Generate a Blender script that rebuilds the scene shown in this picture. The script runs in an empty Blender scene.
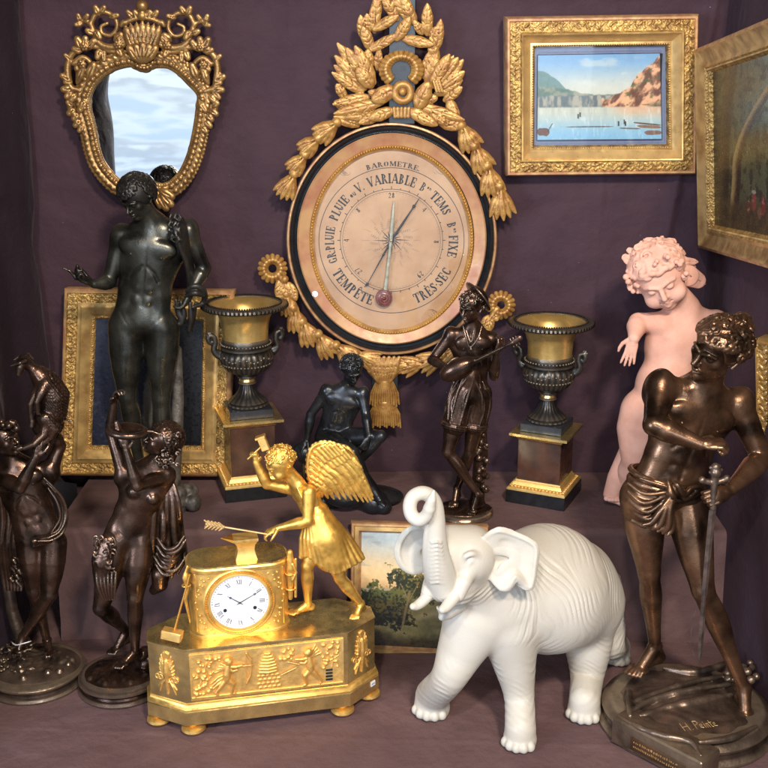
import bpy, math, random, time
import numpy as np
T0 = time.time()
C = bpy.context.scene.collection
PI = math.pi
RNG = random.Random(11)

# ---------------------------------------------------------------- camera geometry
CAM_H = 1.18
PITCH = math.radians(16.4)
FPX = 1100.0
st, ct = math.sin(PITCH), math.cos(PITCH)
def V(*a): return np.array(a, dtype=np.float64)
def nrm(v):
    v = np.asarray(v, dtype=np.float64); l = np.linalg.norm(v)
    return v / l if l > 1e-12 else v
def ray(px, py):
    a = (px - 384) / FPX; b = -(py - 384) / FPX
    return V(a, ct + b * st, -st + b * ct)
def P(px, py, Y):
    d = ray(px, py); k = Y / d[1]
    return V(d[0] * k, Y, CAM_H + d[2] * k)
def G(px, py, z=0.0):
    d = ray(px, py); k = (z - CAM_H) / d[2]
    return V(d[0] * k, d[1] * k, z)
def MPP(p):   # metres per photo pixel at a world point
    return (p[1] * ct - (p[2] - CAM_H) * st) / FPX

SHELF = 0.245
WALL = 2.44
Y_STEP = 2.10

# ---------------------------------------------------------------- scene helpers
def tag(o, label=None, cat=None, group=None, kind=None):
    if label: o['label'] = label
    if cat: o['category'] = cat
    if group: o['group'] = group
    if kind: o['kind'] = kind
    return o
def empty(name, loc, label, cat, group=None):
    o = bpy.data.objects.new(name, None); C.objects.link(o)
    o.location = tuple(float(c) for c in loc); o.empty_display_size = 0.02
    o['_o'] = 0; del o['_o']
    return tag(o, label, cat, group)
def wloc(o):
    v = V(0, 0, 0)
    while o is not None:
        v = v + V(*o.location); o = o.parent
    return v
def obj(name, verts, faces, mat, parent=None, smooth=True, colors=None):
    """verts in WORLD coordinates; the mesh is stored relative to its own centre"""
    verts = np.asarray(verts, dtype=np.float64)
    c = (verts.min(0) + verts.max(0)) / 2
    me = bpy.data.meshes.new(name)
    if isinstance(faces, np.ndarray) and faces.ndim == 2:
        n, k = faces.shape
        me.vertices.add(len(verts)); me.vertices.foreach_set('co', (verts - c).astype(np.float32).ravel())
        me.loops.add(n * k); me.loops.foreach_set('vertex_index', faces.astype(np.int32).ravel())
        me.polygons.add(n); me.polygons.foreach_set('loop_start', np.arange(0, n * k, k, dtype=np.int32))
        me.update(calc_edges=True); me.validate()
    else:
        me.from_pydata([tuple(v) for v in (verts - c)], [], [tuple(int(i) for i in f) for f in faces])
        me.update()
    if smooth is True:
        me.polygons.foreach_set('use_smooth', np.ones(len(me.polygons), dtype=bool))
    elif smooth == 'auto':
        me.polygons.foreach_set('use_smooth', np.ones(len(me.polygons), dtype=bool))
        me.set_sharp_from_angle(angle=math.radians(38))
    if colors is not None:
        ca = me.color_attributes.new('Col', 'FLOAT_COLOR', 'POINT')
        col = np.ones((len(verts), 4), dtype=np.float32); col[:, :3] = colors
        ca.data.foreach_set('color', col.ravel())
    o = bpy.data.objects.new(name, me); C.objects.link(o)
    if mat is not None: me.materials.append(mat)
    o.location = tuple(c - (wloc(parent) if parent is not None else 0))
    o.parent = parent
    return o

class MB:
    """collects simple closed shapes (world coordinates) into one mesh"""
    def __init__(s): s.v = []; s.f = []; s.n = 0
    def add(s, v, f):
        v = np.asarray(v, dtype=np.float64)
        s.v.append(v); s.f += [tuple(i + s.n for i in q) for q in f]; s.n += len(v); return s
    def box(s, c, ax, h, bev=0.0):
        """c centre, ax 3x3 rows = axes, h half sizes, bev = bevel width"""
        c = np.asarray(c); ax = np.asarray(ax); h = np.asarray(h, dtype=float)
        if bev <= 0:
            vs = [c + ax[0]*h[0]*i + ax[1]*h[1]*j + ax[2]*h[2]*k for i in (-1,1) for j in (-1,1) for k in (-1,1)]
            return s.add(vs, [(0,1,3,2),(4,6,7,5),(0,4,5,1),(2,3,7,6),(0,2,6,4),(1,5,7,3)])
        b = min(bev, h.min()*0.9); vs = []; idx = {}
        for i in (-1,1):
            for j in (-1,1):
                for k in (-1,1):
                    for m in range(3):
                        hh = [h[0]-b, h[1]-b, h[2]-b]; hh[m] = h[m]
                        idx[(i,j,k,m)] = len(vs)
                        vs.append(c + ax[0]*hh[0]*i + ax[1]*hh[1]*j + ax[2]*hh[2]*k)
        f = []
        for m in range(3):
            a, d = [q for q in range(3) if q != m]
            for sgn in (-1, 1):
                q = []
                for (x, y) in ((-1,-1),(1,-1),(1,1),(-1,1)):
                    t = [0,0,0]; t[m] = sgn; t[a] = x; t[d] = y; q.append(idx[(t[0],t[1],t[2],m)])
                f.append(q)
        for m in range(3):       # edges along axis m
            a, d = [q for q in range(3) if q != m]
            for x in (-1,1):
                for y in (-1,1):
                    q = []
                    for (e, w) in ((-1,a),(1,a),(1,d),(-1,d)):
                        t = [0,0,0]; t[m] = e; t[a] = x; t[d] = y; q.append(idx[(t[0],t[1],t[2],w)])
                    f.append(q)
        for i in (-1,1):
            for j in (-1,1):
                for k in (-1,1): f.append([idx[(i,j,k,0)], idx[(i,j,k,1)], idx[(i,j,k,2)]])
        return s.add(vs, f)
    def sphere(s, c, r, n=8, m=6, ax=None, sc=(1,1,1)):
        vs = []; f = []
        ax = np.eye(3) if ax is None else np.asarray(ax)
        for j in range(m+1):
            th = PI*j/m
            for i in range(n):
                ph = 2*PI*i/n
                l = V(math.sin(th)*math.cos(ph)*sc[0], math.sin(th)*math.sin(ph)*sc[1], math.cos(th)*sc[2])*r
                vs.append(np.asarray(c)+l@ax)
        for j in range(m):
            for i in range(n):
                f.append((j*n+i, j*n+(i+1)%n, (j+1)*n+(i+1)%n, (j+1)*n+i))
        return s.add(vs, f)
    def tube(s, pts, rads, n=8, cap=True, flat=None):
        pts = [np.asarray(p, dtype=float) for p in pts]
        if not hasattr(rads, '__len__'): rads = [rads]*len(pts)
        vs = []; f = []; up = None
        for i, p in enumerate(pts):
            d = nrm(pts[min(i+1, len(pts)-1)] - pts[max(i-1, 0)])
            if up is None:
                up = V(0,0,1) if abs(d[2]) < .9 else V(0,1,0)
            x = nrm(np.cross(d, up)); up = nrm(np.cross(x, d))
            for k in range(n):
                a = 2*PI*k/n
                vs.append(p + (x*math.cos(a) + up*math.sin(a))*rads[i])
        for i in range(len(pts)-1):
            for k in range(n):
                f.append((i*n+k, i*n+(k+1)%n, (i+1)*n+(k+1)%n, (i+1)*n+k))
        if cap:
            f.append(tuple(range(n-1, -1, -1))); f.append(tuple((len(pts)-1)*n+k for k in range(n)))
        return s.add(vs, f)
    def prism(s, poly, thick, bev=0.0):
        """poly: list of world points in a plane; thick: world vector"""
        n = len(poly); poly = np.asarray(poly); t = np.asarray(thick)
        vs = list(poly) + list(poly + t)
        f = [tuple(range(n)), tuple(range(2*n-1, n-1, -1))]
        for i in range(n): f.append((i, n+i, n+(i+1)%n, (i+1)%n))
        return s.add(vs, f)
    def lathe(s, base, prof, n=64, ax=None, mod=None, cap=True):
        """prof: list of (r, z); mod(i_profile, phi) -> radius factor"""
        ax = np.eye(3) if ax is None else np.asarray(ax)
        vs = []; f = []
        for j, (r, z) in enumerate(prof):
            for i in range(n):
                ph = 2*PI*i/n
                rr = r*(mod(j, ph) if mod else 1.0)
                vs.append(np.asarray(base) + V(rr*math.cos(ph), rr*math.sin(ph), z)@ax)
        for j in range(len(prof)-1):
            for i in range(n):
                f.append((j*n+i, j*n+(i+1)%n, (j+1)*n+(i+1)%n, (j+1)*n+i))
        if cap: f.append(tuple(range(n-1, -1, -1))); f.append(tuple((len(prof)-1)*n+k for k in range(n)))
        return s.add(vs, f)
    def build(s, name, mat, parent=None, smooth='auto'):
        return obj(name, np.vstack(s.v), s.f, mat, parent, smooth)

def spline(pts, n=6):
    """Catmull-Rom through rows of any width"""
    p = np.asarray(pts, dtype=float)
    if len(p) < 3: 
        return np.array([p[0] + (p[-1]-p[0])*t for t in np.linspace(0, 1, n+1)])
    q = np.vstack([2*p[0]-p[1], p, 2*p[-1]-p[-2]]); out = []
    for i in range(1, len(q)-2):
        for t in np.linspace(0, 1, n, endpoint=False):
            a, b, c, d = q[i-1], q[i], q[i+1], q[i+2]
            out.append(0.5*((2*b)+(c-a)*t+(2*a-5*b+4*c-d)*t*t+(3*b-a-3*c+d)*t**3))
    out.append(p[-1]); return np.array(out)

# ---------------------------------------------------------------- signed distance sculpting
class SDF:
    def __init__(s, k=0.004): s.pr = []; s.k = k; s.posts = []
    def _add(s, lo, hi, fn, k, op):
        k = s.k if k is None else k
        s.pr.append((np.asarray(lo)-k, np.asarray(hi)+k, fn, k, op))
    def chain(s, pts, rads, k=None, op='u', n=None, f=1.0):
        """tapered chain; n, f: cross-section flattened along n by factor f"""
        pts = [np.asarray(p, dtype=float) for p in pts]
        if not hasattr(rads, '__len__'): rads = [rads]*len(pts)
        rm = max(rads); A = np.array(pts)
        def fn(X, Y, Z):
            best = None
            for i in range(len(pts)-1):
                a = pts[i]; b = pts[i+1]; ab = b-a; L = float(ab@ab)+1e-12
                px, py, pz = X-a[0], Y-a[1], Z-a[2]
                t = (px*ab[0]+py*ab[1]+pz*ab[2])/L
                dr = rads[i]-rads[i+1]; ln = math.sqrt(L)
                if abs(dr) > 1e-5 and abs(dr) < .9*ln:      # true tangent cone between the two balls
                    ux, uy, uz = px-t*ab[0], py-t*ab[1], pz-t*ab[2]
                    if n is not None:
                        c = (ux*n[0]+uy*n[1]+uz*n[2])*(1/f-1); ux, uy, uz = ux+c*n[0], uy+c*n[1], uz+c*n[2]
                    sn = dr/ln; t = t-np.sqrt(ux*ux+uy*uy+uz*uz)*(sn/math.sqrt(1-sn*sn))/ln
                t = np.clip(t, 0, 1)
                qx, qy, qz = px-t*ab[0], py-t*ab[1], pz-t*ab[2]
                r = rads[i]+(rads[i+1]-rads[i])*t
                if n is not None:
                    c = (qx*n[0]+qy*n[1]+qz*n[2])*(1/f-1)
                    qx, qy, qz = qx+c*n[0], qy+c*n[1], qz+c*n[2]
                d = np.sqrt(qx*qx+qy*qy+qz*qz)-r
                if n is not None: d = d*(0.5+0.5*min(f, 1))
                best = d if best is None else np.minimum(best, d)
            return best
        s._add(A.min(0)-rm, A.max(0)+rm, fn, k, op); return s
    def cap(s, a, b, ra, rb, k=None, op='u', n=None, f=1.0): return s.chain([a, b], [ra, rb], k, op, n, f)
    def ball(s, c, r, k=None, op='u'): return s.ell(c, (r, r, r), None, k, op)
    def ell(s, c, r, ax=None, k=None, op='u'):
        c = np.asarray(c, dtype=float); r = np.maximum(np.asarray(r, dtype=float), 1e-5)
        ax = np.eye(3) if ax is None else np.asarray(ax, dtype=float)
        ext = np.sqrt(((ax*r[:, None])**2).sum(0))
        def fn(X, Y, Z):
            x, y, z = X-c[0], Y-c[1], Z-c[2]
            k0 = 0; k1 = 0
            for i in range(3):
                l = (x*ax[i, 0]+y*ax[i, 1]+z*ax[i, 2])/r[i]
                k0 = k0+l*l; k1 = k1+(l/r[i])**2
            k0 = np.sqrt(k0); k1 = np.sqrt(k1)+1e-9
            return k0*(k0-1)/k1
        s._add(c-ext-.8*(s.k if k is None else k), c+ext+.8*(s.k if k is None else k), fn, k, op); return s
    def func(s, lo, hi, fn, k=None, op='u'): s._add(lo, hi, fn, k, op); return s
    def grid(s, vox):
        los = [p[0] for p in s.pr if p[4] == 'u']; his = [p[1] for p in s.pr if p[4] == 'u']
        lo = np.min(los, 0)-vox*3; hi = np.max(his, 0)+vox*3
        n = np.ceil((hi-lo)/vox).astype(int)+1
        xs = [(lo[i]+vox*np.arange(n[i])).astype(np.float32) for i in range(3)]
        F = np.full(tuple(n), 1.0, dtype=np.float32)
        for (a, b, fn, k, op) in s.pr:
            i0 = np.maximum(np.floor((a-lo)/vox).astype(int)-2, 0)
            i1 = np.minimum(np.ceil((b-lo)/vox).astype(int)+3, n)
            if (i1 <= i0).any(): continue
            sl = tuple(slice(i0[i], i1[i]) for i in range(3))
            X = xs[0][sl[0]][:, None, None]; Yy = xs[1][sl[1]][None, :, None]; Z = xs[2][sl[2]][None, None, :]
            d = fn(X, Yy, Z).astype(np.float32)
            A = F[sl]
            if op == 'u':
                h = np.maximum(k-np.abs(A-d), 0)/max(k, 1e-9)
                F[sl] = np.minimum(A, d)-h*h*k*0.25
            else:
                h = np.maximum(k-np.abs(A+d), 0)/max(k, 1e-9)
                F[sl] = np.maximum(A, -d)+h*h*k*0.25
        for fn in s.posts:
            F += fn(xs[0][:, None, None], xs[1][None, :, None], xs[2][None, None, :]).astype(np.float32)
        return F, lo, xs
    def build(s, name, mat, vox, parent=None, smooth_it=1, colors=None):
        F, lo, xs = s.grid(vox)
        F = np.clip(F, -4*vox, 4*vox)
        v, f = surface_nets(F, lo, vox)
        for _ in range(smooth_it): v = relax(v, f, 0.5)
        cols = colors(v) if colors else None
        o = obj(name, v, f, mat, parent, True, cols)
        return o

def surface_nets(F, lo, vox):
    ins = F < 0
    c = ins[:-1, :-1, :-1].astype(np.int8)
    for (i, j, k) in [(1,0,0),(0,1,0),(0,0,1),(1,1,0),(1,0,1),(0,1,1),(1,1,1)]:
        c = c+ins[i:ins.shape[0]-1+i, j:ins.shape[1]-1+j, k:ins.shape[2]-1+k]
    act = (c > 0) & (c < 8)
    I = np.argwhere(act)
    idx = np.full(act.shape, -1, dtype=np.int32); idx[act] = np.arange(len(I))
    cor = [(i, j, k) for i in (0,1) for j in (0,1) for k in (0,1)]
    val = np.stack([F[I[:,0]+i, I[:,1]+j, I[:,2]+k] for (i,j,k) in cor], 1)
    pos = np.zeros((len(I), 3)); cnt = np.zeros(len(I))
    cc = np.array(cor, dtype=float)
    for a in range(8):
        for b in range(a+1, 8):
            if np.abs(cc[a]-cc[b]).sum() != 1: continue
            va, vb = val[:, a], val[:, b]
            m = (va < 0) != (vb < 0)
            t = va[m]/(va[m]-vb[m])
            pos[m] += cc[a]+(cc[b]-cc[a])*t[:, None]; cnt[m] += 1
    v = lo+vox*(I+pos/cnt[:, None])
    faces = []
    for ax in range(3):
        sl0 = [slice(None)]*3; sl1 = [slice(None)]*3
        sl0[ax] = slice(0, -1); sl1[ax] = slice(1, None)
        a = ins[tuple(sl0)]; b = ins[tuple(sl1)]
        E = np.argwhere(a != b)
        o1, o2 = [(ax+1) % 3, (ax+2) % 3]
        ok = (E[:, o1] > 0) & (E[:, o2] > 0) & (E[:, o1] < F.shape[o1]-1) & (E[:, o2] < F.shape[o2]-1)
        E = E[ok]
        fl = a[E[:,0], E[:,1], E[:,2]]
        q = []
        for (d1, d2) in ((-1,-1),(0,-1),(0,0),(-1,0)):
            e = E.copy(); e[:, o1] += d1; e[:, o2] += d2
            q.append(idx[e[:,0], e[:,1], e[:,2]])
        q = np.stack(q, 1); q[~fl] = q[~fl][:, ::-1]
        faces.append(q)
    return v, np.vstack(faces)

def relax(v, f, w):
    n = len(v); acc = np.zeros_like(v); cnt = np.zeros(n)
    for a, b in ((0,1),(1,2),(2,3),(3,0)):
        for c in range(3):
            acc[:, c] += np.bincount(f[:, a], weights=v[f[:, b], c], minlength=n)
            acc[:, c] += np.bincount(f[:, b], weights=v[f[:, a], c], minlength=n)
        cnt += np.bincount(f[:, a], minlength=n)+np.bincount(f[:, b], minlength=n)
    return v*(1-w)+w*acc/np.maximum(cnt, 1)[:, None]

# ---------------------------------------------------------------- value noise for painted pictures and cloth
def vnoise(x, y, seed=0):
    rs = np.random.RandomState(seed); tab = rs.rand(256, 256)
    xi = np.floor(x).astype(int); yi = np.floor(y).astype(int); xf = x-xi; yf = y-yi
    xf = xf*xf*(3-2*xf); yf = yf*yf*(3-2*yf)
    g = lambda a, b: tab[a % 256, b % 256]
    return (g(xi,yi)*(1-xf)+g(xi+1,yi)*xf)*(1-yf)+(g(xi,yi+1)*(1-xf)+g(xi+1,yi+1)*xf)*yf
def fbm(x, y, seed=0, o=4):
    r = 0; a = .5; s = 0
    for i in range(o):
        r = r+a*vnoise(x*2**i, y*2**i, seed+i); s += a; a *= .5
    return r/s
# ---------------------------------------------------------------- materials
MATS = {}
def lin(c):
    return tuple(((x/12.92) if x <= .04045 else ((x+.055)/1.055)**2.4) for x in c)
def rgb(r, g, b): return lin((r/255, g/255, b/255))
def mat(name, col, metal=0.0, rough=0.5, var=0.15, vscale=25.0, bump=0.0, bscale=200.0, wear=None, wear_amt=0.6,
        crev=None, coat=0.0, rvar=0.12, attr=False, wave=None, col2=None, spec=0.5, sss=0.0, bdist=0.001):
    m = bpy.data.materials.new(name); m.use_nodes = True
    nt = m.node_tree; N = nt.nodes; L = nt.links
    bs = N['Principled BSDF']
    tc = N.new('ShaderNodeTexCoord')
    no = N.new('ShaderNodeTexNoise'); no.inputs['Scale'].default_value = vscale; no.inputs['Detail'].default_value = 6
    L.new(tc.outputs['Object'], no.inputs['Vector'])
    mx = N.new('ShaderNodeMix'); mx.data_type = 'RGBA'
    c = tuple(col)
    if attr:
        at = N.new('ShaderNodeAttribute'); at.attribute_name = 'Col'
        hs = N.new('ShaderNodeMix'); hs.data_type = 'RGBA'; hs.blend_type = 'MULTIPLY'; hs.inputs[0].default_value = var
        L.new(at.outputs['Color'], hs.inputs[6])
        rp = N.new('ShaderNodeMapRange'); rp.inputs[1].default_value = .3; rp.inputs[2].default_value = .7; rp.inputs[3].default_value = .55; rp.inputs[4].default_value = 1.15
        L.new(no.outputs['Fac'], rp.inputs[0]); L.new(rp.outputs[0], hs.inputs[7]); out = hs.outputs[2]
    else:
        d = col2 if col2 else tuple(x*(1-var*1.6) for x in c)
        mx.inputs[6].default_value = (*c, 1); mx.inputs[7].default_value = (*d, 1)
        rp = N.new('ShaderNodeMapRange'); rp.inputs[1].default_value = .38; rp.inputs[2].default_value = .66
        L.new(no.outputs['Fac'], rp.inputs[0]); L.new(rp.outputs[0], mx.inputs[0]); out = mx.outputs[2]
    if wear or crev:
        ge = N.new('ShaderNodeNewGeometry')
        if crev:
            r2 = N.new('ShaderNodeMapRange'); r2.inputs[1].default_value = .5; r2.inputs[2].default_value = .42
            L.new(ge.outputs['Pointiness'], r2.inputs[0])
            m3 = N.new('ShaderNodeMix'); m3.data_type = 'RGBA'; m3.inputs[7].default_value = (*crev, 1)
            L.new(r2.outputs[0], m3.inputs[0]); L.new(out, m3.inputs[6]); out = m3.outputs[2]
        if wear:
            r2 = N.new('ShaderNodeMapRange'); r2.inputs[1].default_value = .505; r2.inputs[2].default_value = .6; r2.inputs[4].default_value = wear_amt
            L.new(ge.outputs['Pointiness'], r2.inputs[0])
            m3 = N.new('ShaderNodeMix'); m3.data_type = 'RGBA'; m3.inputs[7].default_value = (*wear, 1)
            L.new(r2.outputs[0], m3.inputs[0]); L.new(out, m3.inputs[6]); out = m3.outputs[2]
    L.new(out, bs.inputs['Base Color'])
    bs.inputs['Metallic'].default_value = metal
    bs.inputs['Coat Weight'].default_value = coat; bs.inputs['Coat Roughness'].default_value = .12
    bs.inputs['Specular IOR Level'].default_value = spec
    if sss: bs.inputs['Subsurface Weight'].default_value = sss; bs.inputs['Subsurface Radius'].default_value = (.006, .003, .002); bs.inputs['Subsurface Scale'].default_value = 1
    n2 = N.new('ShaderNodeTexNoise'); n2.inputs['Scale'].default_value = vscale*2.3; n2.inputs['Detail'].default_value = 4
    L.new(tc.outputs['Object'], n2.inputs['Vector'])
    r3 = N.new('ShaderNodeMapRange'); r3.inputs[1].default_value = .3; r3.inputs[2].default_value = .7
    r3.inputs[3].default_value = max(rough-rvar, .02); r3.inputs[4].default_value = min(rough+rvar, 1)
    L.new(n2.outputs['Fac'], r3.inputs[0]); L.new(r3.outputs[0], bs.inputs['Roughness'])
    prev = None
    if bump:
        n3 = N.new('ShaderNodeTexNoise'); n3.inputs['Scale'].default_value = bscale; n3.inputs['Detail'].default_value = 3
        L.new(tc.outputs['Object'], n3.inputs['Vector'])
        bp = N.new('ShaderNodeBump'); bp.inputs['Strength'].default_value = bump; bp.inputs['Distance'].default_value = bdist
        L.new(n3.outputs['Fac'], bp.inputs['Height']); L.new(bp.outputs[0], bs.inputs['Normal']); prev = bp
    if wave:
        # wave: (kind, scale, distortion, strength, distance, mapping rotation)
        kind, sc, dist, stg, dd, rot = wave
        mp = N.new('ShaderNodeMapping'); mp.inputs['Rotation'].default_value = rot
        L.new(tc.outputs['Object'], mp.inputs[0])
        if kind == 'voronoi':
            w = N.new('ShaderNodeTexVoronoi'); w.inputs['Scale'].default_value = sc; o_ = w.outputs['Distance']
            w.feature = 'SMOOTH_F1'
        else:
            w = N.new('ShaderNodeTexWave'); w.inputs['Scale'].default_value = sc; w.inputs['Distortion'].default_value = dist
            w.inputs['Detail'].default_value = 2; w.inputs['Detail Scale'].default_value = 1.2; o_ = w.outputs['Fac']
        L.new(mp.outputs[0], w.inputs['Vector'])
        b2 = N.new('ShaderNodeBump'); b2.inputs['Strength'].default_value = stg; b2.inputs['Distance'].default_value = dd
        L.new(o_, b2.inputs['Height'])
        if prev: L.new(prev.outputs[0], b2.inputs['Normal'])
        L.new(b2.outputs[0], bs.inputs['Normal'])
    MATS[name] = m; return m

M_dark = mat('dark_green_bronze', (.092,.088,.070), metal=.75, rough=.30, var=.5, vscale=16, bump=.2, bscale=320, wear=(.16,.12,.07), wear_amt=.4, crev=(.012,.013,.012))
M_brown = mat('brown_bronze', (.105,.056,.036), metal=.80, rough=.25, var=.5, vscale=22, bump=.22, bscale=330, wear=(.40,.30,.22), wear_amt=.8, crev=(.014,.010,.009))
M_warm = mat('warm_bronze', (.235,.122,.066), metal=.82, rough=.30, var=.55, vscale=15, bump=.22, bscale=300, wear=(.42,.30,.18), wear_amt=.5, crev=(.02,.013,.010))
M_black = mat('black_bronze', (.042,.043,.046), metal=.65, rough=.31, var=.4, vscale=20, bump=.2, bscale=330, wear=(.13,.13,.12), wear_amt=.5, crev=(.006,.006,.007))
M_hair = mat('matt_bronze_hair', (.045,.041,.036), metal=.65, rough=.40, var=.3, vscale=40, bump=.4, bscale=300, wear=(.16,.14,.11), wear_amt=.4, crev=(.01,.009,.009))
M_blade = mat('worn_bronze_blade', (.17,.12,.10), metal=.5, rough=.45, var=.4, vscale=40, bump=.2, bscale=200)
M_base = mat('worn_bronze_base', (.21,.145,.105), metal=.75, rough=.36, var=.4, vscale=22, bump=.5, bscale=90, wear=(.42,.33,.22), wear_amt=.6, crev=(.02,.015,.012), bdist=.002)
M_stonebr = mat('stony_bronze', (.17,.15,.125), metal=.35, rough=.5, var=.4, vscale=60, bump=.8, bscale=160, bdist=.002)
M_gold = mat('fire_gilt_bronze', (1.0,.58,.12), metal=.85, rough=.42, var=.22, vscale=45, bump=.25, bscale=400, wear=(1.0,.72,.28), wear_amt=.5, crev=(.62,.27,.035))
M_goldflat = mat('polished_gilt_bronze', (.97,.71,.27), metal=.92, rough=.27, var=.25, vscale=20, bump=.08, bscale=60, rvar=.08, col2=(.60,.46,.20))
M_goldmat = mat('matt_gilt_bronze', (.95,.56,.15), metal=.8, rough=.46, var=.12, vscale=60, bump=.5, bscale=700, wear=(1.,.74,.3), wear_amt=.5, crev=(.6,.28,.05))
M_giltwood = mat('gilded_carved_wood', (.47,.25,.062), metal=.35, rough=.40, var=.45, vscale=60, bump=.5, bscale=260, wear=(.66,.40,.14), wear_amt=.6, crev=(.055,.018,.007), col2=(.29,.12,.03))
M_giltmir = mat('aged_gilt_scrollwork', (.36,.20,.065), metal=.6, rough=.36, var=.4, vscale=40, bump=.5, bscale=240, wear=(.66,.42,.17), wear_amt=.6, crev=(.03,.014,.006), col2=(.20,.10,.035))
M_framegold = mat('gilt_frame_moulding', (.72,.47,.17), metal=.6, rough=.36, var=.35, vscale=28, bump=.3, bscale=150, col2=(.46,.26,.09), wear=(.85,.62,.3), wear_amt=.5)
M_frameorn = mat('gilt_frame_ornament', (.66,.42,.13), metal=.55, rough=.42, var=.35, vscale=60, bump=.8, bscale=260, col2=(.30,.16,.05), bdist=.003, wave=('voronoi', 170, 0, .8, .004, (0,0,0)))
M_framered = mat('red_bole_frame_edge', (.42,.20,.10), metal=.3, rough=.45, var=.4, vscale=50, bump=.3, bscale=200, col2=(.62,.38,.16))
M_framepale = mat('pale_rubbed_gilt', (.74,.48,.19), metal=.5, rough=.42, var=.35, vscale=30, bump=.3, bscale=150, col2=(.40,.22,.08))
M_ebony = mat('ebonised_wood', (.010,.013,.017), rough=.3, var=.3, vscale=30, bump=.1, bscale=100, coat=.3)
M_pinkgilt = mat('rubbed_pink_gilt_band', (.48,.27,.12), metal=.1, rough=.4, var=.3, vscale=22, bump=.2, bscale=120, col2=(.38,.16,.085))
M_paper = mat('aged_dial_paper', (.54,.325,.175), rough=.55, var=.2, vscale=14, bump=.2, bscale=120, col2=(.43,.24,.12), coat=.35)
M_ink = mat('black_ink', (.02,.018,.02), rough=.6, var=.1)
M_inkfaint = mat('faded_brown_ink', (.30,.19,.13), rough=.6, var=.1)
M_steel = mat('blued_steel', (.05,.06,.07), metal=.7, rough=.35, var=.2)
M_palebrass = mat('pale_green_brass', (.50,.47,.34), metal=.4, rough=.4, var=.3, vscale=60)
M_rosette = mat('brown_turned_wood', (.20,.055,.04), rough=.35, var=.3, vscale=60, coat=.3)
M_eleph = mat('white_biscuit_porcelain', (.57,.525,.44), rough=.50, var=.03, vscale=14, bump=.3, bscale=260, spec=.4, col2=(.53,.48,.39), crev=(.46,.40,.32), wear=(.62,.58,.50), wear_amt=.4)
M_terra = mat('pink_terracotta', (.76,.42,.31), rough=.78, var=.1, vscale=22, bump=.6, bscale=300, spec=.2, col2=(.64,.33,.235), crev=(.48,.23,.16))
M_mahog = mat('dark_mahogany', (.085,.035,.020), rough=.28, var=.4, vscale=20, coat=.25, wave=('bands', 18, 6, .05, .001, (0,0,0)))
M_blackm = mat('black_painted_plinth', (.012,.012,.013), rough=.32, var=.2)
M_slate = mat('black_marble', (.035,.037,.045), rough=.3, var=.3)
M_vasegilt = mat('gilt_vase_neck', (.74,.50,.17), metal=.7, rough=.32, var=.3, vscale=16, bump=.1, bscale=80, col2=(.52,.33,.10))
M_vasebr = mat('patinated_vase_bronze', (.060,.055,.050), metal=.7, rough=.36, var=.3, vscale=30, bump=.4, bscale=260, wear=(.30,.23,.15), wear_amt=.6, crev=(.012,.010,.009))
M_enamel = mat('white_enamel', (.80,.80,.82), rough=.12, var=.02, coat=.5)
M_white = mat('white_tag', (.82,.83,.85), rough=.5, var=.02)
M_blueink = mat('blue_tag_mark', (.10,.14,.35), rough=.5, var=.1)
M_paint = mat('oil_paint_picture', (1,1,1), rough=.32, var=.25, vscale=90, bump=.25, bscale=500, attr=True, coat=.15)
M_water = mat('gouache_picture', (1,1,1), rough=.35, var=.12, vscale=60, attr=True, coat=.35)
M_dkcanvas = mat('dark_canvas', (1,1,1), rough=.33, var=.2, vscale=60, bump=.4, bscale=900, attr=True, coat=.2)
M_blackvoid = mat('black_gap_shade', (.006,.005,.007), rough=.8, var=.3)  # near-black colour standing for the shade in the gap beside the shelf

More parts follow.
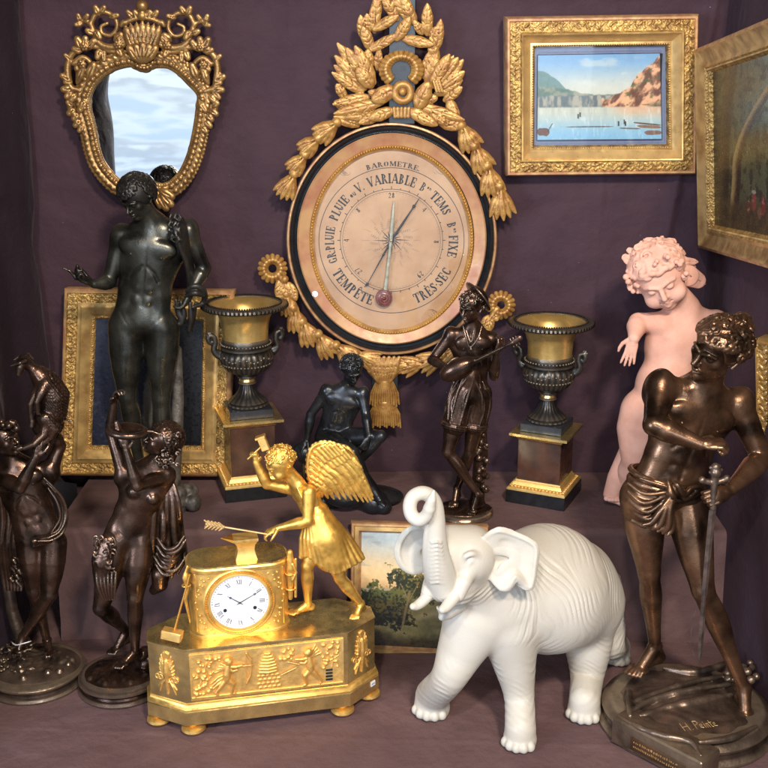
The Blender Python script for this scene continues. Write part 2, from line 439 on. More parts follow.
def fabric(name, col, col2, thread=900.):
    m = bpy.data.materials.new(name); m.use_nodes = True
    nt = m.node_tree; N = nt.nodes; L = nt.links; bs = N['Principled BSDF']
    tc = N.new('ShaderNodeTexCoord')
    no = N.new('ShaderNodeTexNoise'); no.inputs['Scale'].default_value = 5; no.inputs['Detail'].default_value = 8; no.inputs['Roughness'].default_value = .65
    L.new(tc.outputs['Object'], no.inputs['Vector'])
    mx = N.new('ShaderNodeMix'); mx.data_type = 'RGBA'; mx.inputs[6].default_value = (*col, 1); mx.inputs[7].default_value = (*col2, 1)
    rp = N.new('ShaderNodeMapRange'); rp.inputs[1].default_value = .35; rp.inputs[2].default_value = .68
    L.new(no.outputs['Fac'], rp.inputs[0]); L.new(rp.outputs[0], mx.inputs[0])
    # lint specks
    vo = N.new('ShaderNodeTexVoronoi'); vo.inputs['Scale'].default_value = 42
    L.new(tc.outputs['Object'], vo.inputs['Vector'])
    lt = N.new('ShaderNodeMath'); lt.operation = 'LESS_THAN'; lt.inputs[1].default_value = .035
    L.new(vo.outputs['Distance'], lt.inputs[0])
    sm = N.new('ShaderNodeMath'); sm.operation = 'MULTIPLY'; 
    n5 = N.new('ShaderNodeTexNoise'); n5.inputs['Scale'].default_value = 9; L.new(tc.outputs['Object'], n5.inputs['Vector'])
    gt = N.new('ShaderNodeMath'); gt.operation = 'GREATER_THAN'; gt.inputs[1].default_value = .6; L.new(n5.outputs['Fac'], gt.inputs[0])
    L.new(lt.outputs[0], sm.inputs[0]); L.new(gt.outputs[0], sm.inputs[1])
    m2 = N.new('ShaderNodeMix'); m2.data_type = 'RGBA'; m2.inputs[7].default_value = (.32,.25,.26,1)
    L.new(sm.outputs[0], m2.inputs[0]); L.new(mx.outputs[2], m2.inputs[6])
    L.new(m2.outputs[2], bs.inputs['Base Color'])
    bs.inputs['Roughness'].default_value = .78; bs.inputs['Specular IOR Level'].default_value = .25
    bs.inputs['Sheen Weight'].default_value = .06; bs.inputs['Sheen Roughness'].default_value = .4
    bs.inputs['Sheen Tint'].default_value = (.75,.6,.7,1)
    n3 = N.new('ShaderNodeTexNoise'); n3.inputs['Scale'].default_value = thread; n3.inputs['Detail'].default_value = 2
    mp = N.new('ShaderNodeMapping'); mp.inputs['Scale'].default_value = (1,.25,1); L.new(tc.outputs['Object'], mp.inputs[0]); L.new(mp.outputs[0], n3.inputs['Vector'])
    bp = N.new('ShaderNodeBump'); bp.inputs['Strength'].default_value = .35; bp.inputs['Distance'].default_value = .001
    L.new(n3.outputs['Fac'], bp.inputs['Height'])
    n4 = N.new('ShaderNodeTexNoise'); n4.inputs['Scale'].default_value = 11; n4.inputs['Detail'].default_value = 6; L.new(tc.outputs['Object'], n4.inputs['Vector'])
    b2 = N.new('ShaderNodeBump'); b2.inputs['Strength'].default_value = .6; b2.inputs['Distance'].default_value = .022
    L.new(n4.outputs['Fac'], b2.inputs['Height']); L.new(bp.outputs[0], b2.inputs['Normal']); L.new(b2.outputs[0], bs.inputs['Normal'])
    return m
M_wallcloth = fabric('aubergine_wall_cloth', (.056,.028,.037), (.040,.020,.028))
M_tablecloth = fabric('aubergine_table_cloth', (.150,.086,.080), (.108,.060,.060))
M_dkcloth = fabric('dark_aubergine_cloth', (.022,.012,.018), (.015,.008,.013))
def mirror_mat():
    m = bpy.data.materials.new('mirror_glass'); m.use_nodes = True
    bs = m.node_tree.nodes['Principled BSDF']; bs.inputs['Base Color'].default_value = (.86,.90,.92,1)
    bs.inputs['Metallic'].default_value = 1; bs.inputs['Roughness'].default_value = .015
    return m
M_mirror = mirror_mat()
def glass_mat():
    m = bpy.data.materials.new('clear_glass'); m.use_nodes = True
    N = m.node_tree.nodes; L = m.node_tree.links
    for n in list(N): N.remove(n)
    o = N.new('ShaderNodeOutputMaterial'); t = N.new('ShaderNodeBsdfTransparent'); g = N.new('ShaderNodeBsdfGlossy'); g.inputs['Roughness'].default_value = .03
    t.inputs[0].default_value = (.97,.98,.98,1)
    fr = N.new('ShaderNodeFresnel'); fr.inputs[0].default_value = 1.45
    mx = N.new('ShaderNodeMixShader'); L.new(fr.outputs[0], mx.inputs[0]); L.new(t.outputs[0], mx.inputs[1]); L.new(g.outputs[0], mx.inputs[2]); L.new(mx.outputs[0], o.inputs[0])
    return m
M_glass = glass_mat()
# ---------------------------------------------------------------- the setting
def sheet(name, fn, nu, nv, m, lo=(0,0), hi=(1,1)):
    u, v = np.meshgrid(np.linspace(lo[0], hi[0], nu), np.linspace(lo[1], hi[1], nv), indexing='ij')
    p = fn(u, v); vs = np.stack([a.ravel() for a in p], 1)
    i, j = np.meshgrid(np.arange(nu-1), np.arange(nv-1), indexing='ij')
    a = (i*nv+j).ravel(); f = np.stack([a, a+nv, a+nv+1, a+1], 1)
    o = obj(name, vs, f, m); tag(o, kind='structure'); return o
XR = 0.715; XL = -0.79
# back wall cloth
def wall_fn(u, v):
    x = XL-0.06+(XR-XL+0.12)*u; z = -0.4+2.6*v
    y = WALL+0.006*(fbm(x*3.1+5, z*1.3, 3)-.5)*2+0.004*np.sin(x*9+z*1.5)
    cre = lambda d, w: np.exp(-(d/w)**2)
    y += -0.0022*cre(z-.905+.01*np.sin(x*3), .004)-.002*cre(x-.46-.02*z, .004)-.0018*cre(x+.185+.01*z, .0035)   # pressed fold lines
    y += -0.02*cre(z-1.345, .035)*(.4+fbm(x*7, z*2, 8))-.010*cre(x-.66+.05*np.sin(z*3), .012)*(z > .3)
    y += 0.006*cre((x-.30)+.8*(z-.62), .03)*cre(z-.62, .12)-.006*cre((x+.33)-.5*(z-.72), .02)*cre(z-.72, .16)
    return x, y, z
sheet('back_wall', wall_fn, 260, 260, M_wallcloth)
def rwall_fn(u, v):
    y = 0.9+(WALL+.02-0.9)*u; z = -0.4+2.6*v
    x = XR+0.008*(fbm(y*4, z*1.5, 13)-.5)*2+0.006*np.sin(y*11)
    return x, y, z
sheet('side_wall', rwall_fn, 120, 160, M_wallcloth)
# left hanging curtain: heavy soft folds
def lwall_fn(u, v):
    y = 1.62+(WALL+.02-1.62)*u; z = -0.4+2.6*v
    x = XL+0.03*np.sin(y*19+0.5*np.sin(z*2.6)+z*.6)*(.5+.5*fbm(y*3, z, 4))+0.012*(fbm(y*7, z*3, 23)-.5)*2+.02
    x = x-0.03*np.exp(-((z-.9+.5*(y-2.2))/.06)**2)*fbm(y*4, z*4, 3)
    return x, y, z
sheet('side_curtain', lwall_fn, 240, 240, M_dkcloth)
# table top
def table_fn(u, v):
    x = -1.3+2.6*u; y = 1.05+1.45*v
    z = 0.0018*(fbm(x*6, y*6, 31)-.5)*2+0.0016*np.exp(-(((x-.1)+.35*(y-1.7))/.005)**2)+0.0012*np.exp(-(((x+.34)-.5*(y-1.7))/.005)**2)+.0014*np.exp(-((y-1.735+.05*x)/.004)**2)+0.001*np.sin(x*23+y*9)*fbm(x*3,y*3,7)-.0008
    return x, y, z-0.0022
sheet('table_top', table_fn, 420, 260, M_tablecloth)
# cloth hanging down from the front edge of the table (outside the picture, seen from other places)
def tdrop_fn(u, v):
    x = -1.3+2.6*u; z = -0.75*v; y = 1.05-0.03*v+0.02*v*np.sin(x*14+np.sin(x*5))
    return x, y, z-0.0022
sheet('table_cloth_drop', tdrop_fn, 200, 20, M_tablecloth)
# raised shelf
pL = G(66, 512, SHELF); XS = pL[0]
def shelf_fn(u, v):
    # v: 0 back wall .. then top .. edge .. step face down to the table
    x = XS+(XR+.01-XS)*u
    ystep = Y_STEP+0.018*(fbm(x*4, x*0+2, 41)-.5)+0.006*np.sin(x*17)
    r = 0.014
    t = v
    top = t < .55
    ytop = WALL+.01+(ystep+r-WALL-.01)*(t/.55)
    ang = np.clip((t-.55)/.08, 0, 1)*PI/2
    face = np.clip((t-.63)/.37, 0, 1)
    y = np.where(top, ytop, ystep+r-r*np.sin(ang)-0.012*face+0.014*face*(fbm(x*5+face*1.3, face*1.6, 17)-.5)*2)
    fold = np.exp(-((x-.60+.16*face)/.012)**2)+np.exp(-((x+.60-.03*face)/.010)**2)
    y = y-0.010*fold*face
    z = np.where(top, SHELF, SHELF-r+r*np.cos(ang)-(SHELF-r+.003)*face)
    z = z+np.where(top, 0.0015*(fbm(x*6, y*6, 51)-.5)*2, 0)
    return x, y, z
sheet('raised_shelf', shelf_fn, 300, 160, M_tablecloth)
# left end of the shelf
MBs = MB(); MBs.box((XS+.006, (Y_STEP+WALL)/2+.02, (SHELF-.012)/2), np.eye(3), (.004, (WALL-Y_STEP)/2-.02, (SHELF-.012)/2-.001))
tag(MBs.build('shelf_end', M_blackvoid), kind='structure')
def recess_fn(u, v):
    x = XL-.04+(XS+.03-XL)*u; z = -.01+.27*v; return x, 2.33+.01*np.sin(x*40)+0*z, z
sheet('gap_shade_sheet', recess_fn, 40, 12, M_blackvoid)  # added sheet, coloured black so the gap left of the shelf reads as shade
# ---------------------------------------------------------------- anatomy for the cast figures
def frame3(fwd, up):
    up = nrm(up); f = nrm(np.asarray(fwd)-up*np.dot(fwd, up)); r = nrm(np.cross(f, up))
    return r, f, up        # r = the figure's own right-hand side is -r or +r; symmetric features only
def mkJ(spec, Y0, mpp):
    """(px, py, depth in px behind Y0) -> world"""
    return {k: P(v[0], v[1], Y0+(v[2] if len(v) > 2 else 0)*mpp) for k, v in spec.items()}

def head(S, c, u, fwd, up, k=None, child=False, smile=0.0, ears=True, mouth_open=False, fine=1.0):
    """u = head height; c = centre of the head"""
    r, f, up = frame3(fwd, up); ax = np.array([r, f, up])
    p = lambda x, y, z: c+r*x*u+f*y*u+up*z*u
    kk = .06*u
    if child:
        S.ell(p(0,-.04,.10), (.40*u,.44*u,.40*u), ax, kk)
        S.ell(p(0,.10,-.18), (.31*u,.30*u,.27*u), ax, .12*u)
        for sx in (-1,1): S.ell(p(.17*sx,.24,-.20), (.15*u,.14*u,.14*u), ax, .06*u)
        S.ell(p(0,.27,-.36), (.10*u,.10*u,.08*u), ax, .05*u)
    else:
        S.ell(p(0,-.06,.13), (.355*u,.43*u,.37*u), ax, kk)
        S.ell(p(0,.10,-.12), (.275*u,.29*u,.33*u), ax, .10*u)
        S.chain([p(-.20,.02,-.26), p(0,.24,-.40), p(.20,.02,-.26)], [.09*u,.10*u,.09*u], .08*u)
        S.ell(p(0,.29,-.40), (.09*u,.08*u,.075*u), ax, .04*u)
        for sx in (-1,1): S.ell(p(.19*sx,.23,-.06), (.09*u,.09*u,.075*u), ax, .07*u)
    # eye sockets, eyeballs, lids
    for sx in (-1,1):
        if not child: S.ell(p(.145*sx,.42,.035), (.085*u,.085*u,.055*u), ax, .05*u, 's')
        else: S.ell(p(.15*sx,.47,.03), (.085*u,.085*u,.040*u), ax, .06*u, 's')
        S.ell(p(.14*sx,.315+(.04 if child else 0),.03), (.066*u,.062*u,.050*u), ax, .012*u)
        S.chain([p(.21*sx,.30,.035), p(.14*sx,.375,.062), p(.075*sx,.345,.025)], [.014*u,.018*u,.014*u], .01*u)
        S.chain([p(.04*sx,.405,.085), p(.14*sx,.395,.125), p(.23*sx,.315,.09)], [.030*u,.030*u,.022*u], .035*u)
    # nose
    nl = .46 if not child else .42
    S.chain([p(0,.375,.09), p(0,.43,-.02), p(0,nl+.035,-.105)], [.036*u,.040*u,.046*u], .03*u)
    for sx in (-1,1): S.ball(p(.045*sx,nl-.035,-.125), .036*u, .03*u)
    # mouth
    if child:
        S.chain([p(-.15,.31,-.20+.02*smile), p(-.07,.37,-.24), p(0,.385,-.245), p(.07,.37,-.24), p(.15,.31,-.20+.02*smile)], [.012*u,.022*u,.024*u,.022*u,.012*u], .02*u)
        S.chain([p(-.10,.33,-.27), p(0,.375,-.31), p(.10,.33,-.27)], [.014*u,.030*u,.014*u], .03*u)
        S.chain([p(-.15,.34,-.215+.02*smile), p(0,.42,-.272), p(.15,.34,-.215+.02*smile)], [.010*u,.015*u,.010*u], .012*u, 's')
        return
    m0 = -.245; dm = -.035 if child else 0; P_ = p; p = lambda x, y, z: P_(x, y+dm*(y > .38), z)
    S.chain([p(-.105,.335,m0+.02*smile), p(-.04,.405,m0+.012), p(0,.41,m0-.0), p(.04,.405,m0+.012), p(.105,.335,m0+.02*smile)], [.014*u,.027*u,.026*u,.027*u,.014*u], .018*u)
    S.chain([p(-.09,.335,m0-.045+.02*smile), p(0,.40,m0-.062), p(.09,.335,m0-.045+.02*smile)], [.014*u,.032*u,.014*u], .018*u)
    S.chain([p(-.11,.36,m0-.02+.04*smile), p(0,.44,m0-.028), p(.11,.36,m0-.02+.04*smile)], [.008*u,.011*u,.008*u] if not mouth_open else [.012*u,.026*u,.012*u], .012*u, 's')
    p = P_
    if ears:
        for sx in (-1,1):
            e = p(.345*sx,-.06,-.03)
            S.chain([e+up*-.10*u+f*.02*u, e+up*.0*u-f*.045*u+r*sx*.03*u, e+up*.08*u-f*.03*u+r*sx*.04*u, e+up*.10*u+f*.03*u+r*sx*.02*u], [.032*u,.030*u,.034*u,.02*u], .02*u)

def hand(S, w, m, pn, u, curl=.4, spread=.12, thumb=1, k=None, L=.74, finger_curls=None):
    """w wrist, m point the hand reaches to (direction), pn palm normal, thumb: side sign"""
    d = nrm(m-w); pn = nrm(pn-d*np.dot(pn, d)); s = np.cross(d, pn)*thumb
    L = L*u; k = .03*u if k is None else k
    palm = w+d*L*.30
    S.ell(palm, (L*.30, L*.21, L*.105), np.array([d, s, pn]), k)
    S.cap(w, w+d*L*.2, .095*u, .10*u, k)
    lens = [.40,.46,.43,.34]; offs = [.155,.052,-.052,-.15]
    for i in range(4):
        cu = curl if finger_curls is None else finger_curls[i]
        b = w+d*L*.50+s*offs[i]*L; a = (offs[i])*spread*6
        dd = nrm(d+s*a*.6); pts = [b-d*L*.08, b]; ang = cu*.6
        q = b
        for j, fl in enumerate((.45,.32,.25)):
            dv = dd*math.cos(ang)+pn*math.sin(ang)
            q = q+dv*lens[i]*L*fl*1.08; pts.append(q); ang += cu
        S.chain(pts, [.062*L,.058*L,.054*L,.049*L,.040*L], .012*u)
    b = w+d*L*.10+s*L*.16; q1 = b+nrm(d*.75+s*.75+pn*.25)*L*.24; q2 = q1+nrm(d+s*.35+pn*(.2+curl*.6))*L*.18; q3 = q2+nrm(d+s*.05+pn*(.2+curl*.8))*L*.13
    S.chain([w+d*L*.12+s*L*.06, b, q1, q2, q3], [.085*L,.085*L,.070*L,.060*L,.045*L], .02*u)

def foot(S, a, t, u, k=None, up=None, L=1.0):
    """a ankle joint, t tip of the toes"""
    up = V(0,0,1) if up is None else nrm(up)
    k = .05*u if k is None else k
    dv = t-a; fl = dv-up*np.dot(dv, up); d = nrm(fl); s = np.cross(d, up)
    dn = np.dot(dv, up)
    heel = a-d*.13*u+up*(dn*.62)
    ball = a+fl*.66+up*(dn*.86)
    mid = a+fl*.34+up*(dn*.45)
    S.chain([a, heel], [.125*u,.125*u], k)
    S.chain([a, mid, ball], [.130*u,.115*u,.080*u], k)
    S.chain([heel, mid*.5+ball*.5+up*-.02*u, ball], [.12*u,.10*u,.085*u], k)
    S.ell(ball, (.13*u,.175*u,.07*u), np.array([d, s, up]), k)
    for i, (o, l, r) in enumerate(((.125,.0,.058),(.050,.02,.044),(-.012,-.01,.042),(-.07,-.05,.040),(-.125,-.09,.038))):
        for sg in (1,):
            b = ball+s*o*u*sg; e = t+s*o*u*1.05*sg+d*l*u+up*-.0*u
            mdl = b*.45+e*.55+up*.035*u
            S.chain([b, mdl, e], [r*u, r*u*1.0, r*u*1.05], .015*u)
    # ankle bones
    for sg in (-1,1): S.ball(a+s*sg*.085*u, .055*u, .04*u)

def body(S, J, u, tw=1.0, aw=1.0, lw=1.0, child=False, fem=False, neck_r=.20, legs='ab', arms='ab', ribs=True, feet='ab', muscle=1.0):
    up = nrm(J['neck']-J['pelvis']); rt = J['sb']-J['sa']; rt = nrm(rt-up*np.dot(rt, up))
    fr = nrm(np.cross(rt, up)); ax = np.array([rt, fr, up])
    hr = J['hb']-J['ha'] if 'ha' in J else rt; hax_r = nrm(hr)
    hu = nrm(up-hax_r*np.dot(up, hax_r)); hf = np.cross(hax_r, hu); hax = np.array([hax_r, hf, hu])
    TL = np.linalg.norm(J['neck']-J['pelvis'])
    sp = lambda t, x=0, y=0, z=0: J['neck']+(J['pelvis']-J['neck'])*t+rt*x*u*tw+fr*y*u*tw+up*z*u
    kb = .16*u
    SW = np.linalg.norm(J['sb']-J['sa'])
    # neck
    if 'head' in J:
        S.cap(J['neck']+up*.02*u, J['head']*.75+J['neck']*.25, neck_r*u*1.1, neck_r*u, .10*u)
    if not child:
        kb = .26*u
        S.ell(sp(.32), (.62*u*tw, .40*u*tw, TL*.38), ax, kb)
        S.ell(sp(.64), (.56*u*tw, .35*u*tw, TL*.32), ax, kb)
        S.ell(sp(.98), (.60*u*tw, .39*u*tw, .46*u), hax, kb)
        # shoulders girdle
        for q in ('sa','sb'):
            S.chain([sp(.02,0,-.08,.12), J[q]*.5+sp(.06)*.5, J[q]], [.17*u*tw,.23*u*tw,.215*u], .16*u)
            S.chain([sp(.06,0,.16), J[q]*.55+sp(.04,0,.16)*.45+up*.05*u, J[q]+up*.08*u], [.045*u,.04*u,.045*u], .05*u)  # collar bone
            S.ell(J[q]+(J[q]-sp(.05))*.03, (.222*u*aw**.5,.222*u*aw**.5,.31*u*aw**.5), ax, .14*u)
            S.chain([J[q]-up*.2*u-fr*.05*u, sp(.45, (.40 if q == 'sb' else -.40), -.06)], [.19*u*tw,.20*u*tw], .16*u)
        for sx in (-1,1):
            if fem:
                S.ell(sp(.36, .26*sx, .33), (.17*u,.16*u,.17*u), ax, .10*u)
            else:
                S.ell(sp(.22, .29*sx, .26), (.32*u*tw,.115*u*tw,.225*u), ax, .11*u*muscle)
                S.ball(sp(.30, .33*sx, .37), .016*u, .02*u)
            S.ell(sp(1.02, .27*sx, -.28), (.27*u*tw,.25*u,.29*u), hax, .10*u)
            # obliques
            S.chain([sp(.70, .34*sx, .05), sp(.90, .38*sx, .05)], [.19*u*tw,.21*u*tw], .2*u)
        if not fem and ribs:
            for j, t in enumerate((.50,.62,.74)):
                for sx in (-1,1): S.ell(sp(t, .115*sx, .29), (.12*u,.082*u,TL*.056), ax, .05*u)
            S.ell(sp(.88, 0, .25), (.25*u,.12*u,TL*.13), ax, .12*u)
            S.chain([sp(.16,0,.44), sp(.42,0,.42), sp(.80,0,.405)], [.022*u,.026*u,.018*u], .06*u, 's')
            for sx in (-1,1):
                S.chain([sp(.40,.06*sx,.42), sp(.46,.22*sx,.38), sp(.54,.31*sx,.335)], [.016*u,.016*u,.008*u], .07*u, 's')
                S.chain([sp(.90,.44*sx,.32), sp(1.04,.20*sx,.42)], [.018*u,.018*u], .06*u, 's')
        else:
            S.ell(sp(.80, 0, .20), (.32*u,.20*u,TL*.20), ax, .10*u)
        S.ball(sp(.79, 0, .40 if not fem else .43), .035*u, .03*u, 's')
    else:
        S.ell(sp(.32), (max(.46*u*tw, SW*.40), .34*u*tw, TL*.36), ax, kb)
        S.ell(sp(.74, 0, .07), (.44*u*tw,.40*u*tw,TL*.32), ax, kb)
        S.ell(sp(1.0), (.42*u*tw,.36*u*tw,.32*u), hax, kb)
        for q in ('sa','sb'):
            S.chain([sp(.04,0,-.02), J[q]], [.17*u*tw,.19*u*aw], .12*u)
        for sx in (-1,1):
            S.ell(sp(.24, .20*sx, .20), (.18*u,.10*u,.13*u), ax, .06*u)
            S.ell(sp(1.04, .22*sx, -.22), (.23*u,.22*u,.22*u), hax, .08*u)
        S.ball(sp(.80, 0, .46), .03*u, .03*u, 's')
    # arms
    for q in arms:
        s_, e, w = J['s'+q], J['e'+q], J['w'+q]
        cf = 1.12 if child else 1.0
        mid = (s_+e)/2; bf = nrm(w-e); bf = nrm(bf-nrm(e-s_)*np.dot(bf, nrm(e-s_))) if np.linalg.norm(np.cross(bf, nrm(e-s_))) > .2 else fr
        S.chain([s_, s_*.6+e*.4, e], [.215*u*aw*cf,.190*u*aw*cf,.150*u*aw*cf], .07*u)
        if not child and not fem:
            S.ell(s_*.5+e*.5+bf*.055*u, (.12*u*aw,.12*u*aw,np.linalg.norm(e-s_)*.30), np.array(frame3(bf, e-s_)), .05*u*muscle)
            S.ell(s_*.55+e*.45-bf*.055*u, (.12*u*aw,.11*u*aw,np.linalg.norm(e-s_)*.30), np.array(frame3(bf, e-s_)), .05*u*muscle)
            S.ball(e-bf*.03*u, .12*u*aw, .04*u)
        S.chain([e, e*.72+w*.28, e*.35+w*.65, w], [.150*u*aw*cf,.175*u*aw*cf,.130*u*aw*cf,.098*u*aw*cf], .06*u)
    # legs
    for q in legs:
        h, kn, a = J['h'+q], J['k'+q], J['a'+q]
        kf = kn-(h*.5+a*.5); ld = nrm(h-a)
        kf = kf-ld*np.dot(kf, ld)
        kf = nrm(kf) if np.linalg.norm(kf) > .12*u else (nrm(hf*.8+nrm(kf)*.2) if np.linalg.norm(kf) > 1e-6 else hf)
        tL = np.linalg.norm(kn-h); cL = np.linalg.norm(a-kn)
        cf = 1.1 if child else 1.0
        S.chain([h, h*.65+kn*.35, h*.25+kn*.75, kn], [.38*u*lw*cf,.37*u*lw*cf,.265*u*lw*cf,.20*u*lw], .12*u)
        if not child:
            tf = nrm(kf-nrm(kn-h)*np.dot(kf, nrm(kn-h)))
            fx = frame3(tf, h-kn)
            S.ell(h*.5+kn*.5+tf*.12*u*lw, (.24*u*lw,.21*u*lw,tL*.36), np.array(fx), .08*u)
            for sg in (-1,1):
                S.ell(h*.28+kn*.72+tf*.07*u*lw+fx[0]*sg*.10*u*lw, (.10*u*lw,.10*u*lw,tL*.16), np.array(fx), .05*u*muscle)
            sf = nrm(kf-nrm(a-kn)*np.dot(kf, nrm(a-kn)))
            S.ell(kn+tf*.09*u+sf*.02*u, (.105*u*lw,.085*u*lw,.12*u*lw), np.array(fx), .045*u)
            fx2 = frame3(sf, kn-a)
            for sg in (-1,1):
                S.ell(kn*.70+a*.30-sf*.085*u*lw+fx2[0]*sg*.06*u*lw, (.13*u*lw,.13*u*lw,cL*.25), np.array(fx2), .06*u*muscle)
            S.chain([kn+sf*.03*u, kn*.4+a*.6+sf*.05*u, a+sf*.01*u], [.13*u*lw,.075*u*lw,.07*u*lw], .05*u)
        S.chain([kn, kn*.68+a*.32, kn*.3+a*.7, a], [.190*u*lw,.200*u*lw*cf,.140*u*lw*cf,.108*u*lw*cf], .07*u)
        if q in feet and 't'+q in J: foot(S, a, J['t'+q], u)

def curls(S, c, u, fwd, up, n=90, rad=.075, seed=1, rx=(.38,.45,.40), low=-.35, k=None, tube=.030, shell=True, fringe=.30):
    """curly hair over the skull of a head()"""
    rn = random.Random(seed); r, f, up = frame3(fwd, up); ax = np.array([r, f, up]); k = .012*u if k is None else k
    cc = c+up*.13*u-f*.07*u
    if shell:
        S.ell(cc+up*.02*u-f*.02*u, (rx[0]*u*.98, rx[1]*u*.97, rx[2]*u*.98), ax, k)
        S.ell(cc+f*.42*u-up*.30*u, (.5*u,.30*u,.34*u), ax, .03*u, 's')
    i = 0; tries = 0
    while i < n and tries < 4000:
        tries += 1
        d = V(rn.gauss(0,1), rn.gauss(0,1), rn.gauss(0,1)); d = nrm(d)
        if d[2] < low: continue
        if d[1] > .25 and d[2] < fringe+.1*abs(d[0]) : continue
        if abs(d[0]) > .7 and d[2] < -.05 and d[1] > -.1: continue
        i += 1
        n_ = nrm(r*d[0]+f*d[1]+up*d[2])
        q = cc+r*d[0]*rx[0]*u+f*d[1]*rx[1]*u+up*d[2]*rx[2]*u
        t1 = nrm(np.cross(n_, V(rn.gauss(0,1), rn.gauss(0,1), rn.gauss(0,1)))); t2 = np.cross(n_, t1)
        R = rad*u*rn.uniform(.7,1.25); pts = []; a0 = rn.uniform(0, 6.3); sg = rn.choice((-1,1))
        for j in range(7):
            a = a0+sg*j*.95; rr = R*(1-.11*j)
            pts.append(q+t1*math.cos(a)*rr+t2*math.sin(a)*rr+n_*(.01+.008*j)*u)
        S.chain(pts, [tube*u*(1-.07*j) for j in range(7)], k)

def locks(S, paths, rad, k, n=5):
    """paths of (world point) polylines with taper"""
    for p in paths:
        q = spline(p, n); m = len(q)
        S.chain(q, [rad*(.45+.55*math.sin(PI*min(.93, max(.10, i/(m-1))))) for i in range(m)], k)

def folds(S, paths, rad, k, n=5, flat=None, f=1.0):
    for p in paths:
        q = spline(p, n); m = len(q)
        S.chain(q, [rad*(.55+.45*math.sin(PI*i/(m-1))) for i in range(m)], k, 'u', flat, f)

def round_base(name, c, r, tiers, mt, parent, n=72):
    """lathe-turned plinth; tiers (radius factor, height)"""
    m = MB(); m.lathe(c, [(r*a, z) for a, z in tiers], n); return m.build(name, mt, parent)
VOX = 0.8     # voxel size in photo pixels for the large figures
# ================================================================= tall dark nude youth
def tall_youth():
    b = G(160, 499, SHELF); Y0 = b[1]-.01; mp = MPP(P(150, 330, Y0)); px = mp
    R = empty('bronze_statue', b, 'tall greenish black bronze nude youth with bowed curly head, before the dark framed canvas', 'statue')
    u = 40*px
    J = mkJ({'head': (137,198,-12), 'neck': (152,224,2), 'pelvis': (142,322,0), 'sa': (121,236,2), 'sb': (188,231,4), 'ea': (109,282,-4), 'wa': (94,284,-18),
             'eb': (204,268,10), 'wb': (191,292,-4), 'ha': (126,325,0), 'hb': (162,327,2), 'ka': (127,396,-6), 'kb': (161,398,0), 'aa': (140,464,6), 'ab': (164,470,2),
             'ta': (133,482,-14), 'tb': (170,488,-16)}, Y0, mp)
    S = SDF(.004)
    body(S, J, u, tw=1.14, aw=1.08, lw=1.16, neck_r=.25, muscle=.75)
    hu = 38*px; fw = V(-.38,-.66,-.60); up = V(-.22,-.45,.85)
    head(S, J['head'], hu, fw, up)
    hand(S, J['wa'], P(76,277,Y0-26*mp), V(.1,-.3,1), hu, .5, thumb=1, finger_curls=[.05,.7,.9,1.0])
    hand(S, J['wb'], P(183,309,Y0-6*mp), V(-1,.1,.1), hu, .7, thumb=1)
    # pointing finger and thumb
    S.chain([P(80,279,Y0-24*mp), P(77,272,Y0-27*mp), P(77.5,266,Y0-28*mp)], [2.4*px,2.2*px,1.8*px], 1*px)
    S.chain([P(76,279,Y0-26*mp), P(70,271,Y0-28*mp), P(63,268,Y0-29*mp)], [1.6*px,1.0*px,.9*px], 1*px)
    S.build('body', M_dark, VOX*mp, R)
    H = SDF(.001)
    curls(H, J['head'], hu, fw, up, n=190, rad=.10, seed=3, rx=(.43,.48,.44), low=-.6, tube=.042, fringe=.30, k=.006*hu)
    H.build('hair', M_hair, .62*mp, R, 0)
    # goat skin over the shoulder and down behind the arm
    D = SDF(.002)
    q = lambda x, y, z: P(x, y, Y0+z*mp)
    for i in range(5):
        o = i*2.6
        folds(D, [[q(172+o,214+i,-8+i*3), q(175+o,228,-17+i*2), q(179+o*.8,245,-17+i*3), q(186+o*.5,262,-10+i*4), q(189+o*.4,283,0), q(186+o*.4,300,6)]], 2.6*px, 1.5*px)
    rn = random.Random(5)
    for i in range(26):
        x = 172+rn.uniform(-2,8); y = 214+rn.uniform(0,26)
        H2 = q(x, y, -17+rn.uniform(-2,2)); D.chain([H2, H2+V(rn.uniform(-2,2)*px, -1.5*px, -3*px), H2+V(rn.uniform(-3,3)*px, -1*px, -6*px)], [1.3*px,1.2*px,.6*px], 1*px)
    folds(D, [[q(196,290,-8), q(204,294,-4), q(203,303,0), q(193,307,-8)], [q(186,291,-9), q(194,286,-12), q(203,289,-8), q(206,297,-3)], [q(187,296,-10), q(195,293,-13), q(203,296,-9)],
              [q(176,300,0), q(178,312,2), q(182,322,2), q(173,326,0)], [q(190,303,-2), q(191,318,0), q(189,330,2)], [q(181,302,0), q(184,316,2), q(177,325,2)],
              [q(196,303,2), q(192,322,4), q(189,332,4)]], 3.0*px, 2.5*px)
    D.build('goat_skin', M_hair, .75*mp, R)
    # rocky stump and base
    B = SDF(.004); rn = random.Random(8)
    c = G(160, 500, SHELF)
    B.ell(c+V(0,0,.014), (.062,.048,.017), None, .004)
    for i in range(14):
        a = i*.45; B.ball(c+V(.052*math.cos(a), .038*math.sin(a), .012), rn.uniform(.010,.018), .006)
    cr = G(186, 512, SHELF)+V(0,.01,0)
    for i in range(12):
        B.ball(cr+V(rn.uniform(-.018,.020), rn.uniform(-.016,.016), rn.uniform(.008,.045)), rn.uniform(.013,.020), .004)
    B.chain([q(172,482,8), q(176,440,10), q(178,400,12), q(177,350,10)], [9*px,7*px,6*px,5*px], .006)
    B.build('rocky_base', M_stonebr, 1.0*mp, R, 0)
tall_youth()

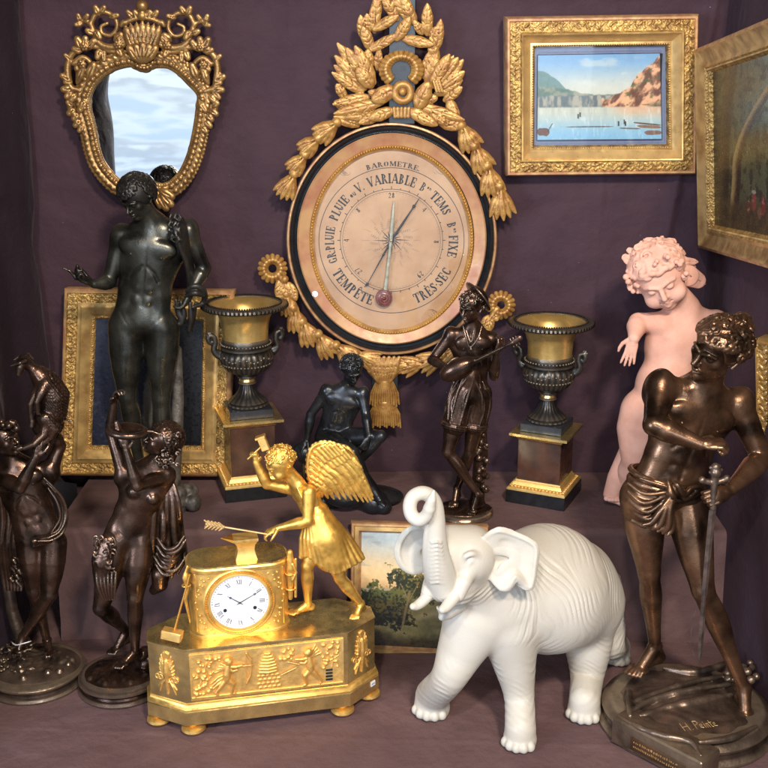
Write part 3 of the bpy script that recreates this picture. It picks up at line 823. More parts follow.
# ================================================================= faun lifting a kid (left edge)
def faun():
    b = G(38, 668, .035); Y0 = b[1]; mp = MPP(P(38, 560, Y0)); px = mp
    R = empty('bronze_statue', G(38,690,0)+V(0,.03,0), 'brown bronze faun in a wreath lifting a kid goat, at the left edge', 'statue')
    u = 33*px; q = lambda x, y, z=0: P(x, y, Y0+z*mp)
    J = mkJ({'head': (5,440,-2), 'neck': (14,462,3), 'pelvis': (40,536,0), 'sa': (1,478,-4), 'sb': (50,470,8), 'ea': (20,488,-22), 'wa': (36,456,-20),
             'eb': (60,446,16), 'wb': (50,424,6), 'ha': (29,541,-2), 'hb': (53,543,2), 'ka': (34,590,-10), 'kb': (50,594,-12), 'aa': (47,640,8), 'ab': (23,636,-6),
             'ta': (51,656,-10), 'tb': (15,655,-18)}, Y0, mp)
    S = SDF(.004)
    body(S, J, u, tw=1.12, aw=1.12, lw=1.10, muscle=.6)
    hu = 33*px; fw = V(.8,-.45,.25); up = V(-.25,.0,.95)
    head(S, J['head'], hu, fw, up, smile=1)
    hand(S, J['wa'], q(38,440,-18), V(.2,.8,.3), hu, .5, thumb=-1)
    hand(S, J['wb'], q(44,412,4), V(-.8,-.4,0), hu, .7, thumb=1)
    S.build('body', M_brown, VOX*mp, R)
    H = SDF(.001); curls(H, J['head'], hu, fw, up, n=80, seed=5, low=-.5)
    rn = random.Random(2)
    for i in range(16):
        c = q(-6+i*1.5, 427-rn.uniform(0,6)+abs(i-8)*.3, -14+rn.uniform(-3,8)); H.ball(c, rn.uniform(2.4,3.6)*px, .8*px)
    H.build('wreathed_hair', M_brown, .65*mp, R, 0)
    # kid
    K = SDF(.003)
    K.chain([q(45,426,-4), q(52,411,-2), q(54,396,-2), q(47,383,-4), q(38,373,-6)], [12*px,14.5*px,14.5*px,12.5*px,8*px], 2.5*px)
    K.chain([q(38,374,-6), q(30,366,-8), q(24,362,-10)], [6.0*px,5.0*px,5.4*px], 1.5*px)
    K.chain([q(24,360,-10), q(20,367,-14), q(18.5,374,-16)], [5.4*px,4.6*px,2.8*px], 2*px)
    K.chain([q(26,357,-6), q(20,356,-4), q(14,360,-6)], [2.2*px,1.6*px,.7*px], 1*px)
    K.chain([q(25,361,-16), q(20,363,-20), q(10.5,366,-20)], [2*px,1.6*px,.7*px], 1*px)
    K.chain([q(22,357,-6), q(28,354,0), q(33,359,2)], [1.6*px,1.6*px,1.0*px], 1*px)
    K.chain([q(42,386,-8), q(36,394,-14), q(30.5,404,-18), q(30.5,412,-18), q(32,424,-18)], [6.5*px,4.6*px,3.0*px,2.7*px,2.2*px], 2*px)
    K.chain([q(32,421,-18), q(31.5,426,-19)], [2.6*px,2.1*px], .5*px)
    K.chain([q(52,408,-6), q(48,420,-12), q(44,434,-18), q(34,444,-24), q(24,448,-26)], [8*px,7*px,4*px,3.2*px,2.6*px], 2*px)
    K.chain([q(56,412,0), q(60,418,0), q(72,421,-2)], [3*px,1.8*px,.8*px], 1*px)
    K.chain([q(56,410,4), q(58,425,2), q(52,440,0), q(47,452,0)], [8*px,6*px,4*px,3*px], 2*px)
    K.chain([q(46,384,-12), q(41,393,-18), q(37,402,-21), q(38,413,-20)], [6*px,4*px,2.8*px,2.2*px], 1.5*px)
    K.chain([q(46,418,-12), q(54,428,-12), q(50,437,-14), q(43,443,-16)], [9*px,6.5*px,3.6*px,3*px], 1.5*px)
    K.cap(q(21,448,-26), q(18,449,-27), 3.0*px, 2.6*px, .6*px)
    spn = spline(np.array([q(30,362,-14), q(40,371,-18), q(49,382,-19), q(57,396,-19), q(58,411,-18), q(54,424,-16)]), 8)
    K.posts.append(lambda X, Y_, Z: (.0006*np.sin(X*760+5*np.sin(Z*130))*np.sin(Z*560+5*np.sin(X*210+Y_*90))+.0004*np.sin(X*1500+Z*900))*np.clip((X-spn[0][0]-.012)/.02, 0, 1))
    for i in range(0):
        t = rn.random(); b_ = spn[int(t*(len(spn)-1))]; o_ = rn.uniform(-1,1); w_ = (5+9*math.sin(min(t+.15,1)*PI*.8))
        a = b_+V(o_*w_*px*.9, 0, o_*w_*px*.35)+V(0, (abs(o_)**2)*w_*.75*px, 0)
        K.chain([a, a+V(rn.uniform(-.3,1.2)*px, -.3*px, -2.6*px)], [1.3*px,.8*px], 1.2*px)
    K.build('kid', M_brown, .7*mp, R)
    # goat skin over the back and hanging at the left
    D = SDF(.002)
    folds(D, [[q(44,478,-16), q(54,488,-14), q(63,500,-8), q(67,516,-6), q(63,532,-12), q(52,540,-20), q(38,541,-24)]], 1.5*px, 1.0*px, 7)
    folds(D, [[q(50,486,-2), q(60,500,0), q(63,516,0), q(58,530,-4), q(46,536,-10)], [q(52,486,0), q(62,502,4), q(65,518,4), q(58,534,-2)], [q(48,488,-4), q(57,502,-4), q(60,518,-4), q(52,532,-8)], [q(47,483,-12), q(57,494,-10), q(64,508,-6), q(65,520,-8), q(59,532,-14), q(48,538,-20)]], 1.5*px, .9*px, 7)
    for i in range(9):
        a = q(34+i*2.2, 541-i*.5, -22+i*1.2); D.chain([a, a+V(-.5*px,-1*px,-5*px)], [3*px,1.2*px], 1.5*px)
    for i in range(6):
        x = 1+i*3.2
        folds(D, [[q(x-1,494+i,-8+i), q(x+1.5,520,-6+2*(i%2)), q(x-.5,548,-8), q(x+2+i*.4,574+i*1.5,-8), q(x+4,590,-10)]], 2.7*px, 1.2*px)
    for i in range(10):
        a = q(8+rn.uniform(0,12), 560+i*2.6, -12+rn.uniform(-2,2)); D.chain([a, a+V(2*px,-1*px,-3*px)], [2.2*px,1.4*px], 1*px)
    D.build('goat_skin', M_brown, .75*mp, R)
    # trunk behind, and leaves at the foot
    B = SDF(.003)
    c = G(36, 663, .036)
    B.ell(c+V(0,0,-.008), (.088,.075,.016), None, .003)
    for i in range(130):
        a = G(rn.uniform(-4,34), rn.uniform(638,672), .040+rn.uniform(-.003,.006)); an = rn.uniform(0,3.1); n_ = nrm(V(rn.gauss(0,.5), rn.gauss(0,.5), 1)); t1 = nrm(np.cross(n_, V(math.cos(an), math.sin(an), 0)))
        B.ell(a, (rn.uniform(2.0,3.6)*px, rn.uniform(1.4,2.4)*px, 1.0*px), np.array([t1, np.cross(n_, t1), n_]), 1.0*px)
    for i in range(40):
        a_ = rn.uniform(0,6.3); r2 = rn.uniform(.01,.075); B.ball(c+V(math.cos(a_)*r2, math.sin(a_)*r2*.8, .003), rn.uniform(.003,.007), .005)
    B.chain([q(22,640,20), q(12,610,22), q(6,570,22), q(4,530,18)], [7*px,6*px,6*px,6*px], .003)
    B.build('ground', M_base, .9*mp, R, 0)
    cb = G(36, 668, 0); cb[1] = c[1]; cb[0] = c[0]
    round_base('plinth', cb, .088, [(.0,0),(1.07,.0005),(1.09,.004),(1.07,.009),(1.0,.011),(.985,.016),(1.0,.0195),(1.05,.022),(1.06,.026),(1.02,.030),(.93,.032),(0,.032)], M_base, R)
    t = MB(); t.tube(spline([q(12.5,643,-14), q(16,645,-22), q(23,643.5,-26), q(30,641.5,-22), q(31,641,-10)], 6), .55*px, 6); t.build('tag_string', M_white, R)
faun()

# ================================================================= bacchante drinking from a shell
def bacchante():
    b = G(122, 673, .033); Y0 = b[1]; mp = MPP(P(125, 560, Y0)); px = mp
    R = empty('bronze_statue', b*V(1,1,0), 'dark brown bronze dancing woman drinking from a shell, just left of the gilt clock', 'statue')
    u = 33*px; q = lambda x, y, z=0: P(x, y, Y0+z*mp)
    J = mkJ({'head': (160,441,-2), 'neck': (155,464,2), 'pelvis': (128,536,0), 'sa': (124,474,-2), 'sb': (167,476,0), 'ea': (111,432,6), 'wa': (114,402,0),
             'eb': (137,486,-26), 'wb': (126,450,-24), 'ha': (117,541,-4), 'hb': (140,543,0), 'ka': (101,608,-18), 'kb': (135,598,-14), 'aa': (126,630,18), 'ab': (135,651,0),
             'ta': (110,654,2), 'tb': (117,668,-18)}, Y0, mp)
    S = SDF(.004)
    body(S, J, u, tw=1.14, aw=1.05, lw=1.20, fem=True)
    hu = 31*px; fw = V(-.75,-.45,.55); up = V(.45,-.1,.85)
    head(S, J['head'], hu, fw, up, smile=1, mouth_open=True)
    hand(S, J['wb'], q(123,438,-24), V(-.2,.4,.9), hu, .5, thumb=-1)
    hand(S, J['wa'], q(118,390,-4), V(.8,-.6,.2), hu, .8, thumb=-1)
    S.build('body', M_brown, VOX*mp, R)
    H = SDF(.001); curls(H, J['head']+V(3,2,0)*px, hu, fw, up, n=230, rad=.10, seed=9, low=-.7, rx=(.47,.5,.47), tube=.046, fringe=.35)
    rn = random.Random(4)
    for i in range(40):
        t = rn.random(); c = q(166+rn.uniform(-6,16)-t*4, 430+t*34+rn.uniform(-4,4), -8+rn.uniform(-4,10))
        a0 = rn.uniform(0,6); R_ = rn.uniform(2.0,3.4)*px
        H.chain([c+V(math.cos(a0+j*.9)*R_*(1-.1*j), -j*.3*px, math.sin(a0+j*.9)*R_*(1-.1*j)) for j in range(7)], 1.2*px, .4*px)
    H.chain([q(170,432,3), q(173,446,3), q(171,460,2)], [6*px,8*px,4*px], 1*px)
    H.build('curly_hair', M_brown, .65*mp, R, 0)
    # shell bowl
    Sh = SDF(.002); c = q(127,431,-24)
    r_, f_, u_ = V(.985,0,-.06), V(0,1,.1), V(.08,-.1,1); ax = np.array([nrm(r_), nrm(f_), nrm(u_)])
    Sh.ell(c, (20*px,15*px,6.5*px), ax, 1*px); Sh.ell(c+ax[2]*6*px, (17*px,13*px,6*px), ax, 1*px, 's')
    for i in range(9):
        a = -1.2+i*.3
        Sh.chain([c+ax[0]*15*px*math.cos(a)*-1+ax[1]*13*px*math.sin(a)-ax[2]*1*px, c-ax[2]*6*px], [.9*px,.8*px], .6*px)
    Sh.chain([c+ax[0]*12*px+ax[2]*1*px, c+ax[0]*24*px+ax[2]*1*px, c+ax[0]*32*px-ax[2]*2*px], [2*px,1.2*px,.7*px], 1*px)
    Sh.chain([c-ax[0]*8*px, c-ax[0]*10*px+ax[2]*8*px], [4*px,2*px], 2*px)
    Sh.build('shell_bowl', M_brown, .65*mp, R)
    D = SDF(.002)
    for i in range(9):     # cloth hanging behind from the shoulder
        t = i/8
        folds(D, [[q(166+t*4,474,4+i%2*3), q(156+t*22,500,-4+(i%2)*5), q(153+t*28,530,-6+(i%3)*4), q(152+t*33,556,-2+(i%2)*5), q(150+t*30+rn.uniform(-2,2),570+math.sin(t*PI)*10,0)]], 3.1*px, 1.4*px)
    for i in range(8):     # scalloped lower folds
        x0 = 152+rn.uniform(0,8); y0 = 545+i*3.6
        folds(D, [[q(x0,y0-6,-5), q(x0+8,y0+4,-10), q(x0+18,y0+2,-9), q(x0+26,y0-9,-4)]], 2.2*px, 1.0*px)
    D.chain([q(160,574,0), q(160,584,0), q(154,590,2)], [9*px,8*px,5*px], 2*px)
    for i in range(80):    # animal skin over the bent thigh
        t = i/79; a0 = rn.uniform(0,6.2)
        c = q(105+rn.uniform(-11,11)*(1-.35*t), 540+t*48, -25+rn.uniform(-2,3)+abs(t-.5)*6); R_ = rn.uniform(1.6,3.6)*px
        D.chain([c+V(math.cos(a0+j*.55)*R_, rn.uniform(-.3,.3)*px, math.sin(a0+j*.55)*R_*1.5) for j in range(6)], [.9*px,1.1*px,1.2*px,1.1*px,.9*px,.5*px], .4*px)
    D.chain([q(110,540,-12), q(104,560,-16), q(104,580,-18), q(108,594,-18)], [9*px,12*px,10*px,4*px], 2*px)
    folds(D, [[q(96+i*4,572,-26), q(98+i*3.4,586,-28), q(104+i*2,600,-24)] for i in range(6)], 1.5*px, .6*px)
    D.build('drapery', M_brown, .75*mp, R)
    c = G(122, 670, .034)
    B = SDF(.003); B.ell(c+V(0,0,-.010), (.080,.070,.017), None, .003)
    for i in range(60): a = rn.uniform(0,6.3); rr = rn.uniform(0,.068); B.ball(c+V(math.cos(a)*rr, math.sin(a)*rr*.85, -.001), rn.uniform(.004,.007), .006)
    for i in range(8): B.ball(c+V(.045+rn.uniform(-.012,.012), .015+rn.uniform(-.01,.01), .015+rn.uniform(-.01,.02)), .012, .004)
    B.build('ground', M_brown, .9*mp, R, 1)
    cb = V(c[0], c[1], 0)
    round_base('plinth', cb, .080, [(.0,0),(1.04,.0005),(1.07,.004),(1.05,.010),(.99,.012),(.97,.016),(.99,.020),(1.05,.0225),(1.05,.027),(1.0,.030),(.93,.0315),(0,.0315)], M_brown, R)
bacchante()

# ================================================================= seated youth on a rock
def seated():
    b = G(350, 503, SHELF); Y0 = b[1]+.0; mp = MPP(P(345, 430, Y0)); px = mp
    R = empty('bronze_statue', b, 'small black bronze nude youth seated on a rock behind the gilt wing of the clock', 'statue')
    u = 26*px; q = lambda x, y, z=0: P(x, y, Y0+z*mp)
    J = mkJ({'head': (352,370,-8), 'neck': (346,388,0), 'pelvis': (333,436,6), 'sa': (327,391,2), 'sb': (362,394,-2), 'ea': (311,414,6), 'wa': (307,440,4),
             'eb': (366,415,-10), 'wb': (369,436,-24), 'ha': (325,438,4), 'hb': (343,438,2), 'ka': (353,452,-34), 'kb': (381,436,-24), 'aa': (372,488,-30), 'ab': (352,470,-14),
             'ta': (386,505,-38), 'tb': (346,482,-24)}, Y0, mp)
    S = SDF(.003)
    body(S, J, u, tw=1.08, aw=1.12, lw=1.08, muscle=.7)
    hu = 27*px; fw = V(.25,-.75,-.5); up = V(.05,-.45,.85)
    head(S, J['head'], hu, fw, up)
    hand(S, J['wb'], q(364,447,-28), V(-.4,.6,-.2), hu, .7, thumb=1)
    hand(S, J['wa'], q(300,449,0), V(0,.3,-1), hu, .5, thumb=1)
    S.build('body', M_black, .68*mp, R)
    H = SDF(.001); curls(H, J['head'], hu, fw, up, n=110, seed=12, rad=.07, low=-.4, rx=(.40,.45,.41), fringe=.25)
    H.build('hair', M_black, .55*mp, R, 0)
    B = SDF(.004); rn = random.Random(21)
    B.chain([q(304,452,8), q(316,455,10), q(334,458,12)], [11*px,14*px,13*px], .006)
    B.chain([q(318,462,12), q(322,485,12), q(330,500,4)], [17*px,20*px,20*px], .006)
    B.ell(b+V(.03,.0,.017), (.088,.052,.020), None, .006)
    B.ell(q(346,495,-24), (22*px,14*px,13*px), None, .004); B.chain([q(340,468,4), q(356,484,-8), q(374,503,-20)], [16*px,17*px,13*px], .006)
    for i in range(18): B.ball(q(330+rn.uniform(-14,50), 495+rn.uniform(-6,8), -6+rn.uniform(-16,10)), rn.uniform(4,8)*px, .003)
    B.ball(q(384,507,-26), 8*px, .004)
    B.build('rock', M_black, .95*mp, R, 0)
seated()

# ================================================================= lute player
def lutist():
    b = G(464, 508, SHELF+.012); Y0 = b[1]; mp = MPP(P(468, 400, Y0)); px = mp
    R = empty('bronze_statue', b*V(1,1,0)+V(0,0,SHELF), 'small brown bronze lute player in cap and rolled breeches, under the barometer', 'statue')
    u = 28.5*px; q = lambda x, y, z=0: P(x, y, Y0+z*mp)
    J = mkJ({'head': (470.5,307,-4), 'neck': (473,327,2), 'pelvis': (470,392,2), 'sa': (451,335,2), 'sb': (491,340,2), 'ea': (432,360,-2), 'wa': (446,367,-20),
             'eb': (494,376,-2), 'wb': (497,352,-18), 'ha': (462,394,0), 'hb': (480,394,2), 'ka': (448,452,-10), 'kb': (470,453,2), 'aa': (478,494,-14), 'ab': (457,488,8),
             'ta': (470,514,-20), 'tb': (453,507,-6)}, Y0, mp)
    S = SDF(.003)
    body(S, J, u, tw=.98, aw=1.05, lw=1.06, muscle=.8)
    hu = 29*px; fw = V(-.55,-.72,-.28); up = V(-.05,-.2,.95)
    head(S, J['head'], hu, fw, up, smile=1, mouth_open=True)
    hand(S, J['wa'], q(462,367,-23), V(.2,.8,.2), hu, .35, thumb=1)
    hand(S, J['wb'], q(500,345,-20), V(-.4,.6,.4), hu, 1.0, thumb=-1)
    S.build('body', M_brown, .68*mp, R)
    H = SDF(.001); curls(H, J['head'], hu, fw, up, n=90, seed=14, low=-.6, rx=(.41,.46,.40), rad=.065, fringe=.22)
    H.build('hair', M_brown, .58*mp, R, 0)
    cp = SDF(.001); r_, f_, u_ = frame3(fw, up); c = J['head']+u_*.24*hu-f_*.24*hu+V(4,2,1)*px
    n_ = nrm(-f_*.55+u_*.55+V(.55,0,0)); t1, t2, _ = frame3(V(0,0,1), n_); ax = np.array([t1, t2, n_])
    cp.ell(c, (.62*hu,.62*hu,.10*hu), ax, 1*px); cp.ell(c+n_*.10*hu, (.38*hu,.38*hu,.16*hu), ax, 2*px)
    cp.build('cap', M_brown, .6*mp, R)
    # breeches: gathered cloth over hips and thighs
    D = SDF(.003)
    w0 = q(470,374,0)
    D.chain([w0, J['pelvis']], [12.8*px,14.2*px], 4*px)
    for hh, kk_, t in ((J['ha'], J['ka'], .55), (J['hb'], J['kb'], .52)):
        e = hh+(kk_-hh)*t
        D.chain([hh, e], [12.2*px,11.8*px], 4*px)
        d = nrm(kk_-hh); a, b2, _ = frame3(V(0,-1,0), d)
        for j in range(3):
            cc = e+d*(j-1)*1.8*px; rr = (12.4+.5*(j == 1))*px
            D.chain([cc+a*math.cos(t_)*rr+b2*math.sin(t_)*rr for t_ in np.linspace(0, 2*PI, 17)], 1.3*px, .5*px)
        rq = random.Random(5)
        for j in range(20):
            t_ = 2*PI*j/20+rq.uniform(-.2,.2); sw = rq.uniform(-.2,.7); o = a*math.cos(t_)+b2*math.sin(t_); o2 = a*math.cos(t_+sw)+b2*math.sin(t_+sw); o3 = a*math.cos(t_+sw*.3)+b2*math.sin(t_+sw*.3)
            f0 = rq.uniform(0,.4); st_ = (w0+o*12.2*px)*(1-f0)+(hh+o2*12.4*px)*f0
            folds(D, [[st_, hh+o2*12.6*px+d*rq.uniform(0,8)*px, e+o3*12*px-d*rq.uniform(1,7)*px]], rq.uniform(.9,1.7)*px, .7*px)
    D.build('breeches', M_brown, .62*mp, R)
    Lt = SDF(.002); a = q(454,371,-21); e = q(512,343,-25); d = nrm(e-a); n_ = nrm(V(0,-1,.15)-d*np.dot(V(0,-1,.15), d)); s_ = np.cross(d, n_); ax = np.array([d, s_, n_])
    Lt.ell(a+d*4*px, (19*px,10.5*px,8*px), ax, 1*px); Lt.chain([a+d*10*px, a+d*30*px], [7*px,2*px], 3*px, 'u', n_, .5)
    Lt.cap(a+d*20*px+n_*1*px, e, 1.8*px, 1.7*px, 1*px)
    Lt.chain([e-d*2*px, e+d*8*px+V(0,0,1.2)*px], [2.6*px,3.0*px], .8*px, 'u', n_, .5)
    for j in range(3): Lt.cap(e+d*(j*3)*px-s_*4.4*px, e+d*(j*3)*px+s_*4.4*px, .8*px, .8*px, .4*px)
    Lt.build('lute', M_brown, .6*mp, R)
    g = MB()
    for j in range(4): g.tube([a-d*8*px+n_*8.6*px+s_*(j-1.5)*1.2*px, a+d*8*px+n_*8.4*px+s_*(j-1.5)*1.1*px, e+n_*2.6*px+s_*(j-1.5)*.7*px], .22*px, 5)
    g.build('strings', M_base, R)
    # ribbon with medal on the chest, stump, base
    D = SDF(.001)
    folds(D, [[q(463,326,-12), q(466,337,-16), q(470,347,-17), q(478,338,-16), q(482,326,-12)], [q(466,330,-13), q(471,342,-17), q(474,330,-14)]], 1.2*px, .6*px)
    D.ball(q(471,349,-17), 2.2*px, .5*px)
    D.build('necklace', M_brown, .55*mp, R)
    B = SDF(.004); rn = random.Random(31)
    B.chain([q(477,506,14), q(478,480,12), q(481,455,10), q(481,430,10)], [8*px,6.5*px,7*px,6*px], .004)
    for i in range(26): B.ball(q(481+rn.uniform(-6,6), 432+i*2.6, 7+rn.uniform(-5,3)), rn.uniform(2,4)*px, .002)
    c = b*V(1,1,0)+V(0,0,SHELF)
    B.ell(c+V(0,0,.009), (.062,.046,.012), None, .004)
    for i in range(16): a_ = rn.uniform(0,6.3); r2 = rn.uniform(0,.05); B.ball(c+V(math.cos(a_)*r2, math.sin(a_)*r2*.7, .013), rn.uniform(.004,.008), .004)
    B.build('ground', M_brown, .9*mp, R, 0)
    round_base('plinth', c, .061, [(0,0),(1.0,.0003),(1.03,.003),(1.0,.008),(.94,.011),(0,.011)], M_brown, R)
lutist()

# ================================================================= terracotta putto
def putto():
    b = G(640, 505, SHELF); Y0 = 2.22; mp = MPP(P(670, 340, Y0)); px = mp
    R = empty('terracotta_figure', V(b[0], Y0, SHELF), 'pink terracotta laughing child crowned with leaves and grapes, behind the bronze swordsman', 'figurine')
    u = 60*px; q = lambda x, y, z=0: P(x, y, Y0+z*mp)
    J = mkJ({'head': (660,277,-12), 'neck': (685,309,2), 'pelvis': (655,408,6), 'sa': (662,324,-4), 'sb': (716,322,6), 'ea': (638,322,2), 'wa': (634,338,-22),
             'eb': (753,345,22), 'wb': (746,369,34), 'ha': (645,412,2), 'hb': (674,414,8), 'ka': (634,458,-14), 'kb': (676,462,-4), 'aa': (624,496,14), 'ab': (664,500,10),
             'ta': (612,500,-4), 'tb': (655,508,-14)}, Y0, mp)
    S = SDF(.006)
    body(S, J, u*.82, tw=1.36, aw=1.05, lw=1.22, child=True, neck_r=.27)
    hu = 63*px; fw = V(-.10,-.88,-.42); up = V(-.50,-.30,.85)
    head(S, J['head'], hu, fw, up, child=True, smile=2.5, mouth_open=True, ears=False)
    hand(S, J['wa'], q(630,354,-24), V(.2,.9,.1), hu*.62, .15, spread=.3, thumb=-1)
    hand(S, J['wb'], q(736,379,24), V(-.5,.3,.6), hu*.55, .7, thumb=-1)
    S.build('body', M_terra, .85*mp, R)
    H = SDF(.002); r_, f_, u_ = frame3(fw, up); rn = random.Random(7)
    hp = lambda x, y, z: J['head']+r_*x*hu+f_*y*hu+u_*z*hu
    ch = J['head']+u_*.13*hu-f_*.07*hu; axh = np.array([r_, f_, u_])
    H.ell(ch, (.405*hu,.445*hu,.40*hu), axh, .01*hu); H.ell(ch+f_*.50*hu-u_*.20*hu, (.52*hu,.30*hu,.36*hu), axh, .04*hu, 's')
    pth = []
    for i in range(40):
        az = -PI*.98+i/39*PI*1.96; wv = rn.uniform(-1,1); row = []
        for j in range(6):
            t = j/5; el = 1.35-1.6*t; a2 = az+.16*math.sin(t*7+wv*5)*t
            x = math.sin(a2)*math.cos(el); y = math.cos(a2)*math.cos(el); zz = math.sin(el)
            if y > .2: zz = max(zz, .46+.08*wv)
            row.append(ch+r_*x*.41*hu+f_*y*.45*hu+u_*zz*.40*hu)
        pth.append(row)
    locks(H, pth, .052*hu, .022*hu, 4)
    curls(H, J['head'], hu, fw, up, n=26, seed=17, rad=.07, tube=.032, low=-.3, rx=(.42,.46,.41), fringe=.40, k=.02*hu, shell=False)
    # grape clusters and leaves at both temples
    for sx in (-1,1):
        for i in range(20):
            a = hp(sx*(.36+rn.uniform(-.05,.08)), .16+rn.uniform(-.10,.12), .16+rn.uniform(-.20,.18)); H.ball(a, rn.uniform(.035,.05)*hu, .01*hu)
    for i in range(5):
        a = hp(rn.uniform(-.34,.34), .30+rn.uniform(-.06,.04), .44+rn.uniform(-.08,.06)); H.ball(a, rn.uniform(.030,.046)*hu, .012*hu)
    def leaf(a, e, w, n_, nn=.28):
        m_ = a*.5+e*.5; d = nrm(e-a); H.chain([a, a*.6+e*.4, a*.25+e*.75, e], [w*.5, w, w*.75, w*.12], .01*hu, 'u', nrm(n_), nn)
        H.chain([a*.85+e*.15-nrm(n_)*w*-.30, e*.9+a*.1-nrm(n_)*w*-.2], [w*.10, w*.05], .02*hu, 's')
    vy = V(0,-1,.15)
    leaf(q(677,270,-10), q(705,284,2), 10.5*px, vy); leaf(q(672,276,-14), q(686,284,-14), 6*px, vy); leaf(q(676,261,-2), q(699,262,6), 4.6*px, vy)
    leaf(q(674,256,2), q(696,267,10), 5*px, vy); leaf(q(668,250,2), q(686,254,8), 5*px, vy)
    for (a_, b_, w_) in (((650,250,-22),(641,258,-26),4.5),((660,249,-24),(653,259,-29),4.2),((669,252,-24),(665,263,-30),4.5),((678,256,-18),(678,269,-24),4.8),((646,246,-14),(634,248,-14),4.5),((655,243,-10),(645,240,-6),4.5),((664,243,-10),(676,241,-6),4.5)): leaf(q(*a_), q(*b_), w_*px, vy, .4)
    leaf(q(632,262,-10), q(623,256,-6), 5*px, vy); leaf(q(636,254,-8), q(627,249,-2), 4*px, vy); leaf(q(634,272,-16), q(629,291,-16), 4.6*px, vy); leaf(q(640,268,-20), q(634,281,-22), 4*px, vy)
    H.build('leafy_hair', M_terra, .7*mp, R, 0)
    B = SDF(.004)
    B.ell(V(b[0]+.02, Y0+.02, SHELF+.014), (.085,.06,.016), None, .004)
    B.chain([q(612,494,6), q(619,478,8), q(626,462,10), q(640,430,26)], [9*px,12*px,12*px,12*px], .006)
    B.build('ground', M_terra, 1.0*mp, R)
putto()

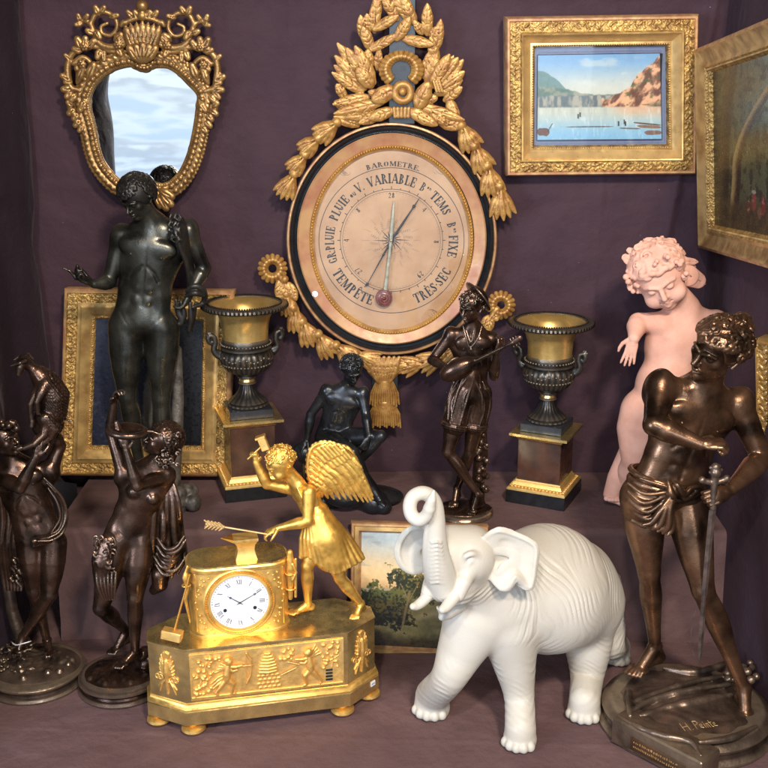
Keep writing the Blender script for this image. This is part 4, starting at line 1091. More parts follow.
# ================================================================= large bronze with a sword
def swordsman():
    Y0 = G(690, 690, .05)[1]; mp = MPP(P(690, 500, Y0)); px = mp
    R = empty('bronze_statue', V(P(690,690,Y0)[0], Y0, 0), 'large warm brown bronze young man in a loincloth holding a sword, on signed base', 'statue')
    u = 55*px; q = lambda x, y, z=0: P(x, y, Y0+z*mp)
    J = mkJ({'head': (717,350,-14), 'neck': (703,389,2), 'pelvis': (664,490,2), 'sa': (660,387,-6), 'sb': (738,404,6), 'ea': (654,425,-36), 'wa': (700,444,-50),
             'eb': (762,458,-6), 'wb': (731,489,-44), 'ha': (642,497,0), 'hb': (686,499,0), 'ka': (649,572,-4), 'kb': (703,590,-26), 'aa': (655,646,14), 'ab': (744,688,-24),
             'ta': (632,675,-2), 'tb': (747,722,-46)}, Y0, mp)
    S = SDF(.006)
    body(S, J, u, tw=1.06, aw=1.2, lw=1.02, neck_r=.27, muscle=.62)
    hu = 60*px; fw = V(-.82,-.42,-.36); up = V(.12,-.38,.88)
    head(S, J['head'], hu, fw, up)
    # left arm fist, right hand round the grip
    hand(S, J['wa'], q(720,444,-54), V(.1,.3,-.9), hu*.88, 1.55, spread=.02, thumb=1)
    hand(S, J['wb'], q(711,499,-58), V(-.3,.55,-.3), hu*.92, 1.15, spread=.02, thumb=-1)
    S.build('body', M_warm, VOX*mp*1.05, R)
    H = SDF(.002); r_, f_, u_ = frame3(fw, up); rn = random.Random(3)
    hp = lambda x, y, z: J['head']+r_*x*hu+f_*y*hu+u_*z*hu
    cc = hp(0,-.07,.13)
    H.ell(cc+u_*.0*hu-f_*.02*hu, (.39*hu,.45*hu,.37*hu), np.array([r_, f_, u_]), .01*hu)
    H.ell(cc+f_*.52*hu-u_*.20*hu, (.5*hu,.36*hu,.42*hu), np.array([r_, f_, u_]), .03*hu, 's')
    paths = []
    for i in range(46):   # combed wavy locks from the brow back to the top knot
        az = -PI*.98+i/45*PI*1.96; wob = rn.uniform(-.5,.5)
        row = []
        for j in range(6):
            t = j/5; el = (-.22+1.45*t)+wob*.2
            az2 = az+.16*math.sin(t*7+wob*6)
            x = math.sin(az2)*math.cos(el); y = math.cos(az2)*math.cos(el); z = math.sin(el)
            if y > .15 and z < .44: z = .44+.05*t+wob*.12
            row.append(cc+r_*x*.41*hu+f_*y*.47*hu+u_*(z*.37+.0)*hu)
        paths.append(row)
    locks(H, paths, .060*hu, .006*hu, 3)
    kn = hp(.0,-.42,.36)
    H.ell(kn, (.17*hu,.17*hu,.15*hu), None, .02*hu)
    for i in range(16):
        a0 = rn.uniform(0,6.3); n_ = nrm(V(rn.gauss(0,1), rn.gauss(0,1), rn.gauss(0,1))); t1 = nrm(np.cross(n_, V(.3,.5,.8))); t2 = np.cross(n_, t1)
        H.chain([kn+n_*.15*hu+(t1*math.cos(a0+j*.7)+t2*math.sin(a0+j*.7))*.11*hu*(1-.08*j) for j in range(7)], .034*hu, .01*hu)
    curls(H, J['head'], hu, fw, up, n=60, seed=77, rad=.10, tube=.040, low=-.5, rx=(.42,.49,.37), fringe=.40, shell=False, k=.015*hu)
    H.build('hair', M_warm, .68*mp, R, 0)
    # loincloth
    D = SDF(.004)
    def ring(y0, tilt, rx, ry, rad, z0=0, a0=0, a1=2*PI, dx=0):
        c = q(664+dx, y0, 2)
        pts = []
        for a in np.linspace(a0, a1, 22):
            pts.append(c+V(math.cos(a)*rx*px, -math.sin(a)*ry*px, math.cos(a)*tilt*px+z0*px))
        D.chain(pts, rad*px, 1.6*px)
    for i in range(3):
        ring(477+i*6.5, -8+i*1.6, 34.5+i*.6, 23.5+i*.5, 3.0+.5*(i % 2), dx=1+i*.3)
    D.ell(q(664,493,2), (36*px,24*px,20*px), None, 3*px)
    for hh, kk_, t, r0, r1 in ((J['ha'], J['ka'], .15, 22.5, 22.0), (J['hb'], J['kb'], .06, 21, 19)):
        e = hh+(kk_-hh)*t; D.chain([hh, e], [r0*px, r1*px], 5*px)
    for (a_, b_, c_, r_0) in (((628,483,-12),(646,494,-24),(672,491,-28),2.4),((628,491,-12),(645,503,-24),(671,493,-28),2.2),((629,501,-13),(648,512,-24),(670,496,-28),2.5),((630,511,-14),(650,519,-24),(668,500,-28),2.2),
              ((632,521,-16),(648,526,-22),(664,508,-27),2.4),((640,478,-18),(658,484,-26),(674,488,-28),1.8),((700,484,-16),(690,492,-24),(676,492,-28),2.2),((702,492,-16),(690,498,-24),(677,494,-28),2.0)):
        folds(D, [[q(*a_), q(*b_), q(*c_)]], r_0*px, 2.6*px)
    # knot and the loose tied end
    D.ell(q(673,490,-28), (7*px,6*px,8*px), None, 2*px)
    folds(D, [[q(668,482,-30), q(671,493,-35), q(675,498,-33)], [q(673,481,-30), q(678,486,-35), q(684,494,-30), q(692,488,-26), q(703,486,-22)], [q(676,488,-30), q(686,498,-28), q(698,490,-24)]], 3*px, 1.2*px)
    for i in range(6):
        folds(D, [[q(669+i*1.2,498,-31), q(661+i*2.2,510,-34+(i%2)*3), q(652+i*4,522+i*1.2,-34+(i%2)*3), q(643+i*5,525+i*2.0,-32)]], 3.1*px, 1.6*px)
    D.build('loincloth', M_warm, .75*mp, R)
    # sword held point down
    a = q(715,470,-54); g0 = q(712.5,510,-56); e = q(699.5,662,-22)
    W = SDF(.001); d = nrm(e-g0); s_ = nrm(np.cross(d, V(0,-1,0)))
    W.cap(a, q(713,508,-55), 3.4*px, 3.2*px, 1*px)
    for r0, y in ((5.4,472),(4.2,467)): W.ball(q(715.5,y,-54), r0*px, 1*px)
    cg = q(714,483,-54); W.chain([cg-s_*11*px+V(0,0,3)*px, cg, cg+s_*11*px+V(0,0,3)*px], [2.6*px,2.9*px,2.6*px], 1*px)
    for sx in (-1,1): W.ball(cg+s_*sx*11.5*px+V(0,0,4)*px, 3.3*px, .8*px)
    for j in range(8): t = j/7*2*PI; W.ball(q(715.5,470,-54)+V(math.cos(t)*5.2, 0, math.sin(t)*5.2)*px, 1.7*px, .6*px)
    W.build('hilt', M_base, .55*mp, R)
    bl = MB(); w = 3.3*px; n_ = np.cross(s_, d); rows = []
    for t in np.linspace(0, 1, 14):
        c = g0+(e-g0)*t+V(-6*math.sin(t*PI)*px*.15, 0, 0); ww = w*(1-.25*t) if t < .96 else w*.2
        rows += [c-s_*ww, c-n_*1.6*px, c+s_*ww, c+n_*1.6*px]
    f = []
    for i in range(13):
        for j in range(4): f.append((i*4+j, i*4+(j+1)%4, (i+1)*4+(j+1)%4, (i+1)*4+j))
    f += [(3,2,1,0), (52,53,54,55)]
    bl.add(rows, f); bl.build('blade', M_blade, R)
    # tag cord
    t = MB(); t.tube(spline([q(699,600,-24), q(693,620,-22), q(691,640,-18), q(694,655,-14), q(700,664,-12)], 8), .22*px, 5); t.build('tag_cord', M_stonebr, R)
    # base: oval turned foot, rocky cloth-draped top, projecting slab with the plate
    zt = .048
    c = G(690, 706, zt)
    rx = abs(G(602,706,zt)[0]-c[0])*.985; yb = G(690,657,zt)[1]; yf = G(690,747,zt)[1]; ry = (yb-yf)/2*1.0; cy = (yb+yf)/2
    B = MB(); prof = [(0,0),(1.0,.0005),(1.01,.006),(.985,.012),(.955,.015),(.945,.022),(.965,.027),(.975,.032),(.955,.037),(.90,.042),(.85,.0455),(0,.0455)]
    n = 96; vs = []; ff = []
    for (r, z) in prof:
        for i in range(n): a_ = 2*PI*i/n; vs.append(V(c[0]+rx*r*math.cos(a_), cy+ry*r*math.sin(a_), z))
    for j in range(len(prof)-1):
        for i in range(n): ff.append((j*n+i, j*n+(i+1)%n, (j+1)*n+(i+1)%n, (j+1)*n+i))
    B.add(vs, ff); pl = B.build('oval_plinth', M_base, R)
    T = SDF(.004); cx = c[0]
    T.ell((cx, cy, zt-.012), (rx*.88, ry*.88, .017), None, .004)
    gg = lambda x, y, z: G(x, y, z)
    # folded cloth on the ground: ridges
    for pth in ([(629,713,.052),(652,700,.056),(690,690,.060),(730,684,.057)], [(632,703,.052),(655,694,.055),(692,682,.058),(722,676,.055)], [(640,716,.05),(665,708,.054),(700,700,.058),(735,694,.055)],
                [(628,690,.05),(629,704,.053),(630,716,.052)], [(618,716,.05),(640,728,.053),(664,736,.056),(690,742,.056),(701,756,.05)], [(664,668,.052),(695,672,.054),(728,662,.054),(736,655,.056)],
                [(700,742,.056),(730,738,.054),(757,726,.05)]):
        qq = spline([gg(*p_) for p_ in pth], 5); T.chain(qq, [.0035+.0025*math.sin(PI*i/(len(qq)-1)) for i in range(len(qq))], .006)
    T.ell(gg(697,706,.045), (.075,.030,.012), None, .01)
    T.ell(gg(674,722,.043), (.055,.028,.012), None, .01)
    for i in range(22): T.ball(gg(735+rn.uniform(-8,22), 672+rn.uniform(-10,18), .052), rn.uniform(.004,.009), .004)
    T.posts.append(lambda X, Y_, Z: .0010*np.sin(X*55+4*np.sin(Y_*40))*np.sin(Y_*62+4*np.sin(X*35)+1))
    T.build('ground', M_base, 1.05*mp, R, 1)
    # slab
    a = gg(613.5,724,.038); b2 = gg(698,762,.038); a[2] = b2[2] = 0
    a = G(610,742,0); b2 = G(699,790,0); dv = nrm(b2-a); nv = V(-dv[1], dv[0], 0)
    m = MB(); L = np.linalg.norm(b2-a); m.box((a+b2)/2+nv*.030+V(0,0,.0262), np.array([dv, nv, V(0,0,1)]), (L/2,.030,.026), .003)
    m.build('slab', M_base, R)
    pm = MB(); pm.box((a+b2)/2+dv*L*.04-nv*.0008+V(0,0,.022), np.array([dv, nv, V(0,0,1)]), (L*.30,.0012,.012), .0005); pm.build('name_plate', M_warm, R)
    # worn engraving marks on the plate
    wr = MB()
    for row in range(2):
        x = -.26*L
        while x < .24*L:
            w_ = rn.uniform(.0012,.003); 
            wr.box((a+b2)/2+dv*(x+L*.04)-nv*.0022+V(0,0,.0265-row*.009+rn.uniform(-.0006,.0006)), np.array([dv, nv, V(0,0,1)]), (w_*.35,.0003,rn.uniform(.0009,.0022))); x += w_*1.7
    # incised signature on the base, letters as light scratched strokes
    sg = MB(); o = gg(685,732,.058)
    ex = nrm(gg(719,727,.058)-o); ey = nrm(V(-ex[1], ex[0], 0)+V(0,0,.0)); 
    s_ = np.linalg.norm(gg(719,727,.058)-o)
    def stroke(pts):
        w_ = [o+ex*x*s_+ey*y*s_+V(0,0,.0025) for x, y in pts]; sg.tube(w_, .0006, 5)
    for pts in ([(0,0),(.01,.34)], [(.16,0),(.17,.34)], [(.0,.16),(.165,.18)], [(.235,.0),(.245,.015)], [(.36,0),(.385,.36)], [(.385,.36),(.48,.34),(.49,.24),(.38,.17)],
                [(.50,.10),(.57,.12),(.56,.19),(.51,.17),(.50,.06),(.57,.02)], [(.63,.0),(.635,.18)], [(.635,.25),(.64,.26)], [(.69,.0),(.695,.18),(.74,.18),(.755,.0)], [(.82,.30),(.82,.02),(.85,.0)], [(.78,.2),(.88,.21)], [(.89,.09),(.95,.12),(.94,.18),(.90,.16),(.89,.04),(.97,.02)]):
        stroke(pts)
    sg.build('signature', M_framepale, R)
    wr.build('plate_engraving', M_framepale, R)
swordsman()
# ================================================================= white elephant
def elephant():
    c = G(545, 690, 0)
    R = empty('elephant_figure', c, 'white porcelain elephant with its trunk curled up, before the small landscape painting', 'figurine')
    fl = G(432, 706, .012); frr = G(520, 738, .012); hn = G(584, 710, .012); hf = G(618, 655, .012)
    Yf = (fl[1]+frr[1])/2; Yh = (hn[1]+hf[1])/2
    mp = MPP(P(530, 620, Yf)); px = mp
    q = lambda x, y, Y: P(x, y, Y)
    S = SDF(.010)
    # trunk of the body
    sh = q(492, 596, Yf+.015); mid = q(548, 588, (Yf+Yh)/2+.005); rp = q(577, 600, Yh-.015)
    S.chain([sh, mid, rp], [50*px,63*px,50*px], .012)
    S.ell(q(545, 573, (Yf+Yh)/2+.02), (56*px,50*px,48*px), None, .02)
    S.ell(q(548, 606, (Yf+Yh)/2-.01), (56*px,46*px,47*px), None, .02)
    S.ell(q(580, 580, Yh-.01), (36*px,38*px,41*px), None, .02)
    # chest and neck
    S.chain([q(500,590,Yf+.01), q(478,575,Yf-.03), q(465,565,Yf-.06)], [44*px,34*px,30*px], .02)
    S.ell(q(478,618,Yf-.015), (30*px,28*px,34*px), None, .02)
    # head
    Hc = q(462,556,Yf-.085)
    S.ell(Hc, (31*px,28*px,29*px), None, .012)
    S.ell(q(447,548,Yf-.09), (20*px,24*px,20*px), None, .012)
    S.ell(q(474,545,Yf-.075), (17*px,22*px,17*px), None, .012)
    S.ell(q(455,586,Yf-.095), (20*px,20*px,18*px), None, .010)
    # brow folds and eye
    yq = Yf-.13
    folds(S, [[q(463,563,yq+.005), q(466,556,yq-.004), q(474,554,yq+.002), q(481,561,yq+.022), q(482,569,yq+.03)]], 2.8*px, 3*px)
    folds(S, [[q(466,568,yq+.0), q(471,561,yq), q(477,565,yq+.012)]], 2*px, 2*px)
    # tusk sleeve
    S.chain([q(470,566,Yf-.115), q(463,582,Yf-.135), q(458,594,Yf-.142)], [8*px,8*px,7*px], .006)
    S.chain([q(436,570,Yf-.115), q(431,584,Yf-.125), q(428,592,Yf-.13)], [8*px,7.5*px,6.5*px], .006)
    # jaw
    S.chain([q(456,602,Yf-.08), q(448,612,Yf-.10), q(442,617,Yf-.115)], [11*px,7*px,3.5*px], .006)
    S.chain([q(437,596,Yf-.125), q(440,606,Yf-.12), q(443,614,Yf-.11)], [3*px,4*px,3.5*px], .003)
    S.ell(q(444,600,Yf-.125), (10*px,12*px,10*px), None, .006, 's')
    # trunk: up in front, then curled
    T = [(444,586,-.125,15),(438,568,-.138,14),(435.5,550,-.148,11.5),(435.5,533,-.153,9.6),(436,518,-.156,8.0),(435,505,-.157,7.0),(430,496,-.158,6.6),(421.5,493,-.160,6.3),(413,497,-.163,6.2),(409.8,506,-.167,6.2),(412,515.5,-.171,6.1),(419,520,-.176,6.0),(426,516,-.180,5.7),(429.5,508.5,-.184,5.2)]
    pts = np.array([[*q(a,b_,Yf+d), r*px] for a, b_, d, r in T]); sp_ = spline(pts, 4)
    S.chain([p[:3] for p in sp_], [max(p[3], .002) for p in sp_], .004)
    # a flattened channel with cross ridges on the underside of the trunk
    for i in range(11):
        t = i/14; y = 582-t*56; x = 437.5-1.5*t; w = 8.5-3.8*t; yy = Yf-.147-.0215*t-.004
        rr = 13.0-5.0*t
        S.chain([q(x-w*.75,y+.8,yy-rr*px*.15), q(x,y,yy-rr*px*.42), q(x+w*.75,y+.8,yy-rr*px*.15)], [.9*px,1.2*px,.9*px], .004)
    for sx in (-1,1):
        rows = [(443+sx*13,590,-.128),(438+sx*11.5,566,-.146),(434.5+sx*9,545,-.154),(433+sx*7,525,-.160)]
        folds(S, [[q(a,b_,Yf+d) for a, b_, d in rows]], 2.6*px, 3*px, 5)
    # trunk tip finger
    S.chain([q(429.5,508,Yf-.184), q(431.5,500,Yf-.187), q(434,490.5,Yf-.186)], [5.2*px,4.2*px,.9*px], 1.5*px)
    # ears
    def ear(outline, cpt, nvec, th, k=.003):
        o = [q(*p) for p in outline]; o = list(spline(np.array(o), 2)); cc = q(*cpt); n_ = nrm(nvec)
        m = len(o)
        for i in range(m):
            a = o[i]; b_ = o[(i+1) % m] if i < m-1 else None
            if b_ is None: break
            for t in (0, .25, .5, .75):
                e = a*(1-t)+b_*t; S.chain([cc, cc*.5+e*.5, e], [8*px,7*px,3.0*px], .004, 'u', n_, th)
        S.chain([p for p in spline(np.array(o), 2)], 2.0*px, .003)
    zE = Yf-.095
    ear([(486,537,zE-.005),(497,531,zE-.012),(512,534,zE-.006),(534,545,zE-.005),(535,562,zE-.008),(531,586,zE-.010),(523,583,zE-.012),(515,577,zE-.02),(510,585,zE-.02),(503,588,zE-.016),(492,577,zE-.006),(485,563,zE)],
        (503,560,zE+.008), V(.25,-1,.1), .26)
    S.ell(q(511,546,zE-.012), (12*px,5*px,6*px), np.array([nrm(V(1,0,-.35)), V(0,1,0), nrm(V(.35,0,1))]), .004, 's')
    ear([(428,529,zE),(418,528,zE-.010),(407,533,zE-.014),(400,544,zE-.014),(399,556,zE-.012),(404,566,zE-.010),(413,571,zE-.006),(424,568,zE)],
        (422,550,zE+.006), V(-.15,-1,.1), .26)
    S.ell(q(418,545,zE-.018), (8*px,4*px,15*px), np.array([nrm(V(1,0,.3)), V(0,1,0), nrm(V(-.3,0,1))]), .004, 's')
    # legs
    def leg(pts, rads, ft, rf):
        sp4 = spline(np.array([[*p_, r_] for p_, r_ in zip(pts, rads)]), 5); S.chain([p_[:3] for p_ in sp4], [p_[3] for p_ in sp4], .010)
        S.cap(V(ft[0],ft[1],.020), V(ft[0],ft[1],.012), rf*.92, rf, .006)
        for i in range(5):
            a = -PI/2-.1+(i-2)*.48+(-.25)
            S.ell((ft[0]+math.cos(a)*rf*.92, ft[1]+math.sin(a)*rf*.92, .0095), (.0085,.0085,.010), None, .003)
        S.func((ft[0]-.06, ft[1]-.06, -.03), (ft[0]+.06, ft[1]+.06, .0), lambda X, Y_, Z: Z+0*X+0*Y_, .001, 's')
        for j in range(3):
            z = .042+j*.009; c_ = pts[-1]*(1-(.03+j*.10))+pts[-2]*(.03+j*.10)
    leg([q(478,615,Yf-.02), q(462,648,Yf-.03), q(448,678,Yf-.035), V(fl[0],fl[1]+.002,.034)], [33*px,24*px,17.5*px,17.5*px], fl, 19*px)
    leg([q(508,622,Yf-.01), q(514,660,Yf-.01), q(519,695,Yf-.012), V(frr[0],frr[1],.034)], [33*px,22*px,15.5*px,15.5*px], frr, 16.8*px)
    leg([q(585,610,Yh-.02), q(588,645,Yh-.03), q(587,675,Yh-.035), V(hn[0],hn[1],.034)], [34*px,25*px,18*px,16*px], hn, 17.5*px)
    leg([q(598,600,Yh+.03), q(606,625,Yh+.03), q(610,645,Yh+.03), V(hf[0],hf[1],.034)], [26*px,21*px,16*px,13*px], hf, 14*px)
    # tail
    S.chain([q(616,578,Yh+.0), q(622,600,Yh+.005), q(620,625,Yh+.01)], [5*px,4*px,3*px], .005)
    # skin folds: curved ridges following the barrel of the body
    cx, cy, cz = mid; ux = nrm(rp-sh); ux2 = nrm(V(ux[0], ux[1], 0)); sd = V(-ux2[1], ux2[0], 0)
    hx, hy, hz = Hc
    def post(X, Y_, Z):
        a = (X-cx)*ux2[0]+(Y_-cy)*ux2[1]; h = Z-cz
        wx = np.sin(h*31+a*23)*7+np.sin(a*57-h*22+1.3)*3.4+np.sin(h*71+a*13+2)*1.6
        ph = a*430+h*60+wx-1500*h*h*a
        w = 1-np.abs(np.sin(ph*.5))**.7*1.6+.25*np.sin(ph*2.3+h*90)
        m = np.exp(-np.maximum(np.where(a < 0, -a-.10, a-.07), 0)**2/.0016)*np.clip((h+.085)/.07, 0, 1)
        thin = np.clip(.55+.45*np.sin(a*61+h*37+2)+.35*np.sin(h*83-a*29), 0.05, 1)
        r = .00125*w*m*thin
        # neck and chest swags
        b_ = np.sqrt((X-hx-.01)**2+(Z-hz-.02)**2*1.2)
        m2 = np.clip((b_-.052)/.02, 0, 1)*np.clip((.125-b_)/.03, 0, 1)*(Y_ < Yf+.03)*np.clip((hz-.045-Z)/.015, 0, 1)*np.clip((Z-.135)/.04, 0, 1)
        r = r-.0010*np.sin(b_*560+6*np.sin(X*40+Z*20)+2*np.sin(X*110))*m2
        # faint creases at the knees
        r = r-.0004*np.sin(Z*430+5*np.sin(X*50+Y_*30))*np.exp(-((Z-.060)/.020)**2)
        m4 = np.clip(np.sin(X*90+Z*35+1)*np.sin(Y_*70+Z*60+.6)+.15, 0, 1)*np.clip((Z-.05)/.03, 0, 1)*np.clip((.185-Z)/.04, 0, 1)
        r = r-.00075*m4*(1-1.5*np.abs(np.sin(Z*230+5*np.sin(X*45+1)+4*np.sin(Y_*50+Z*30)))**.8)
        return r
    S.posts.append(post)
    S.build('body', M_eleph, .72*mp, R)
    for nm, pth in (('tusk', [(457,593,-.143,6.2),(451,601,-.152,5.8),(446,607,-.160,5.0),(442.5,609.5,-.166,3.6)]), ('tusk', [(429,594,-.130,5.4),(423,601,-.139,5.0),(417,605.5,-.146,4.3),(413,606.5,-.152,3.2)])):
        K = SDF(.001); pt = spline([[*q(a,b_,Yf+d), r*px] for a, b_, d, r in pth], 4)
        K.chain([p[:3] for p in pt], [p[3] for p in pt], .001)
        K.chain([pt[0][:3]+V(math.cos(t)*6.6*px, -.5*px, math.sin(t)*5.4*px) for t in np.linspace(0, 2*PI, 15)], 1.3*px, .8*px)
        K.build(nm, M_eleph, .6*mp, R)
elephant()
# ================================================================= helpers for flat hung things
def rect_frame(parent, TL, TR, BR, BL, prof, parts, thick_dir=None):
    """mitred frame. prof: list of (inset fraction along width in metres, height in metres) from the outer back edge in.
    parts: list of (name, i0, i1, mat) over profile segments"""
    TL, TR, BR, BL = [np.asarray(p) for p in (TL, TR, BR, BL)]
    ex = nrm(TR-TL); ey = nrm(BL-TL); n = nrm(np.cross(ex, ey)); n = n if thick_dir is None else n*np.sign(np.dot(n, thick_dir))
    cs = [(TL, ex+ey), (TR, -ex+ey), (BR, -ex-ey), (BL, ex-ey)]
    for (nm, i0, i1, mt) in parts:
        vs = []; f = []; K = i1-i0+1
        for (c, d) in cs:
            for (w, h) in prof[i0:i1+1]: vs.append(c+d*w+n*h)
        # close the piece on the back
        for (c, d) in cs:
            vs.append(c+d*prof[i0][0]+n*(min(prof[i0][1], prof[i1][1])-.006)); vs.append(c+d*prof[i1][0]+n*(min(prof[i0][1], prof[i1][1])-.006))
        o2 = 4*K
        for s in range(4):
            t = (s+1) % 4
            for k in range(K-1): f.append((s*K+k, t*K+k, t*K+k+1, s*K+k+1))
            f.append((o2+2*s, o2+2*t, t*K, s*K)); f.append((s*K+K-1, t*K+K-1, o2+2*t+1, o2+2*s+1)); f.append((o2+2*s+1, o2+2*t+1, o2+2*t, o2+2*s))
        m = MB(); m.add(vs, f); m.build(nm, mt, parent)
    return ex, ey, n
def bead_rect(parent, name, TL, TR, BR, BL, w, h, r, step, mt, n, sc=(1,1,1)):
    TL, TR, BR, BL = [np.asarray(p) for p in (TL, TR, BR, BL)]
    ex = nrm(TR-TL); ey = nrm(BL-TL)
    c = [TL+(ex+ey)*w, TR+(-ex+ey)*w, BR+(-ex-ey)*w, BL+(ex-ey)*w]; m = MB()
    for i in range(4):
        a, b = c[i]+n*h, c[(i+1) % 4]+n*h; L = np.linalg.norm(b-a); k = max(int(L/step), 1)
        for j in range(k): m.sphere(a+(b-a)*(j/k), r, 6, 4)
    m.build(name, mt, parent, True)
def leaf_rows(parent, name, TL, TR, BR, BL, w, h, ln, wd, step, mt, n):
    """carved leaf ornament running round a frame"""
    TL, TR, BR, BL = [np.asarray(p) for p in (TL, TR, BR, BL)]
    ex = nrm(TR-TL); ey = nrm(BL-TL); rn = random.Random(6)
    c = [TL+(ex+ey)*w, TR+(-ex+ey)*w, BR+(-ex-ey)*w, BL+(ex-ey)*w]; m = MB()
    for i in range(4):
        a, b = c[i]+n*h, c[(i+1) % 4]+n*h; L = np.linalg.norm(b-a); k = max(int(L/step), 1); d = nrm(b-a); s_ = np.cross(d, n)
        for j in range(k):
            o = a+(b-a)*((j+.5)/k); sg = 1 if j % 2 else -1
            dd = nrm(d*.8+s_*.75*sg); ax = np.array([dd, np.cross(dd, n), n])
            m.sphere(o+s_*sg*wd*.35, 1, 7, 5, ax[[0,1,2]], (ln*.5, wd*.32, .0016))
            m.sphere(o-s_*sg*wd*.7, .0017, 6, 4)
    m.build(name, mt, parent, True)
def picture(parent, name, TL, TR, BR, BL, fn, mt, nu=260, nv=180, n=None, lift=0.0):
    TL, TR, BR, BL = [np.asarray(p) for p in (TL, TR, BR, BL)]
    u, v = np.meshgrid(np.linspace(0, 1, nu), np.linspace(0, 1, nv), indexing='ij')
    w = [(1-u)*(1-v), u*(1-v), u*v, (1-u)*v]
    p = sum(w[i][..., None]*np.array([TL, TR, BR, BL][i]) for i in range(4)).reshape(-1, 3)+n*lift
    col = fn(u, v); col = np.clip(np.stack(col, -1), 0, 1).reshape(-1, 3)
    col = np.where(col <= .04045, col/12.92, ((col+.055)/1.055)**2.4)
    i, j = np.meshgrid(np.arange(nu-1), np.arange(nv-1), indexing='ij'); a = (i*nv+j).ravel()
    f = np.stack([a, a+1, a+nv+1, a+nv], 1)
    # a thin back so the sheet has thickness
    N0 = len(p); back = np.array([TL, TR, BR, BL])+n*(lift-.003)
    o = obj(name, p, f, mt, parent, True, col)
    m = MB(); m.box((TL+BR)/2+n*(lift-.0025), np.array([nrm(TR-TL), nrm(BL-TL), n]), (np.linalg.norm(TR-TL)/2, np.linalg.norm(BL-TL)/2, .0015)); m.build('backing', M_ebony, parent)
    return o
def lerp3(a, b, t): return [a[i]+(b[i]-a[i])*t for i in range(3)]
def over(base, col, m): return [base[i]*(1-m)+col[i]*m for i in range(3)]
sst = lambda x, a, b: np.clip((x-a)/(b-a), 0, 1)**2*(3-2*np.clip((x-a)/(b-a), 0, 1))

# ---- painting: lake between cliffs
def pt_lake(u, v):
    c = lerp3((.50,.66,.80), (.80,.80,.76), sst(v, .0, .42)); n1 = fbm(u*5, v*9, 2); n2 = fbm(u*26, v*22, 5); n3 = fbm(u*70, v*12, 9)
    c = over(c, (.84,.84,.80), sst(n1, .5, .75)*.5*(v < .5))
    # left far mountain
    h = .16+.38*sst(u, .0, .42)+.05*(fbm(u*9, u*0, 4)-.5); m = sst(v, h, h+.02)*(u < .5)*(v < .60)
    c = over(c, lerp3((.42,.55,.60), (.40,.50,.42), n2), m*.85)
    h = .36+.10*sst(u, .08, .5)+.05*(fbm(u*14, u*0+3, 8)-.5); m = sst(v, h, h+.02)*(v < .62)*(u < .75)
    c = over(c, lerp3((.38,.47,.42), (.60,.60,.52), sst(n2, .35, .65)), m*.85)
    h = .46+.02*fbm(u*30, u*0+7, 6); m = sst(v, h, h+.015)*(v < .62)
    cl = lerp3((.40,.44,.46), (.70,.67,.61), sst(fbm(u*34, v*9, 12), .35, .70)); c = over(c, cl, m*.9)
    # right cliffs
    h = .50-.45*sst(u, .60, 1.0)+.10*(fbm(u*16, u*0, 15)-.5); m = sst(v, h, h+.015)*(v < .63+.02*u)*(u > .52)
    f_ = fbm(u*22+v*14, v*8-u*10, 21); cl = lerp3((.45,.30,.24), (.90,.70,.55), sst(f_, .36, .64)); cl = over(cl, (.35,.40,.26), sst(n2, .60, .75)*.7*(u > .7)); c = over(c, cl, m)
    c = over(c, (.20,.26,.20), m*sst(v, .54, .62)*sst(u, .86, .95)*.7)
    # water
    w = sst(v, .60, .625); wc = lerp3((.78,.78,.72), (.55,.72,.82), sst(v, .62, .98))
    refl = sst(fbm(u*40, v*3, 31), .42, .62)*(1-sst(v, .62, .80)); wc = over(wc, (.55,.56,.55), refl*.22*(u < .6)); wc = over(wc, (.86,.66,.52), (1-sst(v, .62, .78))*sst(u, .55, .75)*.7)
    wc = over(wc, (.88,.90,.90), sst(n3, .60, .8)*.4); c = over(c, wc, w)
    # rafts, boats, figures
    def bar(x0, x1, y0, th, col, sl=0.0):
        nonlocal c
        xm = (x0+x1)/2; hull = np.sqrt(np.clip(1-((u-xm)/((x1-x0)/2))**4, 0, 1)); m = sst(th*hull*(.75+.5*n2)-np.abs(v-(y0+sl*(u-x0))), 0, .006); c = over(c, lerp3(col, (.62,.5,.4), sst(n3, .5, .8)*.5), m*.9)
    bar(.22, .62, .845, .010, (.32,.28,.26)); bar(.66, .83, .865, .012, (.40,.33,.28), .05); bar(.0, .10, .90, .05, (.42,.24,.18), .02); bar(.77, 1.0, .80, .013, (.36,.24,.18), .15); bar(.80, 1.0, .84, .020, (.55,.38,.28), .10); bar(.86, 1.0, .92, .028, (.50,.36,.30), .02)
    for x, y in ((.655,.81),(.70,.79),(.71,.81),(.345,.70),(.33,.72)):
        m = (np.abs(u-x) < .006)*(np.abs(v-y) < .028); c = over(c, (.25,.22,.22), m*.9)
    m = (np.abs(u-.10-.4*(.86-v)) < .004)*(v > .80)*(v < .90); c = over(c, (.3,.2,.15), m)
    return c
